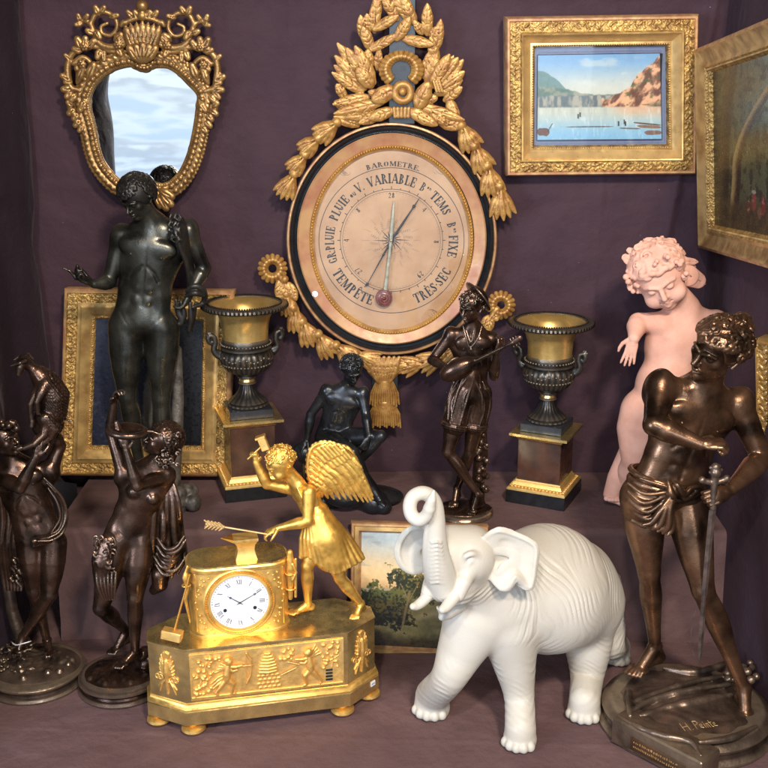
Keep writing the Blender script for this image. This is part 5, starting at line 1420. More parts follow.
# ---- painting: forest clearing with strollers
def pt_forest(u, v):
    n1 = fbm(u*6, v*5, 3); n2 = fbm(u*28, v*24, 6); n3 = fbm(u*60, v*60, 7)
    c = lerp3((.27,.26,.17), (.42,.43,.27), n1)
    sky = sst(u, .42, 1.0)*(1-sst(v, .05, .62)); c = over(c, (.60,.72,.80), sky*sst(n1+.2*n2, .40, .66))
    c = over(c, (.34,.42,.34), sst(v, .28, .6)*sst(u, .35, .9)*.6*n2*1.6)
    c = over(c, (.13,.12,.08), sst(n2, .52, .64)*.6)
    # leaning trunks
    for (x0, x1, w, b) in ((.30,.95,.055,1.0),(.14,.25,.075,.0)):
        xc = x0+(x1-x0)*np.clip((.62-v)/.60, 0, 1)**1.8+.05*sst(v, .62, 1.)*-1; d = np.abs(u-xc)/w
        m = 1-sst(d, .8, 1.1); tc = lerp3((.20,.15,.09), (.66,.54,.34), sst(.5-(u-xc)/w*.6+.3*(n3-.5), .2, .9)*(b*.7+.3)); c = over(c, tc, m)
    c = over(c, (.16,.13,.09), (1-sst(u, .0, .14)))
    g = sst(v+.08*(n1-.5), .76, .86); c = over(c, lerp3((.18,.14,.08), (.44,.35,.19), n2), g*.9)
    for (x, y, h, col) in ((.50,.80,.09,(.56,.26,.22)),(.60,.82,.10,(.50,.22,.19)),(.44,.83,.07,(.40,.22,.15)),(.50,.745,.02,(.66,.60,.52)),(.56,.86,.06,(.48,.32,.22)),(.74,.84,.10,(.20,.22,.34)),(.9,.86,.10,(.6,.5,.36))):
        m = (1-sst(np.sqrt(((u-x)/.024)**2+((v-y)/(h*.6))**2)+.5*(n3-.5), .8, 1.1)); c = over(c, lerp3(col, (.9,.8,.7), sst(n3, .55, .75)*.5), m)
    return c
# ---- painting: evening landscape with trees
def pt_evening(u, v):
    n1 = fbm(u*5, v*6, 13); n2 = fbm(u*24, v*24, 16); n3 = fbm(u*64, v*60, 17)
    c = lerp3((.74,.80,.82), (.97,.84,.62), sst(v, .02, .38)); c = over(c, (.86,.70,.48), sst(v, .36, .5)); c = over(c, (.62,.66,.68), sst(fbm(u*7, v*22, 19), .58, .72)*.5*(v < .3))
    c = over(c, (.50,.56,.56), sst(v, .47, .52)*.8)
    h = .52+.05*np.sin(u*9); c = over(c, lerp3((.42,.41,.25), (.64,.56,.36), n2), sst(v, h, h+.04))
    c = over(c, (.76,.68,.50), np.exp(-((v-.72-.05*np.sin(u*6))/.035)**2)*sst(u, .35, .6)*.8)
    def tree(cx, cy, rx, ry, dk, lt, thr=.48):
        nonlocal c
        d = np.sqrt(((u-cx)/rx)**2+((v-cy)/ry)**2); m = sst(1.15-d+1.5*(n2-.5)+.7*(n3-.5), .25, .42)
        c = over(c, lerp3(dk, lt, sst(n3+.35*(cx-u)/rx*-.5-.3*(v-cy)/ry, .45, .75)), m)
    tree(.40,.42,.17,.20,(.16,.18,.08),(.50,.46,.20)); tree(.55,.46,.12,.15,(.20,.20,.10),(.55,.48,.24)); tree(.28,.60,.18,.14,(.14,.16,.08),(.42,.40,.18)); tree(.12,.58,.18,.14,(.12,.14,.08),(.36,.38,.18)); tree(.22,.72,.28,.14,(.08,.09,.05),(.34,.30,.12))
    for (x0, y0, x1, y1, w) in ((.36,.82,.42,.50,.010),(.40,.62,.50,.42,.005),(.41,.58,.34,.44,.005)):
        t = np.clip((v-y1)/(y0-y1), 0, 1); m = (np.abs(u-(x1+(x0-x1)*t)) < w)*(v > y1)*(v < y0); c = over(c, (.55,.46,.30), m*.8)
    c = over(c, lerp3((.12,.10,.06), (.32,.26,.14), n2), sst(v+.10*(n1-.5)-.06*np.sin(u*4), .80, .90)); c = over(c, (.42,.36,.22), np.exp(-((v-.80-.06*(u-.5))/.02)**2)*sst(u, .5, .7)*.6)
    return c
def pt_dark(u, v):
    n1 = fbm(u*4, v*4, 23); n2 = fbm(u*30, v*60, 26)
    c = lerp3((.10,.11,.16), (.17,.19,.27), n1); c = over(c, (.27,.30,.40), sst(n2, .55, .8)*.4*sst(1-u, .35, .9))
    c = over(c, (.045,.045,.06), sst(u+.15*(n1-.5), .58, .66)*.85)
    m = 1-sst(np.sqrt(((u-.51)/.055)**2+((v-.66)/.26)**2)+.3*(n2-.5), .75, 1.1); c = over(c, (.62,.60,.52), m*.75)
    return c
def pt_plain(u, v):
    n1 = fbm(u*4, v*4, 33); return lerp3((.14,.12,.10), (.26,.22,.16), n1)

# ================================================================= framed pictures
def top_right_picture():
    Yt, Yb = 2.385, 2.405
    TL, TR, BR, BL = P(505,17,Yt), P(698.5,14,Yt), P(695.5,174,Yb), P(505.5,176,Yb)
    R = empty('framed_picture', (TL+BR)/2, 'gilt framed watercolour of a calm lake between rocky cliffs, hung on the back wall', 'picture')
    mp = MPP(TL)
    W = lambda p: p*mp
    prof = [(0,-.03),(0,.004),(W(2),.012),(W(4),.012),(W(5),.008),(W(14.5),.014),(W(16),.019),(W(17.5),.018),(W(18.5),.012),(W(25.5),.001),(W(27.5),.002),(W(29),-.004),(W(31),-.012)]
    ex, ey, n = rect_frame(R, TL, TR, BR, BL, prof, [('outer_edge', 0, 4, M_framered), ('ornamented_moulding', 4, 6, M_frameorn), ('cove_moulding', 6, 10, M_framegold), ('sight_edge', 10, 12, M_frameorn)], V(0,-1,0))
    leaf_rows(R, 'carved_leaves', TL, TR, BR, BL, W(9.8), .0125, W(8), W(5.5), W(4.6), M_frameorn, n)
    bead_rect(R, 'beading', TL, TR, BR, BL, W(28), .0005, W(1.0), W(2.4), M_framegold, n)
    i = W(27.5); q = [TL+(ex+ey)*i, TR+(-ex+ey)*i, BR+(-ex-ey)*i, BL+(ex-ey)*i]
    def mount(u, v):
        n1 = fbm(u*9, v*9, 3); c = lerp3((.44,.48,.60), (.52,.55,.66), n1)
        du = np.minimum(u, 1-u)*139; dv = np.minimum(v, 1-v)*104; d = np.minimum(du, dv)
        for a in (4.6,7.0,8.1): c = over(c, (.32,.36,.50), np.exp(-((d-a)/.35)**2)*.7)
        return c
    picture(R, 'blue_mount', *q, mount, M_water, 280, 210, n, -.011)
    k1, k2 = W(5.8), W(9.6)
    q2 = [q[0]+ex*k1+ey*k2, q[1]-ex*W(8.5)+ey*k2, q[2]-ex*W(8.5)-ey*W(8.6), q[3]+ex*k1-ey*W(8.6)]
    picture(R, 'watercolour', *q2, pt_lake, M_water, 380, 260, n, -.0070)
    m = MB()
    for a, b in zip(q2, q2[1:]+q2[:1]): m.tube([a-n*.0065, b-n*.0065], .0006, 5)
    m.build('ink_border', M_ink, R)
    m = MB(); m.box((q[0]+q[2])/2-n*.004, np.array([ex, ey, n]), (np.linalg.norm(q[1]-q[0])/2-.002, np.linalg.norm(q[3]-q[0])/2-.002, .0008)); m.build('picture_glass', M_glass, R, False)
top_right_picture()

def right_wall_picture():
    TL, BL = P(704,47,2.36), P(707,248,2.42); dlt = P(768,265.6,1.985)-BL
    k = 1.55
    TR = TL+dlt*k; BR = BL+dlt*k
    R = empty('framed_picture', (TL+BR)/2, 'pale gilt framed dark forest painting with tiny strollers, hung on the right side wall', 'picture')
    mp = MPP(TL)*1.0
    L = np.linalg.norm(dlt); w0 = .062
    prof = [(0,-.03),(0,.010),(.004,.020),(.010,.022),(.016,.017),(.036,.008),(.044,.011),(.049,.006),(.056,-.003)]
    ex, ey, n = rect_frame(R, TL, TR, BR, BL, prof, [('outer_edge', 0, 3, M_framered), ('wide_moulding', 3, 6, M_framepale), ('sight_edge', 6, 8, M_frameorn)], V(-1,0,0))
    bead_rect(R, 'beading', TL, TR, BR, BL, .049, .007, .0026, .0062, M_framepale, n)
    i = .050; q = [TL+(ex+ey)*i, TR+(-ex+ey)*i, BR+(-ex-ey)*i, BL+(ex-ey)*i]
    picture(R, 'oil_painting', *q, pt_forest, M_paint, 300, 220, n, -.003)
    # lower picture on the same wall: only its left edge shows
    T2, B2 = P(757,338,1.97), P(759,446,1.985); d2 = V(0,-1,0)*.30
    R2 = empty('framed_picture', (T2+B2)/2+d2/2, 'gilt frame with only its carved left side showing, beside the large bronze swordsman', 'picture')
    a = [T2, T2+d2+V(-.03,0,0), B2+d2+V(-.03,0,0), B2]
    # turned a little towards the viewer, as it leans on the side wall
    d3 = V(.14,-.20,0); a = [T2, T2+d3, B2+d3, B2]
    pf = [(0,-.02),(0,.004),(.003,.010),(.006,.010),(.008,.006),(.026,.004),(.030,.010),(.034,.008),(.040,-.002)]
    ex, ey, n = rect_frame(R2, *a, pf, [('outer_edge', 0, 3, M_framegold), ('ornamented_moulding', 3, 5, M_frameorn), ('inner_moulding', 5, 8, M_framegold)], V(-.5,-1,0))
    leaf_rows(R2, 'carved_leaves', *a, .016, .006, .016, .011, .010, M_framegold, n)
    i = .037; q = [a[0]+(ex+ey)*i, a[1]+(-ex+ey)*i, a[2]+(-ex-ey)*i, a[3]+(ex-ey)*i]
    picture(R2, 'painting', *q, pt_plain, M_paint, 40, 40, n, -.002)
right_wall_picture()

def dark_picture():
    Yt, Yb = 2.405, 2.372
    TL, TR, BR, BL = P(65,288,Yt), P(235,290,Yt), P(229,476,Yb), P(59.5,475,Yb)
    R = empty('framed_picture', (BL+BR)/2, 'wide gilt frame round a dark bluish canvas, leaning behind the tall black nude bronze', 'picture')
    mp = MPP(TL); W = lambda p: p*mp
    prof = [(0,-.02),(0,.006),(W(1.5),.012),(W(4),.015),(W(5),.011),(W(13),.005),(W(14.5),.007),(W(16),.007),(W(19),.011),(W(25),.004),(W(28),-.002),(W(30),-.002),(W(32.5),-.010)]
    ex, ey, n = rect_frame(R, TL, TR, BR, BL, prof, [('outer_edge', 0, 3, M_framered), ('ornamented_moulding', 3, 6, M_frameorn), ('cove_moulding', 6, 10, M_framegold), ('sight_edge', 10, 12, M_frameorn)], V(0,-1,0))
    leaf_rows(R, 'carved_leaves', TL, TR, BR, BL, W(9), .0085, W(7), W(5), W(4.4), M_frameorn, n)
    bead_rect(R, 'beading', TL, TR, BR, BL, W(29), -.001, W(.9), W(2.3), M_framegold, n)
    i = W(29.5); q = [TL+(ex+ey)*i, TR+(-ex+ey)*i, BR+(-ex-ey)*i, BL+(ex-ey)*i]
    picture(R, 'dark_canvas', *q, pt_dark, M_dkcanvas, 220, 260, n, -.007)
dark_picture()

def small_landscape():
    # stands on the table leaning on the shelf front
    TL = P(351,522,Y_STEP-.012); TR = P(488.5,526,Y_STEP-.012); BL = P(349.5,655,Y_STEP-.062); BR = P(488,662,Y_STEP-.062)
    sh = V(0,0,0)
    R = empty('framed_picture', (BL+BR)/2, 'small gilt framed evening landscape with trees, leaning behind the white elephant', 'picture')
    mp = MPP(TL); W = lambda p: p*mp
    prof = [(0,-.014),(0,.003),(W(1),.006),(W(3),.007),(W(4.2),.003),(W(8),.004),(W(9),.0),(W(10.5),-.004),(W(11.5),-.008)]
    ex, ey, n = rect_frame(R, TL, TR, BR, BL, prof, [('outer_edge', 0, 3, M_framered), ('moulding', 3, 5, M_framegold), ('sight_edge', 5, 8, M_framered)], V(0,-1,0))
    i = W(9.8); q = [TL+(ex+ey)*i, TR+(-ex+ey)*i, BR+(-ex-ey)*i, BL+(ex-ey)*i]
    picture(R, 'oil_painting', *q, pt_evening, M_paint, 320, 300, n, -.005)
small_landscape()

# ================================================================= gilt cartouche mirror
def mirror():
    Yg = 2.40
    z3 = [(268,290),(283,258),(305,234),(335,213),(365,203),(390,200),(405,208),(427,215),(448,208),(465,203),(500,205),(530,222),(560,252),(590,285),(588,315),(585,345),(577,395),(563,455),(540,508),(512,540),(490,549),(470,546),(455,536),(440,531),(420,534),(405,543),(385,545),(362,538),(335,512),(312,480),(298,440),(290,400),(280,360),(270,325)]
    pts = [(x/3, y/3) for x, y in z3]
    out = spline([(*p, 0) for p in pts+[pts[0]]], 5)[:-1, :2]
    cx, cy = out.mean(0)
    R = empty('wall_mirror', P(143,110,Yg), 'shield shaped mirror in openwork gilt scroll frame, above the tall black nude bronze', 'mirror')
    mp = MPP(P(143,110,Yg)); px = mp
    q = lambda x, y, d=0: P(x, y, Yg-d*mp)     # d: px towards the viewer
    n = len(out)
    tn = np.roll(out, -1, 0)-np.roll(out, 1, 0); tn /= np.linalg.norm(tn, axis=1)[:, None]
    nr = np.stack([tn[:, 1], -tn[:, 0]], 1)
    if ((out-[cx, cy])*nr).sum(1).mean() < 0: nr = -nr
    # glass tipped slightly forward inside the rebate
    g = MB(); gl = [q(*(out[i]-nr[i]*-1.5), 2.0) for i in range(n)]
    tilt = -0.05
    zc = q(cx, cy, 2)[2]
    gl = [p+V(0, -(p[2]-zc)*tilt, 0) for p in gl]
    g.prism(gl, V(0,.003,0)); g.build('mirror_glass', M_mirror, R, False)
    S = SDF(.002)
    band = lambda o, d, r, k: S.chain([q(*(out[i % n]+nr[i % n]*o), d) for i in range(n+1)], r*px, k*px)
    for (o, d, r) in ((1.2,4.5,1.6),(5,4.6,3.0),(10,4.0,3.2),(14,3.0,2.4)):
        seg = 14
        for s in range(0, n, seg):
            S.chain([q(*(out[i % n]+nr[i % n]*o), d) for i in range(s, min(s+seg, n)+1)], r*px, 1.5*px)
    per = np.concatenate([[0], np.cumsum(np.linalg.norm(np.roll(out, -1, 0)-out, axis=1))])
    def row(o, d, rr, step, el=1.0, ph=0.0):
        L = per[-1]; k = int(L/step)
        for j in range(k):
            s = (j+ph)/k*L; i = min(np.searchsorted(per, s, side='right')-1, n-1); t = (s-per[i])/(per[i+1]-per[i]+1e-9)
            p_ = out[i]*(1-t)+out[(i+1) % n]*t; nn = nr[i]*(1-t)+nr[(i+1) % n]*t; tt = tn[i]*(1-t)+tn[(i+1) % n]*t
            c = q(*(p_+nn*o), d); a = q(*(p_+nn*o+tt), d)-c; b = q(*(p_+nn*o+nn), d)-c
            S.ell(c, (rr*px*el, rr*px, rr*px*.8), np.array([nrm(a), nrm(b), V(0,-1,0)]), .25*px)
    row(5.5, 6.8, 2.6, 5.2); row(11.5, 5.8, 2.4, 4.8, ph=.5); row(15.5, 4.2, 1.5, 3.6); row(1.6, 6.2, .8, 2.2)
    S.build('beaded_frame', M_giltmir, .75*mp, R, 0)
    # scrollwork
    S = SDF(.002); rn = random.Random(12)
    z = lambda L, d=5: [q(x/3, y/3, d) for x, y in L]
    mir = lambda L: [(856-x, y+2) for x, y in L]
    def sc(L, r0, r1, k=1.2):
        for M_ in (L, mir(L)):
            p_ = spline(z(M_), 6); m_ = len(p_); S.chain(p_, [(r0+(r1-r0)*i/(m_-1))*1.25*px for i in range(m_)], k*px)
    def lf(x0, y0, x1, y1, w, both=True, d=6):
        for (a, b, c_, e) in ((x0,y0,x1,y1),) + (((856-x0,y0+2,856-x1,y1+2),) if both else ()):
            A, B = q(a/3, b/3, d), q((c_+(c_-a)*.25)/3, (e+(e-b)*.25)/3, d+1.5); w_ = w*1.2
            S.chain([A, A*.6+B*.4, A*.2+B*.8, B], [w_*.45*px, w_*px, w_*.75*px, w_*.08*px], .2*px, 'u', V(0,1,0), .6)
            S.chain([A+V(0,-1,0)*w*.62*px, A*.3+B*.7+V(0,-1,0)*w*.55*px], [w*.18*px, w*.1*px], .4*px, 's')
    sc([(375,130),(335,142),(298,130),(283,100),(272,72),(252,62),(236,66)], 3.0, 1.6)
    sc([(300,130),(318,150),(345,155),(365,148)], 2.2, 1.8)
    sc([(272,72),(290,42),(322,38),(347,58),(350,86),(332,106),(308,100),(304,80),(322,70)], 2.2, 1.3)
    sc([(205,240),(203,200),(214,165),(242,146),(280,140),(310,146)], 3.0, 2.0)
    sc([(222,190),(246,172),(270,186),(273,212),(254,228),(232,218),(232,198),(248,196)], 2.3, 1.2)
    sc([(205,240),(214,262),(240,272)], 2.8, 2.4)
    sc([(216,268),(206,300),(214,340),(240,380),(256,410)], 2.4, 1.6)
    for a in ((240,64,234,46,2.6),(252,62,262,46,2.4),(246,70,228,74,2.4),(296,44,286,22,3.0),(300,40,312,22,2.8),(330,52,352,46,2.6),(280,100,262,92,3),(286,92,298,112,3.4),
              (345,120,362,104,3.4),(350,130,372,112,3.6),(356,138,380,126,3.2),(352,148,362,164,3.0),(300,150,292,172,3.2),(310,150,312,180,2.6),
              (246,146,232,118,4.0),(252,144,256,116,3.6),(262,148,280,124,3.4),(244,152,222,148,3.4),(212,180,196,166,2.6),(204,214,192,226,2.2),(206,238,186,228,3.4),(214,246,196,246,3.0),(232,248,248,206,3.6),(262,240,280,196,4.2),(240,190,230,206,3),
              (212,268,190,268,3.6),(214,276,200,290,3.2),(226,284,214,300,3.4),(216,316,204,308,3.0),(222,330,208,340,3.6),(232,344,222,356,3.6),(240,362,226,376,3.4),(250,380,238,392,3.0),(258,300,240,330,3.6)):
        lf(*a)
    # rosettes
    for cxx, cyy in ((246,192),(254,140),(354,134)):
        for M_ in ((cxx,cyy),(856-cxx,cyy+2)):
            c = q(M_[0]/3, M_[1]/3, 8)
            for j in range(6): a = j*PI/3; S.ball(c+V(math.cos(a)*2.6, 0, math.sin(a)*2.6)*px, 1.9*px, .3*px)
            S.ball(c+V(0,-1.2,0)*px, 1.6*px, .3*px)
    # crest: acanthus palmette, cornice, ball
    for i in range(7):
        t = (i-3)/3; lf(427+t*18, 176-abs(t)*10, 427+t*46, 84+abs(t)*10, 4.6, False, 8)
    for i in range(5):
        t = (i-2)/2; lf(427+t*10, 184, 427+t*38, 138+abs(t)*8, 4.2, False, 12)
    S.chain(z([(368,70),(398,58),(427,50),(458,58),(488,70)], 9), 2.4*px, 1*px); S.chain(z([(364,76),(370,66),(378,70)], 9), 2.2*px, 1*px); S.chain(z([(492,76),(486,66),(478,70)], 9), 2.2*px, 1*px)
    for x in (398,412,427,442,456): lf(x, 52, 427+(x-427)*1.5, 36, 2.8, False, 9)
    S.ball(q(427/3, 18/3, 8), 6*px, .6*px); S.chain(z([(427,34),(427,48)], 8), [3*px,5*px], 1*px)
    for t in np.linspace(0, 2*PI, 9)[:-1]: S.ball(q(427/3+math.cos(t)*4.5, 31/3+math.sin(t)*1.2, 8), 1.5*px, .4*px)
    # notch ornament over the glass and the bottom leaf
    S.ell(q(427/3,200/3,7), (7*px,4*px,5.5*px), None, 1*px); 
    for j in range(5): S.ball(q(412/3+j*10/3, (198+6*math.sin(j/4*PI))/3, 10.5), 1.8*px, .4*px)
    for a in ((480,570,515,590,4.4),(484,580,512,612,4.4),(478,588,498,625,4.0),(470,590,480,618,3.4)): lf(*a, False, 8)
    S.build('scroll_crest', M_giltmir, .70*mp, R, 0)
mirror()

# ================================================================= barometer
GLY = {  # stencil roman letters in a unit box; ('s', x0,y0,x1,y1,w) stroke, ('c', cx,cy,rx,ry,a0,a1) shaded curve; width
 'A': (.86, [('s',.10,0,.42,1,.05),('s',.44,1,.74,0,.17),('s',.22,.32,.60,.32,.05),('s',.0,.025,.22,.025,.05),('s',.58,.025,.9,.025,.05)]),
 'B': (.74, [('s',.20,0,.20,1,.17),('c',.30,.75,.26,.23,-90,90),('c',.30,.27,.31,.25,-90,90),('s',.05,.975,.32,.975,.05),('s',.05,.025,.32,.025,.05)]),
 'C': (.74, [('c',.42,.5,.32,.49,45,315),('s',.68,.68,.68,.95,.05),('s',.68,.05,.68,.28,.04)]),
 'D': (.80, [('s',.20,0,.20,1,.17),('c',.30,.5,.40,.48,-90,90),('s',.05,.975,.32,.975,.05),('s',.05,.025,.32,.025,.05)]),
 'E': (.72, [('s',.20,0,.20,1,.17),('s',.30,.975,.64,.975,.05),('s',.30,.025,.66,.025,.05),('s',.32,.5,.50,.5,.05),('s',.64,.98,.64,.72,.05),('s',.66,.02,.66,.30,.05),('s',.5,.38,.5,.62,.04),('s',.05,.975,.3,.975,.05),('s',.05,.025,.3,.025,.05)]),
 'F': (.68, [('s',.20,0,.20,1,.17),('s',.30,.975,.64,.975,.05),('s',.32,.5,.50,.5,.05),('s',.64,.98,.64,.70,.05),('s',.5,.38,.5,.62,.04),('s',.05,.975,.3,.975,.05),('s',.05,.025,.35,.025,.05)]),
 'G': (.84, [('c',.42,.5,.32,.49,45,300),('s',.68,.68,.68,.95,.05),('s',.66,.04,.66,.42,.14),('s',.54,.43,.78,.43,.05)]),
 'I': (.42, [('s',.20,0,.20,1,.17),('s',.04,.975,.36,.975,.05),('s',.04,.025,.36,.025,.05)]),
 'L': (.68, [('s',.20,0,.20,1,.17),('s',.30,.025,.62,.025,.05),('s',.62,.02,.62,.32,.05),('s',.04,.975,.36,.975,.05),('s',.04,.025,.3,.025,.05)]),
 'M': (1.04, [('s',.14,0,.14,1,.05),('s',.18,1,.50,.08,.16),('s',.50,.08,.80,1,.05),('s',.86,0,.86,1,.17),('s',.02,.025,.26,.025,.05),('s',.72,.025,1.,.025,.05),('s',.04,.975,.22,.975,.05),('s',.80,.975,1.,.975,.05)]),
 'N': (.88, [('s',.14,0,.14,1,.05),('s',.16,1,.70,.04,.16),('s',.74,0,.74,1,.05),('s',.02,.025,.26,.025,.05),('s',.62,.975,.86,.975,.05)]),
 'O': (.84, [('c',.42,.5,.34,.49,105,255),('c',.42,.5,.34,.49,-75,75)]),
 'P': (.72, [('s',.20,0,.20,1,.17),('c',.30,.72,.30,.26,-90,90),('s',.05,.975,.32,.975,.05),('s',.04,.025,.36,.025,.05)]),
 'R': (.82, [('s',.20,0,.20,1,.17),('c',.30,.74,.28,.24,-90,90),('s',.42,.46,.66,.03,.15),('s',.05,.975,.32,.975,.05),('s',.04,.025,.36,.025,.05),('s',.62,.025,.82,.025,.05)]),
 'S': (.66, [('c',.34,.75,.24,.24,20,265),('c',.32,.26,.26,.25,-160,85),('s',.58,.70,.58,.95,.05),('s',.06,.05,.06,.32,.05),('s',.20,.66,.48,.36,.15)]),
 'T': (.78, [('s',.38,0,.38,1,.17),('s',.04,.975,.30,.975,.05),('s',.46,.975,.72,.975,.05),('s',.05,.98,.05,.72,.05),('s',.71,.98,.71,.72,.05),('s',.22,.025,.54,.025,.05)]),
 'U': (.84, [('s',.20,.28,.20,1,.17),('s',.68,.30,.68,1,.05),('c',.44,.30,.24,.29,180,360),('s',.04,.975,.36,.975,.05),('s',.56,.975,.80,.975,.05)]),
 'V': (.82, [('s',.12,1,.42,0,.17),('s',.42,0,.70,1,.05),('s',.0,.975,.26,.975,.05),('s',.58,.975,.82,.975,.05)]),
 'X': (.82, [('s',.14,1,.66,0,.17),('s',.64,1,.14,0,.05),('s',.0,.975,.28,.975,.05),('s',.54,.975,.78,.975,.05),('s',.02,.025,.26,.025,.05),('s',.52,.025,.80,.025,.05)]),
 '.': (.26, [('s',.10,.0,.10,.14,.14)]), ':': (.26, [('s',.10,.0,.10,.12,.13),('s',.10,.5,.10,.62,.13)]), ' ': (.34, []), '·': (.3, [('s',.15,.42,.15,.56,.13)]),
 'o': (.46, [('c',.22,.30,.18,.28,0,360)]), 'u': (.50, [('s',.12,.1,.12,.58,.1),('s',.38,.0,.38,.58,.1),('c',.25,.12,.12,.11,180,360)]), 'n': (.50, [('s',.12,0,.12,.58,.1),('s',.38,0,.38,.44,.1),('c',.25,.42,.13,.14,0,180)]),
 '1': (.4, [('s',.20,0,.20,1,.13)]), '2': (.62, [('c',.30,.72,.22,.26,-20,170),('s',.50,.66,.10,.06,.08),('s',.06,.04,.54,.04,.09)]), '4': (.62, [('s',.42,0,.42,1,.13),('s',.42,1,.04,.3,.05),('s',.04,.3,.58,.3,.05)]),
 '7': (.6, [('s',.06,.96,.54,.96,.09),('s',.52,.96,.22,0,.11)]), '8': (.6, [('c',.30,.74,.19,.23,0,360),('c',.30,.26,.23,.26,0,360)]), '9': (.6, [('c',.30,.70,.21,.28,0,360),('c',.24,.45,.28,.45,-90,20)]),
}
def letter(m, ch, fx, x, s, bold=1.0):
    """fx(x, y) -> world point on the surface plus lift; draws glyph ch at x scaled s"""
    acc = None
    if ch in 'ÈÊ': acc = ch; ch = 'E'
    w, st = GLY[ch]; st = list(st)
    if acc == 'È': st.append(('s',.22,1.26,.40,1.10,.10))
    if acc == 'Ê': st += [('s',.16,1.10,.32,1.26,.07),('s',.32,1.26,.48,1.10,.07)]
    for g in st:
        if g[0] == 's':
            _, x0, y0, x1, y1, ww = g; ww = max(ww, .065)*bold; l = math.hypot(x1-x0, y1-y0)+1e-9; nx, ny = -(y1-y0)/l*ww/2, (x1-x0)/l*ww/2
            P4 = [(x0+nx, y0+ny), (x0-nx, y0-ny), (x1-nx, y1-ny), (x1+nx, y1+ny)]
            m.add([fx(x+a*s, b*s) for a, b in P4], [(0,1,2,3)])
        else:
            _, cx, cy, rx, ry, a0, a1 = g; k = 10; vs = []
            for i in range(k+1):
                a = math.radians(a0+(a1-a0)*i/k); ww = (.06+.12*abs(math.cos(a))**1.5)*bold
                px_, py_ = cx+rx*math.cos(a), cy+ry*math.sin(a); d = math.hypot(math.cos(a)/rx, math.sin(a)/ry); nx, ny = math.cos(a)/rx/d, math.sin(a)/ry/d
                vs += [fx(x+px_*s, (py_)*s), fx(x+(px_-nx*ww)*s, (py_-ny*ww)*s)]
            m.add(vs, [(2*i, 2*i+1, 2*i+3, 2*i+2) for i in range(k)])
    return w*s
def text_w(t): return sum(GLY['E' if c in 'ÈÊ' else c][0] for c in t)

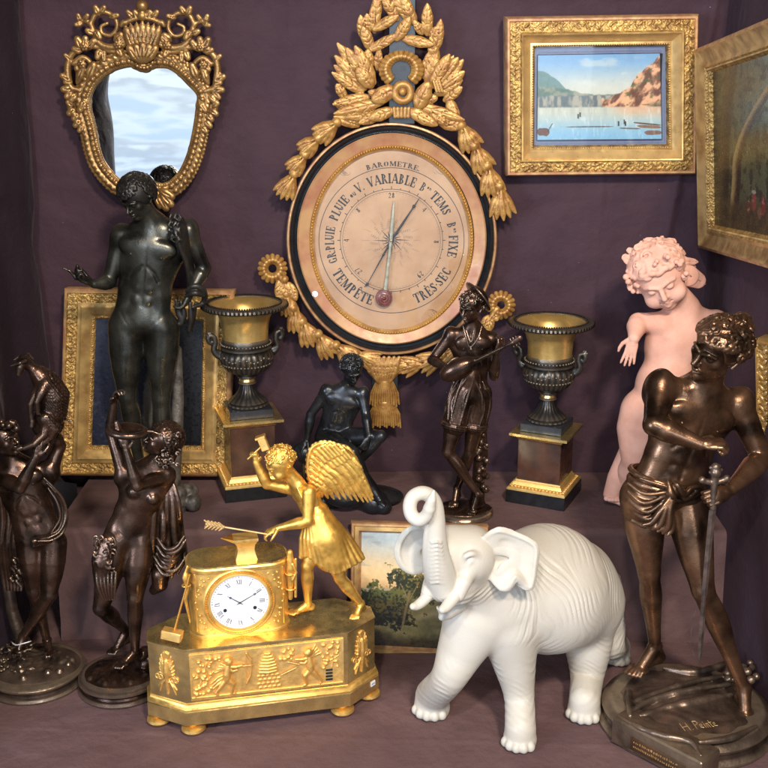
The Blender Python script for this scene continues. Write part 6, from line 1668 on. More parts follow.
def barometer():
    Yd = 2.392
    cx, cy = 391.5, 240.3
    c0 = P(cx, cy, Yd); mp = MPP(c0); px = mp
    R = empty('wheel_barometer', P(392,240,2.43), 'large oval gilt and black barometer with carved leaf crest, garlands and tassel', 'barometer')
    q = lambda x, y, d=0: P(x, y, Yd-d*mp)
    def oval(ox, oy, rx, ry, prof, name, mt, n=128, close=True):
        """prof: (offset px outward, lift px)"""
        vs = []; f = []; K = len(prof)
        for (o, d) in prof:
            for i in range(n):
                a = 2*PI*i/n; vs.append(q(ox+(rx+o)*math.cos(a), oy-(ry+o)*math.sin(a), d))
        for k in range(K):
            k2 = (k+1) % K
            for i in range(n): f.append((k*n+i, k2*n+i, k2*n+(i+1)%n, k*n+(i+1)%n))
        m = MB(); m.add(vs, f); return m.build(name, mt, R)
    O = (391.8, 238.8)
    oval(*O, 105.5, 116.5, [(0,-14),(0,1),(-1,4),(-2.6,4.5),(-3.6,2),(-4,-14)], 'outer_edge', M_framered)
    oval(*O, 101.6, 112.6, [(0,-13),(0,3),(-1.2,4.2),(-3,2.6),(-4.6,.4),(-6.2,1.4),(-6.6,-13)], 'black_rim', M_ebony)
    oval(*O, 94.8, 105.8, [(0,-12),(0,3.4),(-1.2,4.8),(-2.2,4.2),(-10.8,2.8),(-12.4,2.0),(-12.8,-12)], 'pink_band', M_pinkgilt)
    oval(391.5, 240, 82, 94.5, [(0,-12),(0,2.8),(-1.2,3.6),(-4.0,1.6),(-5,.4),(-5,-12)], 'gilt_slip', M_framegold)
    m = MB(); n = 190
    for i in range(n):
        a = 2*PI*i/n; m.sphere(q(391.5+80.4*math.cos(a), 240-93*math.sin(a), 4.0), 1.15*px, 6, 5)
    m.build('beading', M_goldmat, R, True)
    m = MB(); vs = [q(391.5+78*math.cos(2*PI*i/96), 240-90.5*math.sin(2*PI*i/96), -1) for i in range(96)]; m.prism(vs[::-1], V(0,.004,0)); dial = m.build('dial', M_paper, R, False)
    # printed dial
    def F(r, a, d=-.6):   # a: clockwise from top, degrees
        t = math.radians(a); return q(cx+r*math.sin(t), cy-r*math.cos(t), d)
    def circ(m, r, w, a0=0, a1=360, k=144):
        vs = []
        for i in range(k+1): a = a0+(a1-a0)*i/k; vs += [F(r-w/2, a), F(r+w/2, a)]
        m.add(vs, [(2*i, 2*i+1, 2*i+3, 2*i+2) for i in range(k)])
    m = MB(); circ(m, 51.2, .45); circ(m, 72.6, .55); circ(m, 49.0, .25)
    for i in range(72):
        a = i*5
        if i % 2 == 0: m.add([F(51.2, a-.35), F(51.2, a+.35), F(54.0 if i % 6 == 0 else 52.8, a+.35), F(54.0 if i % 6 == 0 else 52.8, a-.35)], [(0,1,2,3)])
    for i in range(90): a = i*4+2; m.add([F(47.2, a-.2), F(47.2, a+.2), F(47.8, a+.2), F(47.8, a-.2)], [(0,1,2,3)])
    def arc_text(txt, a0, a1, r, s, top=True, bold=1.0):
        W = text_w(txt); x = 0
        for ch in txt:
            w = GLY['E' if ch in 'ÈÊ' else ch][0]; mid = (x+w/2)/W; a = a0+(a1-a0)*mid; t = math.radians(a)
            stretch = abs(math.radians(a1-a0))*r/(W*s)
            sx = (1 if top else -1)
            def fx(X, Y, a=t, w=w):
                dx = (X-w*s/2)*stretch*.93; 
                rr = r+(Y-s/2)*sx
                # clockwise tangent for a, radial outward
                return q(cx+rr*math.sin(a)+dx*math.cos(a)*sx, cy-(rr*math.cos(a)-dx*math.sin(a)*sx), -.6)
            letter(m, ch, fx, 0, s, bold); x += w
    arc_text('VARIABLE', -23, 23.5, 62, 9.6, bold=1.2)
    arc_text('PLUIE', -71, -46, 62, 9.0, bold=1.2); arc_text('ou', -43.5, -37, 61, 6.5); arc_text('V.', -35.5, -27, 62, 9.2)
    arc_text('GR:PLUIE', -112, -77, 62, 8.8, bold=1.15)
    arc_text('B', 28, 33.5, 62, 8.8); arc_text('on', 34, 38.5, 65, 4.6); arc_text('TEMS', 41, 65, 62, 9, bold=1.2)
    arc_text('B', 73, 78.5, 62, 8.8); arc_text('on', 79, 83.5, 65, 4.6); arc_text('FIXE', 85, 106, 62, 9, bold=1.2)
    arc_text('TEMPÊTE', 242, 197, 63, 9.6, False, 1.2); arc_text('TRÈS·SEC', 159, 117, 63, 9.6, False, 1.2)
    arc_text('BAROMETRE.', -19.5, 22, 76.6, 4.8, bold=1.1)
    for t_, a in (('28', 0), ('4', 47), ('8', 92), ('29', 140), ('27', 227), ('4', 270), ('8', 312)):
        arc_text(t_, a-4.2*len(t_)/2, a+4.2*len(t_)/2, 45, 5.2)
    # compass rose
    for i in range(16):
        a = i*22.5; L = 19 if i % 4 == 0 else (15 if i % 2 == 0 else 10)
        b = 11.25; m.add([F(2.2, a), F(5.0, a-b*1.1), F(L, a), F(5.0, a)], [(0,1,2,3)])
    m.build('dial_lettering', M_ink, R, False)
    m = MB(); rn = random.Random(44)
    circ(m, 9, .25); circ(m, 13, .2)
    for i in range(16):
        a = i*22.5; m.add([F(22, a-.25), F(22, a+.25), F(30, a+.12), F(30, a-.12)], [(0,1,2,3)])
        b = 11.25; L = 19 if i % 4 == 0 else (15 if i % 2 == 0 else 10)
        for k in range(4):    # small foliate loops between the points
            rr = 14+k*1.9; vs = []
            for j in range(9): t = j/8*5.5; vs.append((rr+1.3*math.sin(t), a+b+(k-1.5)*2.2+4.0*math.cos(t)*(1 if k % 2 else -1)*.8))
            for j in range(8):
                p0, p1 = vs[j], vs[j+1]; m.add([F(p0[0]-.18, p0[1]), F(p0[0]+.18, p0[1]), F(p1[0]+.18, p1[1]), F(p1[0]-.18, p1[1])], [(0,1,2,3)])
    m.build('faded_rose_ornament', M_inkfaint, R, False)
    for (ux, uy, sz) in ((443,170,9),(438,313,9),(341,311,8),(345,172,7)):   # flourishes in the corners
        m = MB()
        for k in range(3):
            vs = []
            for j in range(15): t = j/14*7; vs.append((ux+sz*.8*math.cos(t+k)*(1-j/22)-k*2, uy+sz*.5*math.sin(t*1.3+k)*(1-j/22)))
            for j in range(14):
                p0, p1 = vs[j], vs[j+1]; m.add([q(p0[0], p0[1]-.2, -.55), q(p0[0], p0[1]+.2, -.55), q(p1[0], p1[1]+.2, -.55), q(p1[0], p1[1]-.2, -.55)], [(0,1,2,3)])
        m.build('faded_flourish', M_inkfaint, R, False)
    # hands
    S = SDF(.0005); a, b = q(420.5,196.5,2.5), q(366,286.5,2.5); ctr = q(cx,cy,2.5)
    S.chain([b, ctr, a*.35+ctr*.65, a*.9+ctr*.1, a], [.35*px,1.0*px,1.1*px,.5*px,.2*px], .4*px)
    S.ball(a*.78+ctr*.22, 1.7*px, .4*px); S.ball(b*.95+ctr*.05, 1.5*px, .4*px); S.ball(b*.3+ctr*.7, 1.2*px, .5*px); S.ball(ctr, 2.6*px, .3*px)
    S.build('blued_hand', M_steel, .35*mp, R)
    S = SDF(.0005); a, b = q(394.5,197,4.2), q(385.5,290,4.2); ctr = q(cx-.5,cy,4.2)
    S.chain([a, a*.8+ctr*.2, a*.3+ctr*.7, ctr, ctr*.4+b*.6, b], [.3*px,1.2*px,2.0*px,1.6*px,1.5*px,2.2*px], .3*px, 'u', V(0,1,0), .4)
    S.ball(q(cx-.3,cy,4.6), 1.7*px, .3*px); S.build('brass_hand', M_palebrass, .4*mp, R)
    S = SDF(.0005); c = q(384,298,4); S.ell(c, (8.6*px,2.6*px,9.4*px), None, .2*px)
    sp_ = [c+V(math.cos(t)*(.8+t*.42), -2.4+t*.09, math.sin(t)*(.8+t*.46))*px for t in np.linspace(0, 16.5, 90)]
    S.chain(sp_, .85*px, .2*px); S.ball(c+V(0,-2.6,0)*px, 1.6*px, .2*px); S.build('setting_knob', M_rosette, .42*mp, R, 0)
    m = MB(); vs = [q(391.5+78.3*math.cos(2*PI*i/72), 240-90.7*math.sin(2*PI*i/72), 6.0-0.0) for i in range(72)]; 
    m.prism(vs[::-1], V(0,.0012,0)); m.build('dial_glass', M_glass, R, False)
    m = MB(); m.lathe(q(315,294,4.2)+V(0,0,0), [(0,0),(3.1*px,0),(3.1*px,.0008),(0,.0008)], 20, np.array([V(1,0,0), V(0,0,1), V(0,-1,0)])); m.build('round_sticker', M_white, R)
    # ---- carving
    def leaf(S, x0, y0, x1, y1, w, d=4, lift=3, groove=True, th=.42, serr=3):
        A, B = q(x0, y0, d), q(x1, y1, d+lift); dd = nrm(B-A); s_ = np.cross(dd, V(0,-1,0)); L = np.linalg.norm(B-A)
        S.chain([A, A*.76+B*.24, A*.45+B*.55, A*.18+B*.82, B], [w*.5*px, w*.95*px, w*1.05*px, w*.70*px, w*.25*px], .25*px, 'u', V(0,1,0), th)
        top = V(0,-1,0)*w*th*px
        if groove: S.chain([A+top*.9, A*.5+B*.5+top*1.12, B*.92+A*.08+top*.5], [.55*px,.55*px,.3*px], .4*px, 's')
        for j in range(serr):
            t = .28+j*.22
            for sg in (-1,1):
                p0 = A*(1-t)+B*t+top*.95; p1 = A*(1-t-.16)+B*(t+.16)+s_*sg*w*.95*px*(1-.35*t)+top*.3
                S.chain([p0, p1], [.38*px,.45*px], .3*px, 's')
    def bell(S, x, y, ang, L, w, d=4):
        """husk: bunch of petals opening along ang (degrees, 0 = down, clockwise seen)"""
        t = math.radians(ang); dx, dy = math.sin(t), math.cos(t)
        for i in range(5):
            s_ = (i-2)/2; fan = s_*.42
            ex, ey = dx*math.cos(fan)-dy*math.sin(fan), dy*math.cos(fan)+dx*math.sin(fan)
            leaf(S, x+s_*w*.10*dy, y-s_*w*.10*dx, x+ex*L*1.08*(1-.08*abs(s_)), y+ey*L*1.08*(1-.08*abs(s_)), w*.24, d+2-abs(s_)*1.6, 1.5, True, .8, 0)
        S.ball(q(x, y, d+1.5), w*.26*px, .6*px)
    ox, oy = 320, 0; k = 1/4.8
    S = SDF(.001)
    for (a, b, c, e, w, d) in ((245,235,205,130,36,5),(240,240,375,165,30,6),(205,180,195,75,30,4),(235,150,225,68,28,4),(262,150,250,35,30,5),(265,120,275,-30,34,5),(262,140,375,75,32,7),
        (370,90,300,-20,34,6),(370,185,430,85,36,8),(440,110,345,-30,32,6),(440,95,395,-25,36,7),(455,110,400,0,34,7),(400,185,545,215,34,7),(490,160,455,105,26,6),(515,160,515,20,36,6),(560,235,580,95,32,5),(540,200,560,130,30,5),
        (560,300,530,180,34,5),(275,330,285,235,26,4),(235,330,230,240,34,5),(500,370,525,250,30,4),(575,370,640,270,30,4),(255,395,170,225,44,6),(235,400,130,235,44,5),(225,395,85,210,40,3),(215,420,75,270,40,4),(205,430,70,315,36,3),(200,440,60,350,34,4),(245,410,180,330,44,7),
        (515,400,560,250,40,4),(540,410,620,265,44,6),(560,410,660,280,42,5),(570,420,685,290,40,4),(575,430,690,345,40,5),(560,450,680,385,38,4),
        (320,470,235,440,32,7),(350,430,255,480,50,8),(300,490,70,545,36,6),(230,465,65,500,36,4),(150,520,70,490,34,3),(120,470,80,405,30,3),(300,540,190,590,36,6),(240,545,120,560,40,5),(200,580,75,575,40,4),(345,530,240,570,38,7),(180,600,70,560,34,4),
        (470,510,520,400,50,8),(490,480,560,470,34,6),(430,530,560,600,40,7),(470,505,690,575,34,6),(540,540,600,590,36,6),(560,560,650,620,38,5),(600,480,680,420,32,4),(620,480,660,600,38,4),(640,560,690,610,34,4),(590,600,690,600,36,5)):
        leaf(S, ox+a*k, oy+b*k, ox+c*k, oy+e*k, w*k*.74, d)
    # wings end of torch bundles: ribbed ties
    for i in range(3): S.chain([q(ox+(545+i*14)*k, 385/4.8+1, 9), q(ox+(560+i*14)*k, 440/4.8, 9)], 1.3*px, .5*px)
    # ring wreath
    cc = (ox+390*k, 325*k)
    for i in range(19):
        a = math.radians(-135+i*270/18); x0, y0 = cc[0]+math.sin(a)*12*.95, cc[1]-math.cos(a)*10.5; x1, y1 = cc[0]+math.sin(a)*20, cc[1]-math.cos(a)*16.5
        S.chain([q(x0, y0+2, 7), q((x0+x1)/2, (y0+y1)/2+2, 9), q(x1, y1+2, 6)], [1.7*px,2.6*px,3.0*px], .15*px)
    # round knot at the centre
    cc = (ox+397*k, 440*k)
    S.chain([q(cc[0]+math.sin(t)*8, cc[1]-math.cos(t)*8.5+1, 9) for t in np.linspace(0, 2*PI, 20)], 3.6*px, .6*px)
    S.ball(q(cc[0], cc[1], 9), 3.6*px, .5*px)
    for i in range(5): S.chain([q(ox+(355+i*18)*k, 520*k, 8), q(ox+(360+i*16)*k, 560*k, 8)], 1.8*px, .4*px)
    S.build('leaf_crest', M_giltwood, .68*mp, R, 0)
    m = MB(); m.box(q(402,62,0), np.eye(3), (13*px,4*px,58*px), .002); m.build('black_backboard', M_ebony, R)
    m = MB(); m.box(q(385,384,-2), np.eye(3), (14*px,3*px,30*px), .002); m.build('black_backboard', M_ebony, R)
    # side garlands
    S = SDF(.001)
    for grp in (((337,122,-50,26,20),(318,138,-48,22,20),(305,155,-40,22,18),(294,174,-28,26,18)), ((461,125,28,28,20),(474,146,26,28,20),(487,166,14,30,20),(499,186,8,32,19))):
        S = SDF(.001)
        for i_, (x, y, a, L, w) in enumerate(grp):
            bell(S, x, y, a, L, w)
            if i_: S.chain([q(grp[i_-1][0], grp[i_-1][1], 3), q(x, y, 3)], 2.2*px, 1*px)
        S.build('bellflower_garland', M_giltwood, .72*mp, R, 0)
    for (rx, ry, rc) in ((272.5,268.5,8.7),(501,305,8.4)):
        S = SDF(.001)
        for i in range(16):
            a = i*PI/8; S.chain([q(rx+math.cos(a)*(rc-3.2), ry+math.sin(a)*(rc-3.0), 3), q(rx+math.cos(a)*rc, ry+math.sin(a)*rc, 6), q(rx+math.cos(a)*(rc+4.2), ry+math.sin(a)*(rc+4.2), 3)], [1.6*px,2.3*px,2.4*px], .15*px)
        if rx < 400: S.ball(q(285,279,6), 3.8*px, .5*px); S.cap(q(278,274,5), q(284,282,5), 3*px, 3*px, 1*px)
        else: S.cap(q(497,309,5), q(491,318,5), 3*px, 3*px, 1*px)
        for (x0, y0, x1, y1, w) in (((280,280,279,300,5),(284,282,286,302,5),(289,284,296,300,5)) if rx < 400 else ((488,317,482,331,5),(492,316,487,333,5),(494,314,497,320,4))): leaf(S, x0, y0, x1, y1, w, 5)
        S.build('ribbon_loop', M_giltwood, .68*mp, R, 0)
    S = SDF(.001)
    for (x, y, a, L, w) in ((286,294,12,22,17),(293,308,14,24,19),(302,321,24,26,20),(318,334,32,26,20),(336,345,48,28,19),(356,354,66,26,17)):
        bell(S, x, y, a, L, w)
    S.build('lower_garland', M_giltwood, .75*mp, R, 0); S = SDF(.001)
    for (x, y, a, L, w) in ((474,330,-30,24,18),(461,343,-42,26,18),(444,354,-62,28,18),(426,361,-74,26,15),(414,364,-82,18,12)):
        bell(S, x, y, a, L, w)
    S.build('lower_garland', M_giltwood, .75*mp, R, 0)
    # tassel
    S = SDF(.001)
    for i in range(7):
        t = (i-3)/3
        leaf(S, 384+t*3, 385-abs(t)*4, 384+t*19, 357+abs(t)*3, 5.2, 4, 2, True, .6, 2)
        leaf(S, 384+t*15, 358, 384+t*4, 387-abs(t)*3, 4.6, 7, 0, True, .6, 2)
    for row, (y0, y1, wd, nn) in enumerate(((382,404,13,13),(403,425,14.5,15))):
        for i in range(nn):
            t = (i-(nn-1)/2)/((nn-1)/2); x = 384.5+t*wd
            S.chain([q(x*.6+384.5*.4, y0, 3+5*(1-t*t)), q(x, (y0+y1)/2, 3+5.5*(1-t*t)), q(x+t*1.5, y1+(i % 3)*1.2, 2.5+5*(1-t*t))], [1.4*px,1.5*px,1.1*px], .25*px)
    S.build('tassel', M_giltwood, .66*mp, R, 0)
barometer()

# ================================================================= pair of urns
def urn(name_label, top, base_pts, rot, foot_c, mt_b, seed):
    """built upright at a point of the shelf; returns the Empty"""
    # scale from photo: lip width and total height
    bl, near, br = base_pts        # three visible corners of the plinth foot on the shelf, photo px
    N = G(*near, SHELF+.001); Lp = G(*bl, SHELF+.001); Rp = G(*br, SHELF+.001)
    return N, Lp, Rp
def make_urn(c, ang, mp, label, ph_=50, uf=.84):
    R = empty('mantel_urn', c, label, 'urn', 'pair of bronze and gilt urns on pedestals')
    px = mp; ca, sa = math.cos(ang), math.sin(ang)
    ax = np.array([V(ca,sa,0), V(-sa,ca,0), V(0,0,1)])
    c = V(*c)
    z = 0
    def bx(name, h0, h1, hw, mt, bev=.001):
        m = MB(); m.box(c+V(0,0,(h0+h1)/2*px), ax, (hw*px, hw*px, (h1-h0)/2*px), bev); return m.build(name, mt, R)
    bx('black_foot', .4, 14, 31, M_blackm)
    # gilt stepped moulding (frustum with ornament)
    def frus(name, pr, mt):
        m = MB(); vs = []; f = []
        for (w, h) in pr:
            for (i, j) in ((-1,-1),(1,-1),(1,1),(-1,1)): vs.append(c+ax[0]*i*w*px+ax[1]*j*w*px+V(0,0,h*px))
        for k in range(len(pr)-1):
            for i in range(4): f.append((k*4+i, k*4+(i+1)%4, k*4+4+(i+1)%4, k*4+4+i))
        f.append((3,2,1,0)); f.append(tuple(len(pr)*4-4+i for i in range(4)))
        m.add(vs, f); return m.build(name, mt, R)
    frus('gilt_base_moulding', [(30.5,14.1),(30.5,16),(29,17.5),(26,18.5),(24.6,21.5),(23.4,22.5),(23.2,24)], M_goldmat)
    m = MB(); rn = random.Random(2)
    for s in range(4):
        d = ax[0]*[1,0,-1,0][s]+ax[1]*[0,1,0,-1][s]; t = np.cross(V(0,0,1), d)
        for i in range(15):
            o = c+d*27.6*px+t*(i-7)*3.7*px+V(0,0,18.2*px); m.sphere(o, 1, 7, 5, np.array([t, d, V(0,0,1)]), (1.5*px,1.7*px,1.0*px))
    m.build('leaf_border', M_goldmat, R, True)
    bx('mahogany_block', 24.2, 24+ph_, 22.4, M_mahog, .0008); dz = ph_-50
    frus('gilt_cap_moulding', [(22.6,74.1+dz),(23.5,76+dz),(29,78.5+dz),(30,79+dz),(30,81.5+dz),(29.4,82+dz)], M_goldflat)
    bx('marble_slab', 82.2+dz, 90.5+dz, 21.5, M_slate)
    zb = (90.7+dz)/uf; _pz = px; czz = c[2]; HZ = lambda v: v
    # foot: gadroon bell
    m = MB(); m.lathe(c, [(r*px,(zb+h)*px*uf) for r, h in ((0,0),(18.5,0),(20,1.2),(20,3),(18.6,4.2),(18.8,5.5),(16.5,8),(12.5,12),(9.4,17),(7.6,22),(7.2,26),(8.6,27),(8.6,28.5),(0,28.5))], 96, None,
                      lambda j, ph: 1+(.055*abs(math.sin(ph*10)) if 5 <= j <= 9 else (.03*math.sin(ph*24) if j in (2,3) else 0))); m.build('fluted_foot', M_vasebr, R)
    m = MB(); m.lathe(c, [(r*px,(zb+h)*px*uf) for r, h in ((0,28.6),(7.2,28.6),(8,30),(7.4,32.5),(6.8,34),(0,34))], 64); m.build('gilt_collar', M_goldflat, R)
    m = MB(); m.lathe(c, [(r*px,(zb+h)*px*uf) for r, h in ((0,34.1),(9,34.1),(10.5,36),(10,37.5),(13,39.5),(19.5,44),(22.5,50),(25.2,57),(25.6,62),(24.6,66),(23.4,68.5),(25,70),(25,72),(23.4,73.5),(23.2,78),(22.6,82),(0,82))], 128, None,
                      lambda j, ph: 1+(.05*abs(math.sin(ph*13)) if 4 <= j <= 9 else 0)); m.build('gadrooned_bowl', M_vasebr, R)
    # relief vine frieze on the bowl
    S = SDF(.001)
    for i in range(44):
        ph = i*2*PI/44; rr = 25.4*px; h = (zb+60+2.2*math.sin(ph*7))*px*uf
        o = c+V(math.cos(ph)*rr, math.sin(ph)*rr, h); S.ball(o, 1.7*px, .6*px)
        o2 = c+V(math.cos(ph+.05)*23.8*px, math.sin(ph+.05)*23.8*px, (zb+52)*px*uf); S.ball(o2, 1.5*px, .5*px)
        o3 = c+V(math.cos(ph)*24.6*px, math.sin(ph)*24.6*px, (zb+76)*px*uf); S.ball(o3, 1.3*px, .5*px)
    for sgn in (-1,1):    # curled handles with leaf scrolls
        d = ax[0]*sgn
        pts = [c+d*r_*px+V(0,0,(zb+h_)*px*uf) for r_, h_ in ((22,60),(28,63),(31.5,70),(30,78),(31,85),(34.5,87),(36.5,83),(35,78.5),(32.8,79.5))]
        sp_ = spline(pts, 5); S.chain(sp_, [(3.4-1.4*i/len(sp_))*px for i in range(len(sp_))], .6*px)
        for j in range(9):
            a_ = sp_[8+j*3]; S.chain([a_, a_+d*1.5*px+V(0,0,3.6)*px], [2.2*px,1.0*px], .5*px)
        for j in range(5): S.ball(c+d*(23+j*1.9)*px+V(0,0,(zb+64+j*1.2)*px*uf), 2.4*px, 1*px)
    S.build('handles_and_vine', M_vasebr, .75*mp, R, 0)
    # gilt neck (open, with inside) and the rim
    m = MB(); m.lathe(c, [(r*px,(zb+h)*px*uf) for r, h in ((0,80),(22.0,80),(22.2,84),(22.4,90),(23,98),(24.6,106),(27.5,113),(32,118.5),(35,120.5),(34,122.3),(29,120),(25,114.5),(22.4,107),(20.8,98),(20.0,90),(0,89))], 96); m.build('gilt_neck', M_vasegilt, R)
    m = MB(); m.lathe(c, [(r*px,(zb+h)*px*uf) for r, h in ((33.8,119.2),(37,117.6),(40.5,118),(42.3,120),(41.8,122.6),(39.5,124),(36,124.2),(34,123.2),(33.8,119.2))], 128, None, lambda j, ph: 1+.012*abs(math.sin(ph*34)), False); 
    m.build('rim', M_vasebr, R)
    m = MB()
    for i in range(64):
        ph = i*2*PI/64; m.sphere(c+V(math.cos(ph)*41.4*px, math.sin(ph)*41.4*px, (zb+121)*px*uf), 1.75*px, 6, 5, None, (1,1,1.25))
    for i in range(96):
        ph = i*2*PI/96; m.sphere(c+V(math.cos(ph)*36*px, math.sin(ph)*36*px, (zb+124.6)*px*uf), .95*px, 6, 4)
    m.build('rim_beading', M_vasebr, R, True)
    return R
# right urn: foot corners seen at (505,503) (563,513) (581,489)
A, B_, C_ = G(505,503,SHELF), G(563,513,SHELF), G(581,490,SHELF)
cR = (A+C_)/2; cR = V(cR[0], cR[1]+.0, SHELF)
angR = math.atan2((B_-A)[1], (B_-A)[0])
make_urn(cR, angR, MPP(P(548,410,cR[1]))*.985, 'dark bronze and gilt urn on a mahogany pedestal, right of the lute player', 43)
A, B_ = G(227,503,SHELF), G(281,497,SHELF); d = nrm(B_-A); L_ = np.linalg.norm(B_-A)
mpl = MPP(P(255,410,2.2)); hw = 31*mpl
cL = A+d*hw+V(-d[1], d[0], 0)*hw; cL = V(cL[0], cL[1], SHELF)
make_urn(cL, math.atan2(d[1], d[0]), MPP(P(255,410,cL[1]))*1.0, 'dark bronze and gilt urn on a mahogany pedestal, behind the raised gilt hammer')
# ================================================================= gilt clock with the winged boy
def clock():
    fA, fB = G(187,726,.020), G(350,706,.020)     # front plinth corners just over the feet
    d = nrm(V(fB[0]-fA[0], fB[1]-fA[1], 0)); b = V(-d[1], d[0], 0); o = V(fA[0], fA[1], 0); W = np.linalg.norm((fB-fA)[:2])
    fl = V(*G(149,714,.020)[:2], 0); fr_ = V(*G(379,690,.020)[:2], 0)
    al = (fl-o)@d, (fl-o)@b; ar = (fr_-o)@d, (fr_-o)@b
    mp = MPP(P(265,620,fA[1])); px = mp
    R = empty('mantel_clock', o+d*W/2+b*.08, 'gilt mantel clock with a winged boy hammering an arrow over its white dial', 'clock')
    L = lambda x, y, z: o+d*x+b*y+V(0,0,z)
    dpt = .150
    def ring(gw):   # octagonal plan, grown outward by gw
        e = al[0]; f = W-(-al[0])*0
        xl, yl = al[0], max(al[1], .03); xr, yr = ar[0], max(ar[1], .02)
        yl = yr = (yl+yr)/2+.004; xl_ = xl; xr_ = xr
        k = .41*gw
        return [(-k, -gw), (W+k, -gw), (xr_+gw, yl-k), (xr_+gw, dpt-yl+k), (W+k, dpt+gw), (-k, dpt+gw), (xl_-gw, dpt-yl+k), (xl_-gw, yl-k)]
    def slab(name, z0, z1, g0, g1, mt, extra=None):
        m = MB(); rows = [(z0, g0), (z1, g1)] if extra is None else extra; vs = []; f = []
        for z, g in rows: vs += [L(x, y, z) for x, y in ring(g)]
        for k in range(len(rows)-1):
            for i in range(8): f.append((k*8+i, k*8+(i+1)%8, k*8+8+(i+1)%8, k*8+8+i))
        f.append(tuple(range(7,-1,-1))); f.append(tuple((len(rows)-1)*8+i for i in range(8)))
        m.add(vs, f); return m.build(name, mt, R)
    # heights from the photograph: deck edge above the front corner
    zt = None
    gA = L(0,0,0)
    # find deck height: the front left top corner at px (189,652)
    lo, hi = .05, .3
    for _ in range(40):
        z = (lo+hi)/2; p_ = L(0,0,z); dz = (p_[1]*ct-(p_[2]-CAM_H)*st); py = 384-FPX*((p_[1]*st+(p_[2]-CAM_H)*ct))/dz
        if py > 652: lo = z
        else: hi = z
    zt = z
    z0 = .0205
    slab('plinth', z0, 0, 0, 0, M_goldflat, [(z0,.0015),(z0+.026,.0015),(z0+.0275,.0),(z0+.0275,-.001)])
    slab('gilt_step', 0, 0, 0, 0, M_gold, [(z0+.0276,.0),(z0+.031,.001),(z0+.034,-.002),(z0+.038,-.0045),(z0+.041,-.0045)])
    slab('case', 0, 0, 0, 0, M_goldflat, [(z0+.0411,-.006),(zt-.0042,-.006)])
    slab('deck', 0, 0, 0, 0, M_goldflat, [(zt-.004,-.0065),(zt-.0035,-.0048),(zt-.001,-.0048),(zt,-.0058)])
    # feet
    for (x, y) in ((.012,.012),(W-.012,.012),(al[0]+.018,dpt/2-.02),(ar[0]-.018,dpt/2-.02),(.012,dpt-.012),(W-.012,dpt-.012)):
        m = MB(); m.lathe(L(x,y,.0003), [(0,0),(.010,0),(.018,.002),(.0225,.007),(.0215,.012),(.016,.0150),(.011,.0165),(.012,.0185),(.013,.0203),(0,.0203)], 36); m.build('foot', M_gold, R)
    # relief panels
    n_ = -b; zc0, zc1 = z0+.047, zt-.010
    m = MB(); pc = L(W/2,.006-.0016,(zc0+zc1)/2); hw, hh = W/2-.010, (zc1-zc0)/2
    m.box(pc, np.array([d, b, V(0,0,1)]), (hw, .0012, hh), .0004); m.build('relief_panel', M_goldmat, R)
    S = SDF(.0008); pp = lambda x, y, h=.0: pc+d*x*hw+V(0,0,y*hh)-b*(.0018+h)
    U = hh
    def kid(x, sx, wings=False, run=1):
        hd = pp(x, .60, .002); S.ball(hd, .17*U, .0006); S.ball(hd+V(0,0,.05*U)-d*sx*.04*U, .16*U, .0004)
        S.chain([pp(x-sx*.01,.42,.002), pp(x-sx*.03,.05,.002), pp(x-sx*.035,-.12,.002)], [.12*U,.16*U,.15*U], .001)
        S.chain([pp(x,.36,.003), pp(x+sx*.09,.34,.004), pp(x+sx*.16,.36,.003)], [.075*U,.06*U,.045*U], .0005)
        S.chain([pp(x-sx*.01,.36,.003), pp(x+sx*.04,.18,.005), pp(x+sx*.10,.20,.004)], [.075*U,.06*U,.045*U], .0005)
        S.chain([pp(x-sx*.03,-.15,.002), pp(x+sx*.04,-.38,.003), pp(x+sx*.02,-.80,.002), pp(x+sx*.06,-.84,.002)], [.12*U,.10*U,.06*U,.05*U], .0005)
        S.chain([pp(x-sx*.04,-.15,.002), pp(x-sx*.10,-.40,.003), pp(x-sx*.18,-.72,.002), pp(x-sx*.16,-.82,.002)], [.12*U,.09*U,.06*U,.05*U], .0005)
        for j in range(4): S.chain([pp(x-sx*.02,.36,.001), pp(x-sx*(.10+.025*j),.52-.12*j+(.35 if wings else 0),.001)], [.07*U,.045*U], .0005)
        if not wings:
            for j in range(3): S.chain([pp(x-sx*.02,.1-.1*j,.001), pp(x-sx*.14,-.05-.15*j,.001), pp(x-sx*.24,-.30-.15*j,.001)], [.05*U,.06*U,.03*U], .0005)
    kid(-.50, 1); kid(.52, -1, True)
    S.chain([pp(-.27,.85,.002), pp(-.22,.55,.003), pp(-.215,.25,.003), pp(-.23,-.1,.003), pp(-.28,-.45,.002)], .045*U, .0004)
    S.chain([pp(-.28,.85,.002), pp(-.28,-.45,.002)], .018*U, .0003); S.chain([pp(-.42,.35,.004), pp(-.20,.33,.004)], .022*U, .0003)
    for j in range(7):      # bee hive on a block
        S.chain([pp(.0-.105*(1-(j/7)**2),-.05+j*.13,.001), pp(0,-.06+j*.13,.004*(1-j/9)), pp(.0+.105*(1-(j/7)**2),-.05+j*.13,.001)], .07*U, .0004)
    for r_ in range(4):
        for c_ in range(5): S.ell(pp(-.12+c_*.06+(r_ % 2)*.02, -.24-r_*.17, .0), (.030*hw,.0015,.07*U), np.array([d, b, V(0,0,1)]), .0002)
    S.chain([pp(.17,-.25,.003), pp(.36,.0,.004)], .025*U, .0003); S.chain([pp(.26,.28,.003), pp(.40,.14,.004)], .03*U, .0003)
    rn = random.Random(33)
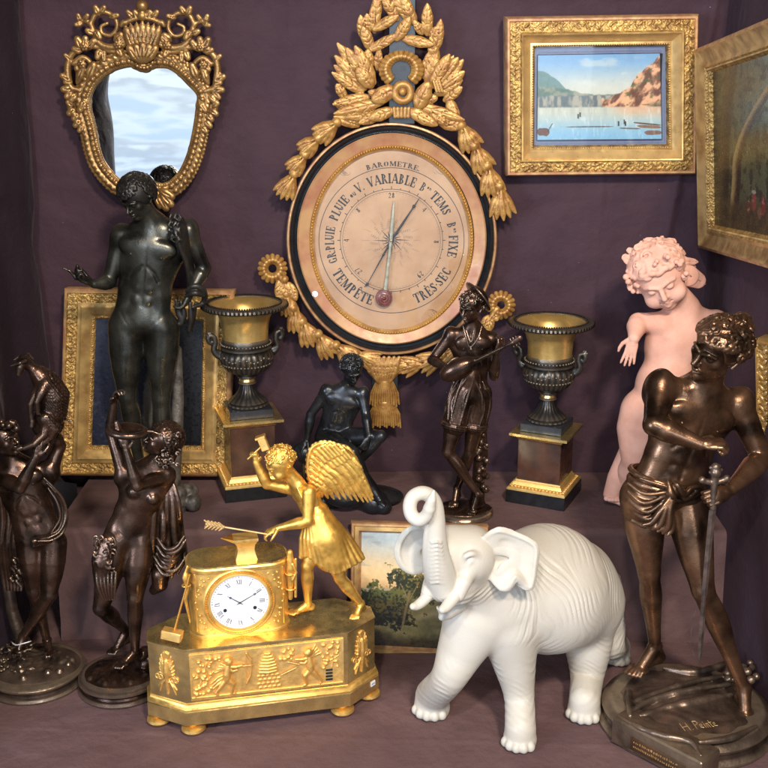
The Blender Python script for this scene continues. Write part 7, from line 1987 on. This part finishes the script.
    for (x0, x1, y0, y1, k) in ((-.95,-.72,-.8,.85,34),(.72,.95,-.2,.9,26),(.16,.34,.35,.85,12),(-.75,-.60,.5,.8,8)):
        for i in range(k): S.ball(pp(rn.uniform(x0,x1), rn.uniform(y0,y1), .0), rn.uniform(.05,.10)*U, .0005)
    for (x0, y0, x1, y1) in ((-.95,-.9,-.78,.6),(-.85,-.5,-.70,.2),(.84,-.2,.86,.8),(.80,.1,.93,.3),(-.98,-.86,.98,-.92)): S.chain([pp(x0,y0), pp((x0+x1)/2+.01,(y0+y1)/2), pp(x1,y1)], .035*U, .0004)
    S.build('cherub_relief', M_goldmat, .0008, R, 0)
    m = MB()
    for j in range(4): m.box(pp(.80,-.30-j*.14,.0006), np.array([d, b, V(0,0,1)]), (.045*hw,.0012,.035*U))
    m.build('keyhole_grille', M_steel, R, False)
    # trophies on the angled sides
    rg = ring(-.006)
    for (i, j) in ((7,0),(1,2)):
        a0, a1 = L(*rg[i],0), L(*rg[j],0); dd = nrm(a1-a0); nn = V(dd[1], -dd[0], 0); c = (a0+a1)/2; hw2 = np.linalg.norm(a1-a0)/2
        S = SDF(.0008); tp = lambda x, y, h=0: c+dd*x*hw2*.8+V(0,0,(zc0+zc1)/2+y*hh)+nn*(.0008+h)
        S.chain([tp(0,.55), tp(0,.1,.0015), tp(0,-.88)], [.11*U,.115*U,.05*U], .0004)
        for k in range(4): S.chain([tp(-.14,.50-.28*k,.002), tp(.14,.50-.28*k,.002)], .028*U, .0002)
        for k in range(5): S.chain([tp(-.03+.015*k,.55), tp(-.16+.08*k,.92-.02*abs(k-2))], [.035*U,.05*U], .0002)
        for sx in (-1,1):
            for k in range(5):      # spread feathers of a wing
                an = .35+.26*k; r1 = .95-.09*k
                S.chain([tp(sx*.10,-.08), tp(sx*(.12+.30*math.sin(an)), -.08+.52*math.cos(an),.001), tp(sx*(.12+.62*r1*math.sin(an)), -.08+.95*r1*math.cos(an))], [.05*U,.062*U,.03*U], .00015)
            S.chain([tp(sx*.08,-.2), tp(sx*.38,-.5,.001), tp(sx*.55,-.85)], [.04*U,.05*U,.025*U], .0003); S.chain([tp(sx*.38,-.42), tp(sx*.62,-.62)], [.04*U,.03*U], .0003)
            for k in range(2): S.chain([tp(sx*(.42+.22*k),-.20,.001)+dd*math.cos(t)*.10*U+V(0,0,math.sin(t)*.10*U) for t in np.linspace(0, 6.28, 9)], .032*U, .0002)
        S.build('trophy_relief', M_goldmat, .0008, R, 0)
    # ---- drum with the dial
    dl = P(239.6, 602, fA[1]+.02)
    # drum position: dial centre plane; find local coordinates
    ydr = .040
    def at_local(pxx, pyy, yl):
        """point on the local plane y = yl seen at a photo pixel"""
        r_ = ray(pxx, pyy); c0 = V(0,0,CAM_H); k = ((o+b*yl-c0)@b)/(r_@b); return c0+r_*k
    Dc = at_local(239.6, 601.5, ydr); tl = at_local(187, 556, ydr); trp = at_local(289, 552, ydr); x0 = (Dc-o)@d; zc = Dc[2]
    hwD = ((trp-tl)@d)/2; zD0 = zt; zD1 = at_local(238, 566, ydr)[2]
    xC = (((trp+tl)/2)-o)@d; rr = hwD*.42; dep = .046
    def stad(x, z, grow=0.0):
        pass
    def plan(g):     # rounded box plan: flat front, round ends
        pts = []; rx = .036
        for (cx_, cy_, a0) in ((xC-hwD+rx, ydr+dep*2-rx, 90), (xC-hwD+rx, ydr+rx, 180), (xC+hwD-rx, ydr+rx, 270), (xC+hwD-rx, ydr+dep*2-rx, 0)):
            for i in range(9): a = math.radians(a0+i*90/8); pts.append((cx_+(rx+g)*math.cos(a), cy_+(rx+g)*math.sin(a)))
        return pts
    def drum(name, rows, mt, cap=True):
        m = MB(); n = 36; vs = []; f = []
        for z, g in rows: vs += [L(x, y, z) for x, y in plan(g)]
        for k in range(len(rows)-1):
            for i in range(n): f.append((k*n+i, k*n+(i+1)%n, k*n+n+(i+1)%n, k*n+n+i))
        if cap: f.append(tuple(range(n-1,-1,-1))); f.append(tuple((len(rows)-1)*n+i for i in range(n)))
        m.add(vs, f); return m.build(name, mt, R)
    H = zD1-zt
    drum('drum_base_band', [(zt+.0002,.002),(zt+.004,.002),(zt+.006,.0)], M_gold)
    drum('drum', [(zt+.0061,.0),(zt+H*.5,.0005),(zD1-.012,.0)], M_gold)
    drum('drum_cornice', [(zD1-.0119,.0),(zD1-.010,.0025),(zD1-.004,.003),(zD1-.001,.001)], M_gold)
    drum('drum_top', [(zD1-.0009,-.001),(zD1+.0005,-.0025)], M_goldflat)
    # dial
    fwd = -b; axd = np.array([d, V(0,0,1), fwd]); Dr = .0305*1.0
    Dr = np.linalg.norm(at_local(271.5,600,ydr)-Dc)*.93
    dc = Dc
    def lath(name, prof, mt, n=72, cap=True):
        m = MB(); m.lathe(dc, prof, n, axd, None, cap); return m.build(name, mt, R)
    lath('bezel', [(Dr*1.0,-.002),(Dr*1.22,-.002),(Dr*1.22,.002),(Dr*1.17,.004),(Dr*1.12,.0032),(Dr*1.08,.0065),(Dr*1.02,.007),(Dr*.985,.0045),(Dr*.985,.001)], M_gold, cap=False)
    m = MB()
    for i in range(80): a = 2*PI*i/80; m.sphere(dc+d*math.cos(a)*Dr*1.125+V(0,0,math.sin(a)*Dr*1.125)+fwd*.0045, .0011, 6, 4)
    m.build('bezel_beading', M_gold, R, True)
    lath('enamel_dial', [(0,.0005),(Dr*.99,.0005),(Dr*.98,.0018),(Dr*.5,.0032),(Dr*.1,.0036),(0,.0036)], M_enamel)
    ds = lambda r, a, h=None: dc+d*r*Dr*math.sin(a)+V(0,0,r*Dr*math.cos(a))+fwd*((.0042-.0016*r*r) if h is None else h)
    m = MB(); num = ['I','II','III','IV','V','VI','VII','VIII','IX','X','XI','XII']
    for i in range(60):
        a = math.radians(i*6); w_ = .0075 if i % 5 else .014
        m.add([ds(.90, a-w_), ds(.90, a+w_), ds(.935, a+w_), ds(.935, a-w_)], [(0,1,2,3)])
    for i, t in enumerate(num):
        a = math.radians((i+1)*30); s = .165; Wd = text_w(t)*s*.72; x = -Wd/2
        for ch in t:
            def fx(X, Y, a=a):
                X *= .72; rr = .755+(Y-s/2); return dc+d*(rr*math.sin(a)+X*math.cos(a))*Dr+V(0,0,(rr*math.cos(a)-X*math.sin(a))*Dr)+fwd*.0040
            x += letter(m, ch, lambda X, Y, a=a, x=x: fx(X+x/.72, Y), 0, s, .8)*.72
    m.build('numerals', M_ink, R, False)
    S = SDF(.0003)
    for (a, l, w_) in ((math.radians(305),.52,1.), (math.radians(62),.80,.8)):
        S.chain([ds(-.12, a, .0052), ds(0, a, .0054), ds(l*.6, a, .0052), ds(l, a, .0050)], [.0005,.0008,.0006*w_,.0003], .0003); 
        c_ = ds(l*.72, a, .0052); t1 = nrm(ds(l,a,.005)-ds(0,a,.005)); t2 = np.cross(t1, fwd)
        S.chain([c_+t1*math.cos(t)*.0018+t2*math.sin(t)*.0018 for t in np.linspace(0, 6.28, 11)], .00045, .0002)
    S.ball(dc+fwd*.0056, .0017, .0003); S.build('clock_hands', M_steel, .00035, R)
    for sx in (-1,1):
        m = MB(); m.lathe(dc+d*sx*.50*Dr-V(0,0,.24*Dr), [(0,.0036),(.0032,.0036),(.0032,.0048),(.0018,.0050),(0,.0050)], 20, axd)
        m.build('winding_hole', M_steel, R)
    # chased spandrels and side ornament on the drum
    for sx in (-1,1):
        S = SDF(.0006)
        for sz in (-1,1):
            for k in range(9):
                a = math.radians(45+(k-4)*7); r_ = 1.40+.06*(k % 2)
                p_ = dc+d*sx*r_*Dr*math.cos(a)+V(0,0,sz*r_*Dr*math.sin(a)*.95)
                if abs((p_-o)@d-xC) < hwD-.006 and zt+.008 < p_[2] < zD1-.014: S.ell(p_-b*.0002, (.0022,.0012,.0022), None, .0006)
        xx = xC+sx*(hwD-.034)
        for k in range(9):
            t_ = (k-4)/4; a_ = sx*math.radians(22+22*(1-abs(t_))); xo = xC+sx*(hwD-.036)+math.sin(a_)*.0365; yo = ydr+.036-math.cos(a_)*.0365
            S.ball(L(xo, yo, zt+.012+(k+.5)*(H-.026)/9), .0021, .0012)
        S.chain([L(xC+sx*(hwD-.036)+math.sin(sx*.75)*.036, ydr+.036-math.cos(.75)*.036, z_) for z_ in (zt+.010, zt+H*.5, zD1-.014)], .0012, .0008)
        S.build('chased_ornament', M_gold, .0007, R, 0)
    # bow and quiver at the sides
    S = SDF(.001)
    qx = xC+hwD+.003
    S.chain([L(qx,ydr+.012,zD1+.012), L(qx+.001,ydr+.012,zD1-.02), L(qx-.001,ydr+.012,zt+H*.42)], [.0055,.0075,.004], .001)
    for k in range(2): S.chain([L(qx+math.cos(t)*.0085,ydr+.012+math.sin(t)*.0085,zD1-.03-k*.03) for t in np.linspace(0,6.28,13)], .0018, .0006)
    S.chain([L(qx+.004,ydr+.006,zD1-.010), L(qx+.010,ydr+.004,zD1-.026), L(qx+.003,ydr+.004,zD1-.040)], .0022, .001)
    S.chain([L(qx+.010,ydr+.010,zD1-.002), L(qx+.008,ydr+.008,zt+H*.45)], .0026, .001)
    S.build('quiver', M_gold, .00085, R, 0)
    S = SDF(.001); qx = xC-hwD-.004
    S.chain([L(qx+.004,ydr+.01,zD1+.004), L(qx-.003,ydr+.01,zD1-.018), L(qx+.002,ydr+.01,zD1-.04), L(qx-.003,ydr+.01,zD1-.06), L(qx+.003,ydr+.01,zt+H*.22)], [.002,.0035,.0028,.0035,.0015], .001)
    S.chain([L(qx+math.cos(t)*.007,ydr+.012+math.sin(t)*.007,zD1-.034) for t in np.linspace(0,6.28,13)], .0018, .0006); S.ell(L(qx,ydr+.01,zD1-.018), (.006,.005,.012), None, .001)
    S.build('bow', M_gold, .00085, R, 0)
    # mallet leaning against the drum
    m = MB(); a = at_local(190,574,ydr-.006); e = at_local(174,632,ydr-.016); m.tube([a, e], [.0018,.0022], 10); m.build('mallet_handle', M_giltmir if False else M_goldmat, R)
    m = MB(); hc = at_local(172,634.5,ydr-.020); hc[2] = max(hc[2], zt+.0105); t1 = nrm(e-a); m.box(hc, np.array([nrm(d*.9-b*.3+V(0,0,-.18)), nrm(b*.9+d*.3), nrm(V(0,0,1)+d*.18)]), (.0185,.010,.0085), .0015); m.build('mallet_head', M_goldmat, R)
    # anvil on top
    aw = at_local(246,560,ydr+dep*.8); xa = (aw-o)@d; ya = ydr+dep*.8; za = zD1+.0006
    ztA = at_local(240,536.5,ya)[2]; m = MB()
    ap = lambda x, y, z: L(xa+x, ya+y, za+(ztA-za)*z)
    prof = [(.0195,.0,.016),(.0165,.25,.014),(.0150,.45,.013),(.0165,.68,.014),(.021,.86,.016),(.0225,.88,.0165),(.0225,1.0,.0165)]
    vs = []; f = []
    for (w_, z, dp) in prof: vs += [ap(-w_,-dp,z), ap(w_,-dp,z), ap(w_,dp,z), ap(-w_,dp,z)]
    for k in range(len(prof)-1):
        for i in range(4): f.append((k*4+i, k*4+(i+1)%4, k*4+4+(i+1)%4, k*4+4+i))
    f += [(3,2,1,0), tuple(len(prof)*4-4+i for i in range(4))]
    m.add(vs, f); m.add([ap(-.0225,-.015,.86), ap(-.0225,.015,.86), ap(-.0225,.015,1.0), ap(-.0225,-.015,1.0), ap(-.044,0,.985), ap(-.044,.001,1.0)], [(0,1,4),(1,2,5,4),(2,3,5),(3,0,4,5),(0,3,2,1)])
    m.build('anvil', M_gold, R)
    # ---- the boy
    Yb = L(0, ydr+dep*.75, 0)[1]+.006; Yb = (L(xC+hwD+.05, .055, 0))[1]
    u = 30*px; q = lambda x, y, z=0: P(x, y, Yb+z*mp)
    fa = 0
    J = mkJ({'head': (281,464,-4), 'neck': (296,482,0), 'pelvis': (325,531,6), 'sa': (292,488,12), 'sb': (309,492,-12), 'ea': (267,484,6), 'wa': (256,462,2),
             'eb': (308,521,-18), 'wb': (278,528,-14), 'ha': (322,536,12), 'hb': (331,537,-4), 'ka': (307,566,2), 'kb': (340,578,-6), 'aa': (308,604,8), 'ab': (361,604,2),
             'ta': (290,614,-2), 'tb': (354,619,-12)}, Yb, mp)
    S = SDF(.003)
    body(S, J, u, tw=.95, aw=1.05, lw=1.05, child=True, neck_r=.24)
    hu = 33*px; fw = V(-.80,-.35,-.50); up = V(-.45,-.12,.85)
    head(S, J['head'], hu, fw, up, child=True)
    hand(S, J['wa'], q(254,448,-1), V(-.2,-.9,.2), hu*.8, 1.2, thumb=1)
    hand(S, J['wb'], q(264,534,-16), V(-.2,.2,-.9), hu*.9, .7, thumb=1)
    S.build('boy_body', M_gold, .7*mp, R)
    Hh = SDF(.001); curls(Hh, J['head'], hu, fw, up, n=110, seed=41, rad=.06, low=-.55, rx=(.42,.46,.43), tube=.024, fringe=.2); Hh.build('boy_hair', M_gold, .55*mp, R, 0)
    # tunic
    S = SDF(.003)
    S.chain([J['neck']*.6+J['pelvis']*.4+V(1,0,2)*px, J['neck']*.45+J['pelvis']*.55, J['pelvis']*.9+J['neck']*.1], [12.5*px,11.5*px,11.5*px], 3*px)
    S.chain([q(300,489,4), q(312,505,2), q(318,512,0)], [6*px,9*px,11*px], 3*px)
    wst = q(317,514,0); rn = random.Random(10)
    a0 = J['neck']-J['pelvis']; a0 = nrm(a0); r_, f_, _ = frame3(V(0,-1,0), a0)
    for i in range(11):
        t = 2*PI*i/11; S.chain([wst+(r_*math.cos(t)+f_*math.sin(t))*11*px for t in (t, t+.6)], 1.7*px, .6*px)
    hem = [(301,557,-8),(308,556,-14),(316,562,-17),(324,568,-17),(334,573,-16),(342,571,-13),(350,566,-10),(358,562,-5),(363,558,0),(360,554,8),(350,556,14),(338,562,16),(322,562,16),(308,558,8)]
    N_ = len(hem)
    hs = spline(np.array([q(*h) for h in hem]+[q(*hem[0])]), 3)[:-1]
    M_ = len(hs)
    for i in range(M_):
        t = 2*PI*(i/M_)+PI*1.0
        w_ = wst+(r_*-math.cos(t-PI)*-1*0+0)*0
        # match directions by projecting hem on the waist circle
        h_ = hs[i]; cen = q(330,562,0); dv = h_-cen; dv = dv/max(np.linalg.norm(dv), 1e-6)
        top = wst+V(dv[0]*10.5, dv[1]*12, dv[2]*3)*px; mid = top*.45+h_*.55+V(dv[0]*1.8, dv[1]*2.5, 0)*px
        S.chain([top, mid, h_], [1.5*px if i % 2 else 2.3*px, 2.2*px if i % 2 else 3.4*px, 1.5*px if i % 2 else 2.4*px], .8*px)
    S.chain([wst, q(326,536,-2), q(331,554,0)], [12.5*px,19.5*px,19*px], 3*px)
    for i in range(8): folds(S, [[q(297+i*2.2,487+i*1.2,-12+i), q(303+i*2,500,-14+i), q(309+i*1.4,512,-11+i)]], 1.3*px, .6*px)
    S.build('tunic', M_gold, .68*mp, R)
    # wings: layered feathers
    def wing(z, starts, ends, cov, bulge):
        S = SDF(.001); st = spline(np.array([(*p, 0) for p in starts]), 6)[:, :2]; en = spline(np.array([(*p, 0) for p in ends]), 6)[:, :2]
        g_ = lambda A, t: A[min(int(t*(len(A)-1)+.5), len(A)-1)]
        S.chain([q(x, y, z) for x, y in st], [2.2*px]*len(st), 1*px)
        nf = 15
        for i in range(nf):
            t = i/(nf-1); a = g_(st, t); e = g_(en, t); m_ = (a+e)/2+np.array(bulge)*(.4+.6*math.sin(t*PI))
            pth = spline(np.array([q(*a, z), q(*m_, z-1.5-.8*(i % 2)), q(*e, z+1-.8*(i % 2))]), 5)
            S.chain(pth, [3.3*px,3.5*px,3.6*px,3.6*px,3.5*px,3.4*px,3.2*px,3.0*px,2.6*px,2.0*px,1.1*px][:len(pth)], .15*px, 'u', V(0,1,0), .45)
            S.chain([p+V(0,-1,0)*1.7*px for p in pth[3:-2]], .35*px, .25*px, 's')
        for row in range(cov):
            for i in range(12-row):
                t = (i+.5*(row % 2))/(12-row); a = g_(st, t*.98); e = g_(en, t*.98); f0 = .06+.13*row; f1 = f0+.19
                m_ = np.array(bulge)*.8*math.sin(f0*PI)
                A_, B_ = q(*(a*(1-f0)+e*f0+m_), z-3.2+row*.35), q(*(a*(1-f1)+e*f1+m_), z-3.4+row*.5)
                S.chain([A_, B_], [2.4*px, 2.1*px], .15*px, 'u', V(0,1,0), .55)
        S.build('wing', M_gold, .58*mp, R, 0)
    wing(6, [(313,489),(309,476),(308,462),(311,450),(318,444),(328,443),(338,446)], [(322,497),(334,499),(346,499),(358,501),(368,502),(373,499),(371,491),(366,482)], 4, (6,-5))
    wing(16, [(322,480),(321,464),(326,452),(334,446),(342,447)], [(340,486),(350,482),(358,479),(363,472),(357,463),(350,455)], 2, (4,-4))
    # hammer, arrow
    S = SDF(.0008); S.chain([q(248,459,-4), q(262,446,-5)], [1.1*px,1.1*px], .0005)
    hc = q(263.5,444.5,-5); hx = nrm(q(270,450,-5)-q(258,438,-5)); hy = nrm(np.cross(hx, V(0,-1,0)))
    S.build('hammer_handle', M_gold, .6*mp, R)
    m = MB(); ax_ = np.array([nrm(V(.35,0,-.95)), V(0,1,0), nrm(V(.95,0,.35))]); m.box(q(263.5,443.5,-5), ax_, (7*px,3.6*px,4.0*px), .001); m.box(q(260.2,437.0,-5), ax_, (1.2*px,4.4*px,5.2*px), .0006); m.build('hammer_head', M_goldmat, R)
    m = MB(); A_, B2 = q(266,534,-18), q(224,527,-20); m.tube([A_+(A_-B2)*.12, B2], [.0017,.0017], 8); m.build('arrow_shaft', M_framepale, R)
    S = SDF(.0006); dd = nrm(B2-A_)
    for (yy, zz) in ((3.4,-2.5),(-3.4,-2.5),(2.6,2.5),(-2.6,2.5)):
        for k in range(5):
            a_ = B2+dd*k*3.6*px; S.chain([a_, a_+dd*5.2*px+V(0,zz*.5,yy*1.3)*px], [1.2*px,.8*px], .3*px)
    S.cap(B2, B2+dd*18*px, 1.3*px, 1.3*px, .5*px); S.build('arrow_feathers', M_framepale, .5*mp, R, 0)
    # price sticker on the side of the case
    i, j = 1, 2; a0_, a1_ = L(*ring(.0015)[1],0), L(*ring(.0015)[2],0); dd = nrm(a1_-a0_); nn = V(dd[1], -dd[0], 0)
    m = MB(); pc_ = a0_+(a1_-a0_)*.78+V(0,0,z0+.017)+nn*.0010; m.box(pc_, np.array([dd, nn, V(0,0,1)]), (.0065,.0005,.0052), .0004); m.build('price_sticker', M_white, R)
    m = MB()
    for k in range(3): m.box(pc_+dd*(-.003+.003*k)+nn*.0008, np.array([dd, nn, V(0,0,1)]), (.0008,.0002,.0015))
    m.build('sticker_mark', M_blueink, R)
clock()
# ---------------------------------------------------------------- camera, light, world
cam = bpy.data.cameras.new('camera'); co = bpy.data.objects.new('camera', cam); C.objects.link(co)
cam.sensor_width = 36; cam.lens = FPX/768*36; cam.clip_start = .05; cam.clip_end = 60
co.location = (0,0,CAM_H); co.rotation_euler = (PI/2-PITCH, 0, 0); bpy.context.scene.camera = co
def area(name, loc, target, size, power, col, size_y=None):
    l = bpy.data.lights.new(name, 'AREA'); l.energy = power; l.color = col; l.size = size
    if size_y: l.shape = 'RECTANGLE'; l.size_y = size_y
    o = bpy.data.objects.new(name, l); C.objects.link(o); o.location = loc
    import mathutils
    dv = mathutils.Vector(target)-mathutils.Vector(loc); o.rotation_euler = dv.to_track_quat('-Z', 'Y').to_euler(); return o
area('warm_lamp', (.62,-.45,2.45), (.1,2.1,.5), .26, 84, (1.0,.88,.74))
area('warm_lamp', (-.35,-.9,2.75), (-.1,2.1,.5), .14, 44, (1.0,.90,.78))
area('daylight_opening', (-2.3,-.7,1.2), (0,2.0,.5), 1.0, 74, (.64,.77,1.0), 1.2)
area('daylight_opening', (-.45,-1.7,1.75), (-.1,2.0,.5), .8, 34, (.68,.80,1.0), .6)
area('daylight_opening', (.9,-2.0,1.2), (.2,2.0,.5), 1.2, 24, (.80,.88,1.0), 1.0)
w = bpy.data.worlds.new('World'); bpy.context.scene.world = w; w.use_nodes = True
N = w.node_tree.nodes; L_ = w.node_tree.links; bg = N['Background']
tc = N.new('ShaderNodeTexCoord'); sx = N.new('ShaderNodeSeparateXYZ'); L_.new(tc.outputs['Generated'], sx.inputs[0])
no = N.new('ShaderNodeTexNoise'); no.inputs['Scale'].default_value = 3.2; no.inputs['Detail'].default_value = 4
mpn = N.new('ShaderNodeMapping'); mpn.inputs['Scale'].default_value = (1,1,3.0); L_.new(tc.outputs['Generated'], mpn.inputs[0]); L_.new(mpn.outputs[0], no.inputs['Vector'])
# market street seen out of the stall: pale awnings above, light ground below, dark stall behind
ad = N.new('ShaderNodeMath'); ad.operation = 'MULTIPLY_ADD'; ad.inputs[1].default_value = .30; L_.new(no.outputs['Fac'], ad.inputs[0]); L_.new(sx.outputs['Z'], ad.inputs[2])
cr = N.new('ShaderNodeValToRGB'); L_.new(ad.outputs[0], cr.inputs[0])
r0 = N.new('ShaderNodeMapRange'); r0.inputs[1].default_value = -.6; r0.inputs[2].default_value = .9; L_.new(ad.outputs[0], r0.inputs[0]); L_.new(r0.outputs[0], cr.inputs[0])
e = cr.color_ramp.elements; e[0].position = 0; e[0].color = (.10,.08,.08,1); e[1].position = 1; e[1].color = (.09,.09,.10,1)
for p_, c_ in ((.22,(.20,.17,.16,1)),(.32,(.55,.62,.72,1)),(.40,(.85,.93,1.0,1)),(.47,(.66,.78,.94,1)),(.53,(.86,.94,1.0,1)),(.60,(.74,.82,.92,1)),(.66,(.30,.31,.34,1)),(.74,(.24,.23,.24,1)),(.80,(.50,.55,.62,1))):
    x_ = cr.color_ramp.elements.new(p_); x_.color = c_
mr = N.new('ShaderNodeMapRange'); mr.inputs[1].default_value = .1; mr.inputs[2].default_value = -.5; mr.inputs[3].default_value = .10; mr.inputs[4].default_value = 1.0
L_.new(sx.outputs['Y'], mr.inputs[0])
mu = N.new('ShaderNodeMix'); mu.data_type = 'RGBA'; mu.blend_type = 'MULTIPLY'; mu.inputs[0].default_value = 1; L_.new(cr.outputs[0], mu.inputs[6]); L_.new(mr.outputs[0], mu.inputs[7])
n2 = N.new('ShaderNodeTexNoise'); n2.inputs['Scale'].default_value = 7.0; n2.inputs['Detail'].default_value = 5
m2_ = N.new('ShaderNodeMapping'); m2_.inputs['Scale'].default_value = (1.2,1,6.0); m2_.inputs['Rotation'].default_value = (0,.12,0); L_.new(tc.outputs['Generated'], m2_.inputs[0]); L_.new(m2_.outputs[0], n2.inputs['Vector'])
c2 = N.new('ShaderNodeValToRGB'); c2.color_ramp.interpolation = 'EASE'; L_.new(n2.outputs['Fac'], c2.inputs[0])
ee = c2.color_ramp.elements; ee[0].position = 0; ee[0].color = (.50,.52,.56,1); ee[1].position = .58; ee[1].color = (1.1,1.12,1.15,1)
for p_, c_ in ((.38,(.70,.82,1.0,1)),(.46,(.95,1.0,1.08,1)),(.53,(.72,.75,.80,1))):
    x_ = c2.color_ramp.elements.new(p_); x_.color = c_
m3_ = N.new('ShaderNodeMix'); m3_.data_type = 'RGBA'; m3_.blend_type = 'MULTIPLY'; m3_.inputs[0].default_value = .9; L_.new(mu.outputs[2], m3_.inputs[6]); L_.new(c2.outputs[0], m3_.inputs[7])
L_.new(m3_.outputs[2], bg.inputs['Color']); bg.inputs['Strength'].default_value = 1.15
sc_ = bpy.context.scene
sc_.view_settings.view_transform = 'Standard'; sc_.view_settings.look = 'None'; sc_.view_settings.exposure = 0.0; sc_.view_settings.gamma = 1.0
sc_.cycles.max_bounces = 6; sc_.cycles.use_denoising = True
# ---------------------------------------------------------------- sub-parts: pieces that belong to a part go under it
NEST = {'enamel_dial': ('numerals', 'clock_hands', 'winding_hole'), 'bezel': ('bezel_beading',), 'drum': ('chased_ornament', 'drum_top', 'drum_cornice'), 'case': ('relief_panel', 'trophy_relief', 'keyhole_grille', 'cherub_relief'),
        'boy_body': ('boy_hair', 'tunic', 'wing'), 'plinth': ('price_sticker', 'sticker_mark'), 'body': ('hair', 'wreathed_hair', 'curly_hair', 'leafy_hair', 'loincloth', 'breeches', 'cap', 'necklace', 'goat_skin', 'drapery', 'tusk'),
        'lute': ('strings',), 'slab': ('name_plate', 'plate_engraving'), 'dial': ('dial_lettering', 'faded_rose_ornament', 'faded_flourish', 'blued_hand', 'brass_hand', 'setting_knob'), 'gilt_slip': ('beading',), 'pink_band': ('round_sticker',),
        'ornamented_moulding': ('carved_leaves',), 'sight_edge': ('beading',), 'watercolour': ('ink_border',), 'rim': ('rim_beading',), 'gilt_base_moulding': ('leaf_border',), 'gadrooned_bowl': ('handles_and_vine',), 'beaded_frame': ()}
bn = lambda o: o.name.split('.')[0]
bpy.context.view_layer.update()
for root in [o for o in C.objects if o.type == 'EMPTY' and o.parent is None]:
    kids = list(root.children); by = {}
    for k_ in kids: by.setdefault(bn(k_), k_)
    for par, subs in NEST.items():
        if par not in by: continue
        for k_ in kids:
            if bn(k_) in subs and k_.parent == root and k_ is not by[par] and by[par].parent == root:
                w_ = V(*k_.location); k_.parent = by[par]; k_.location = tuple(w_-V(*by[par].location))
print('scene built in %.1f s' % (time.time()-T0))
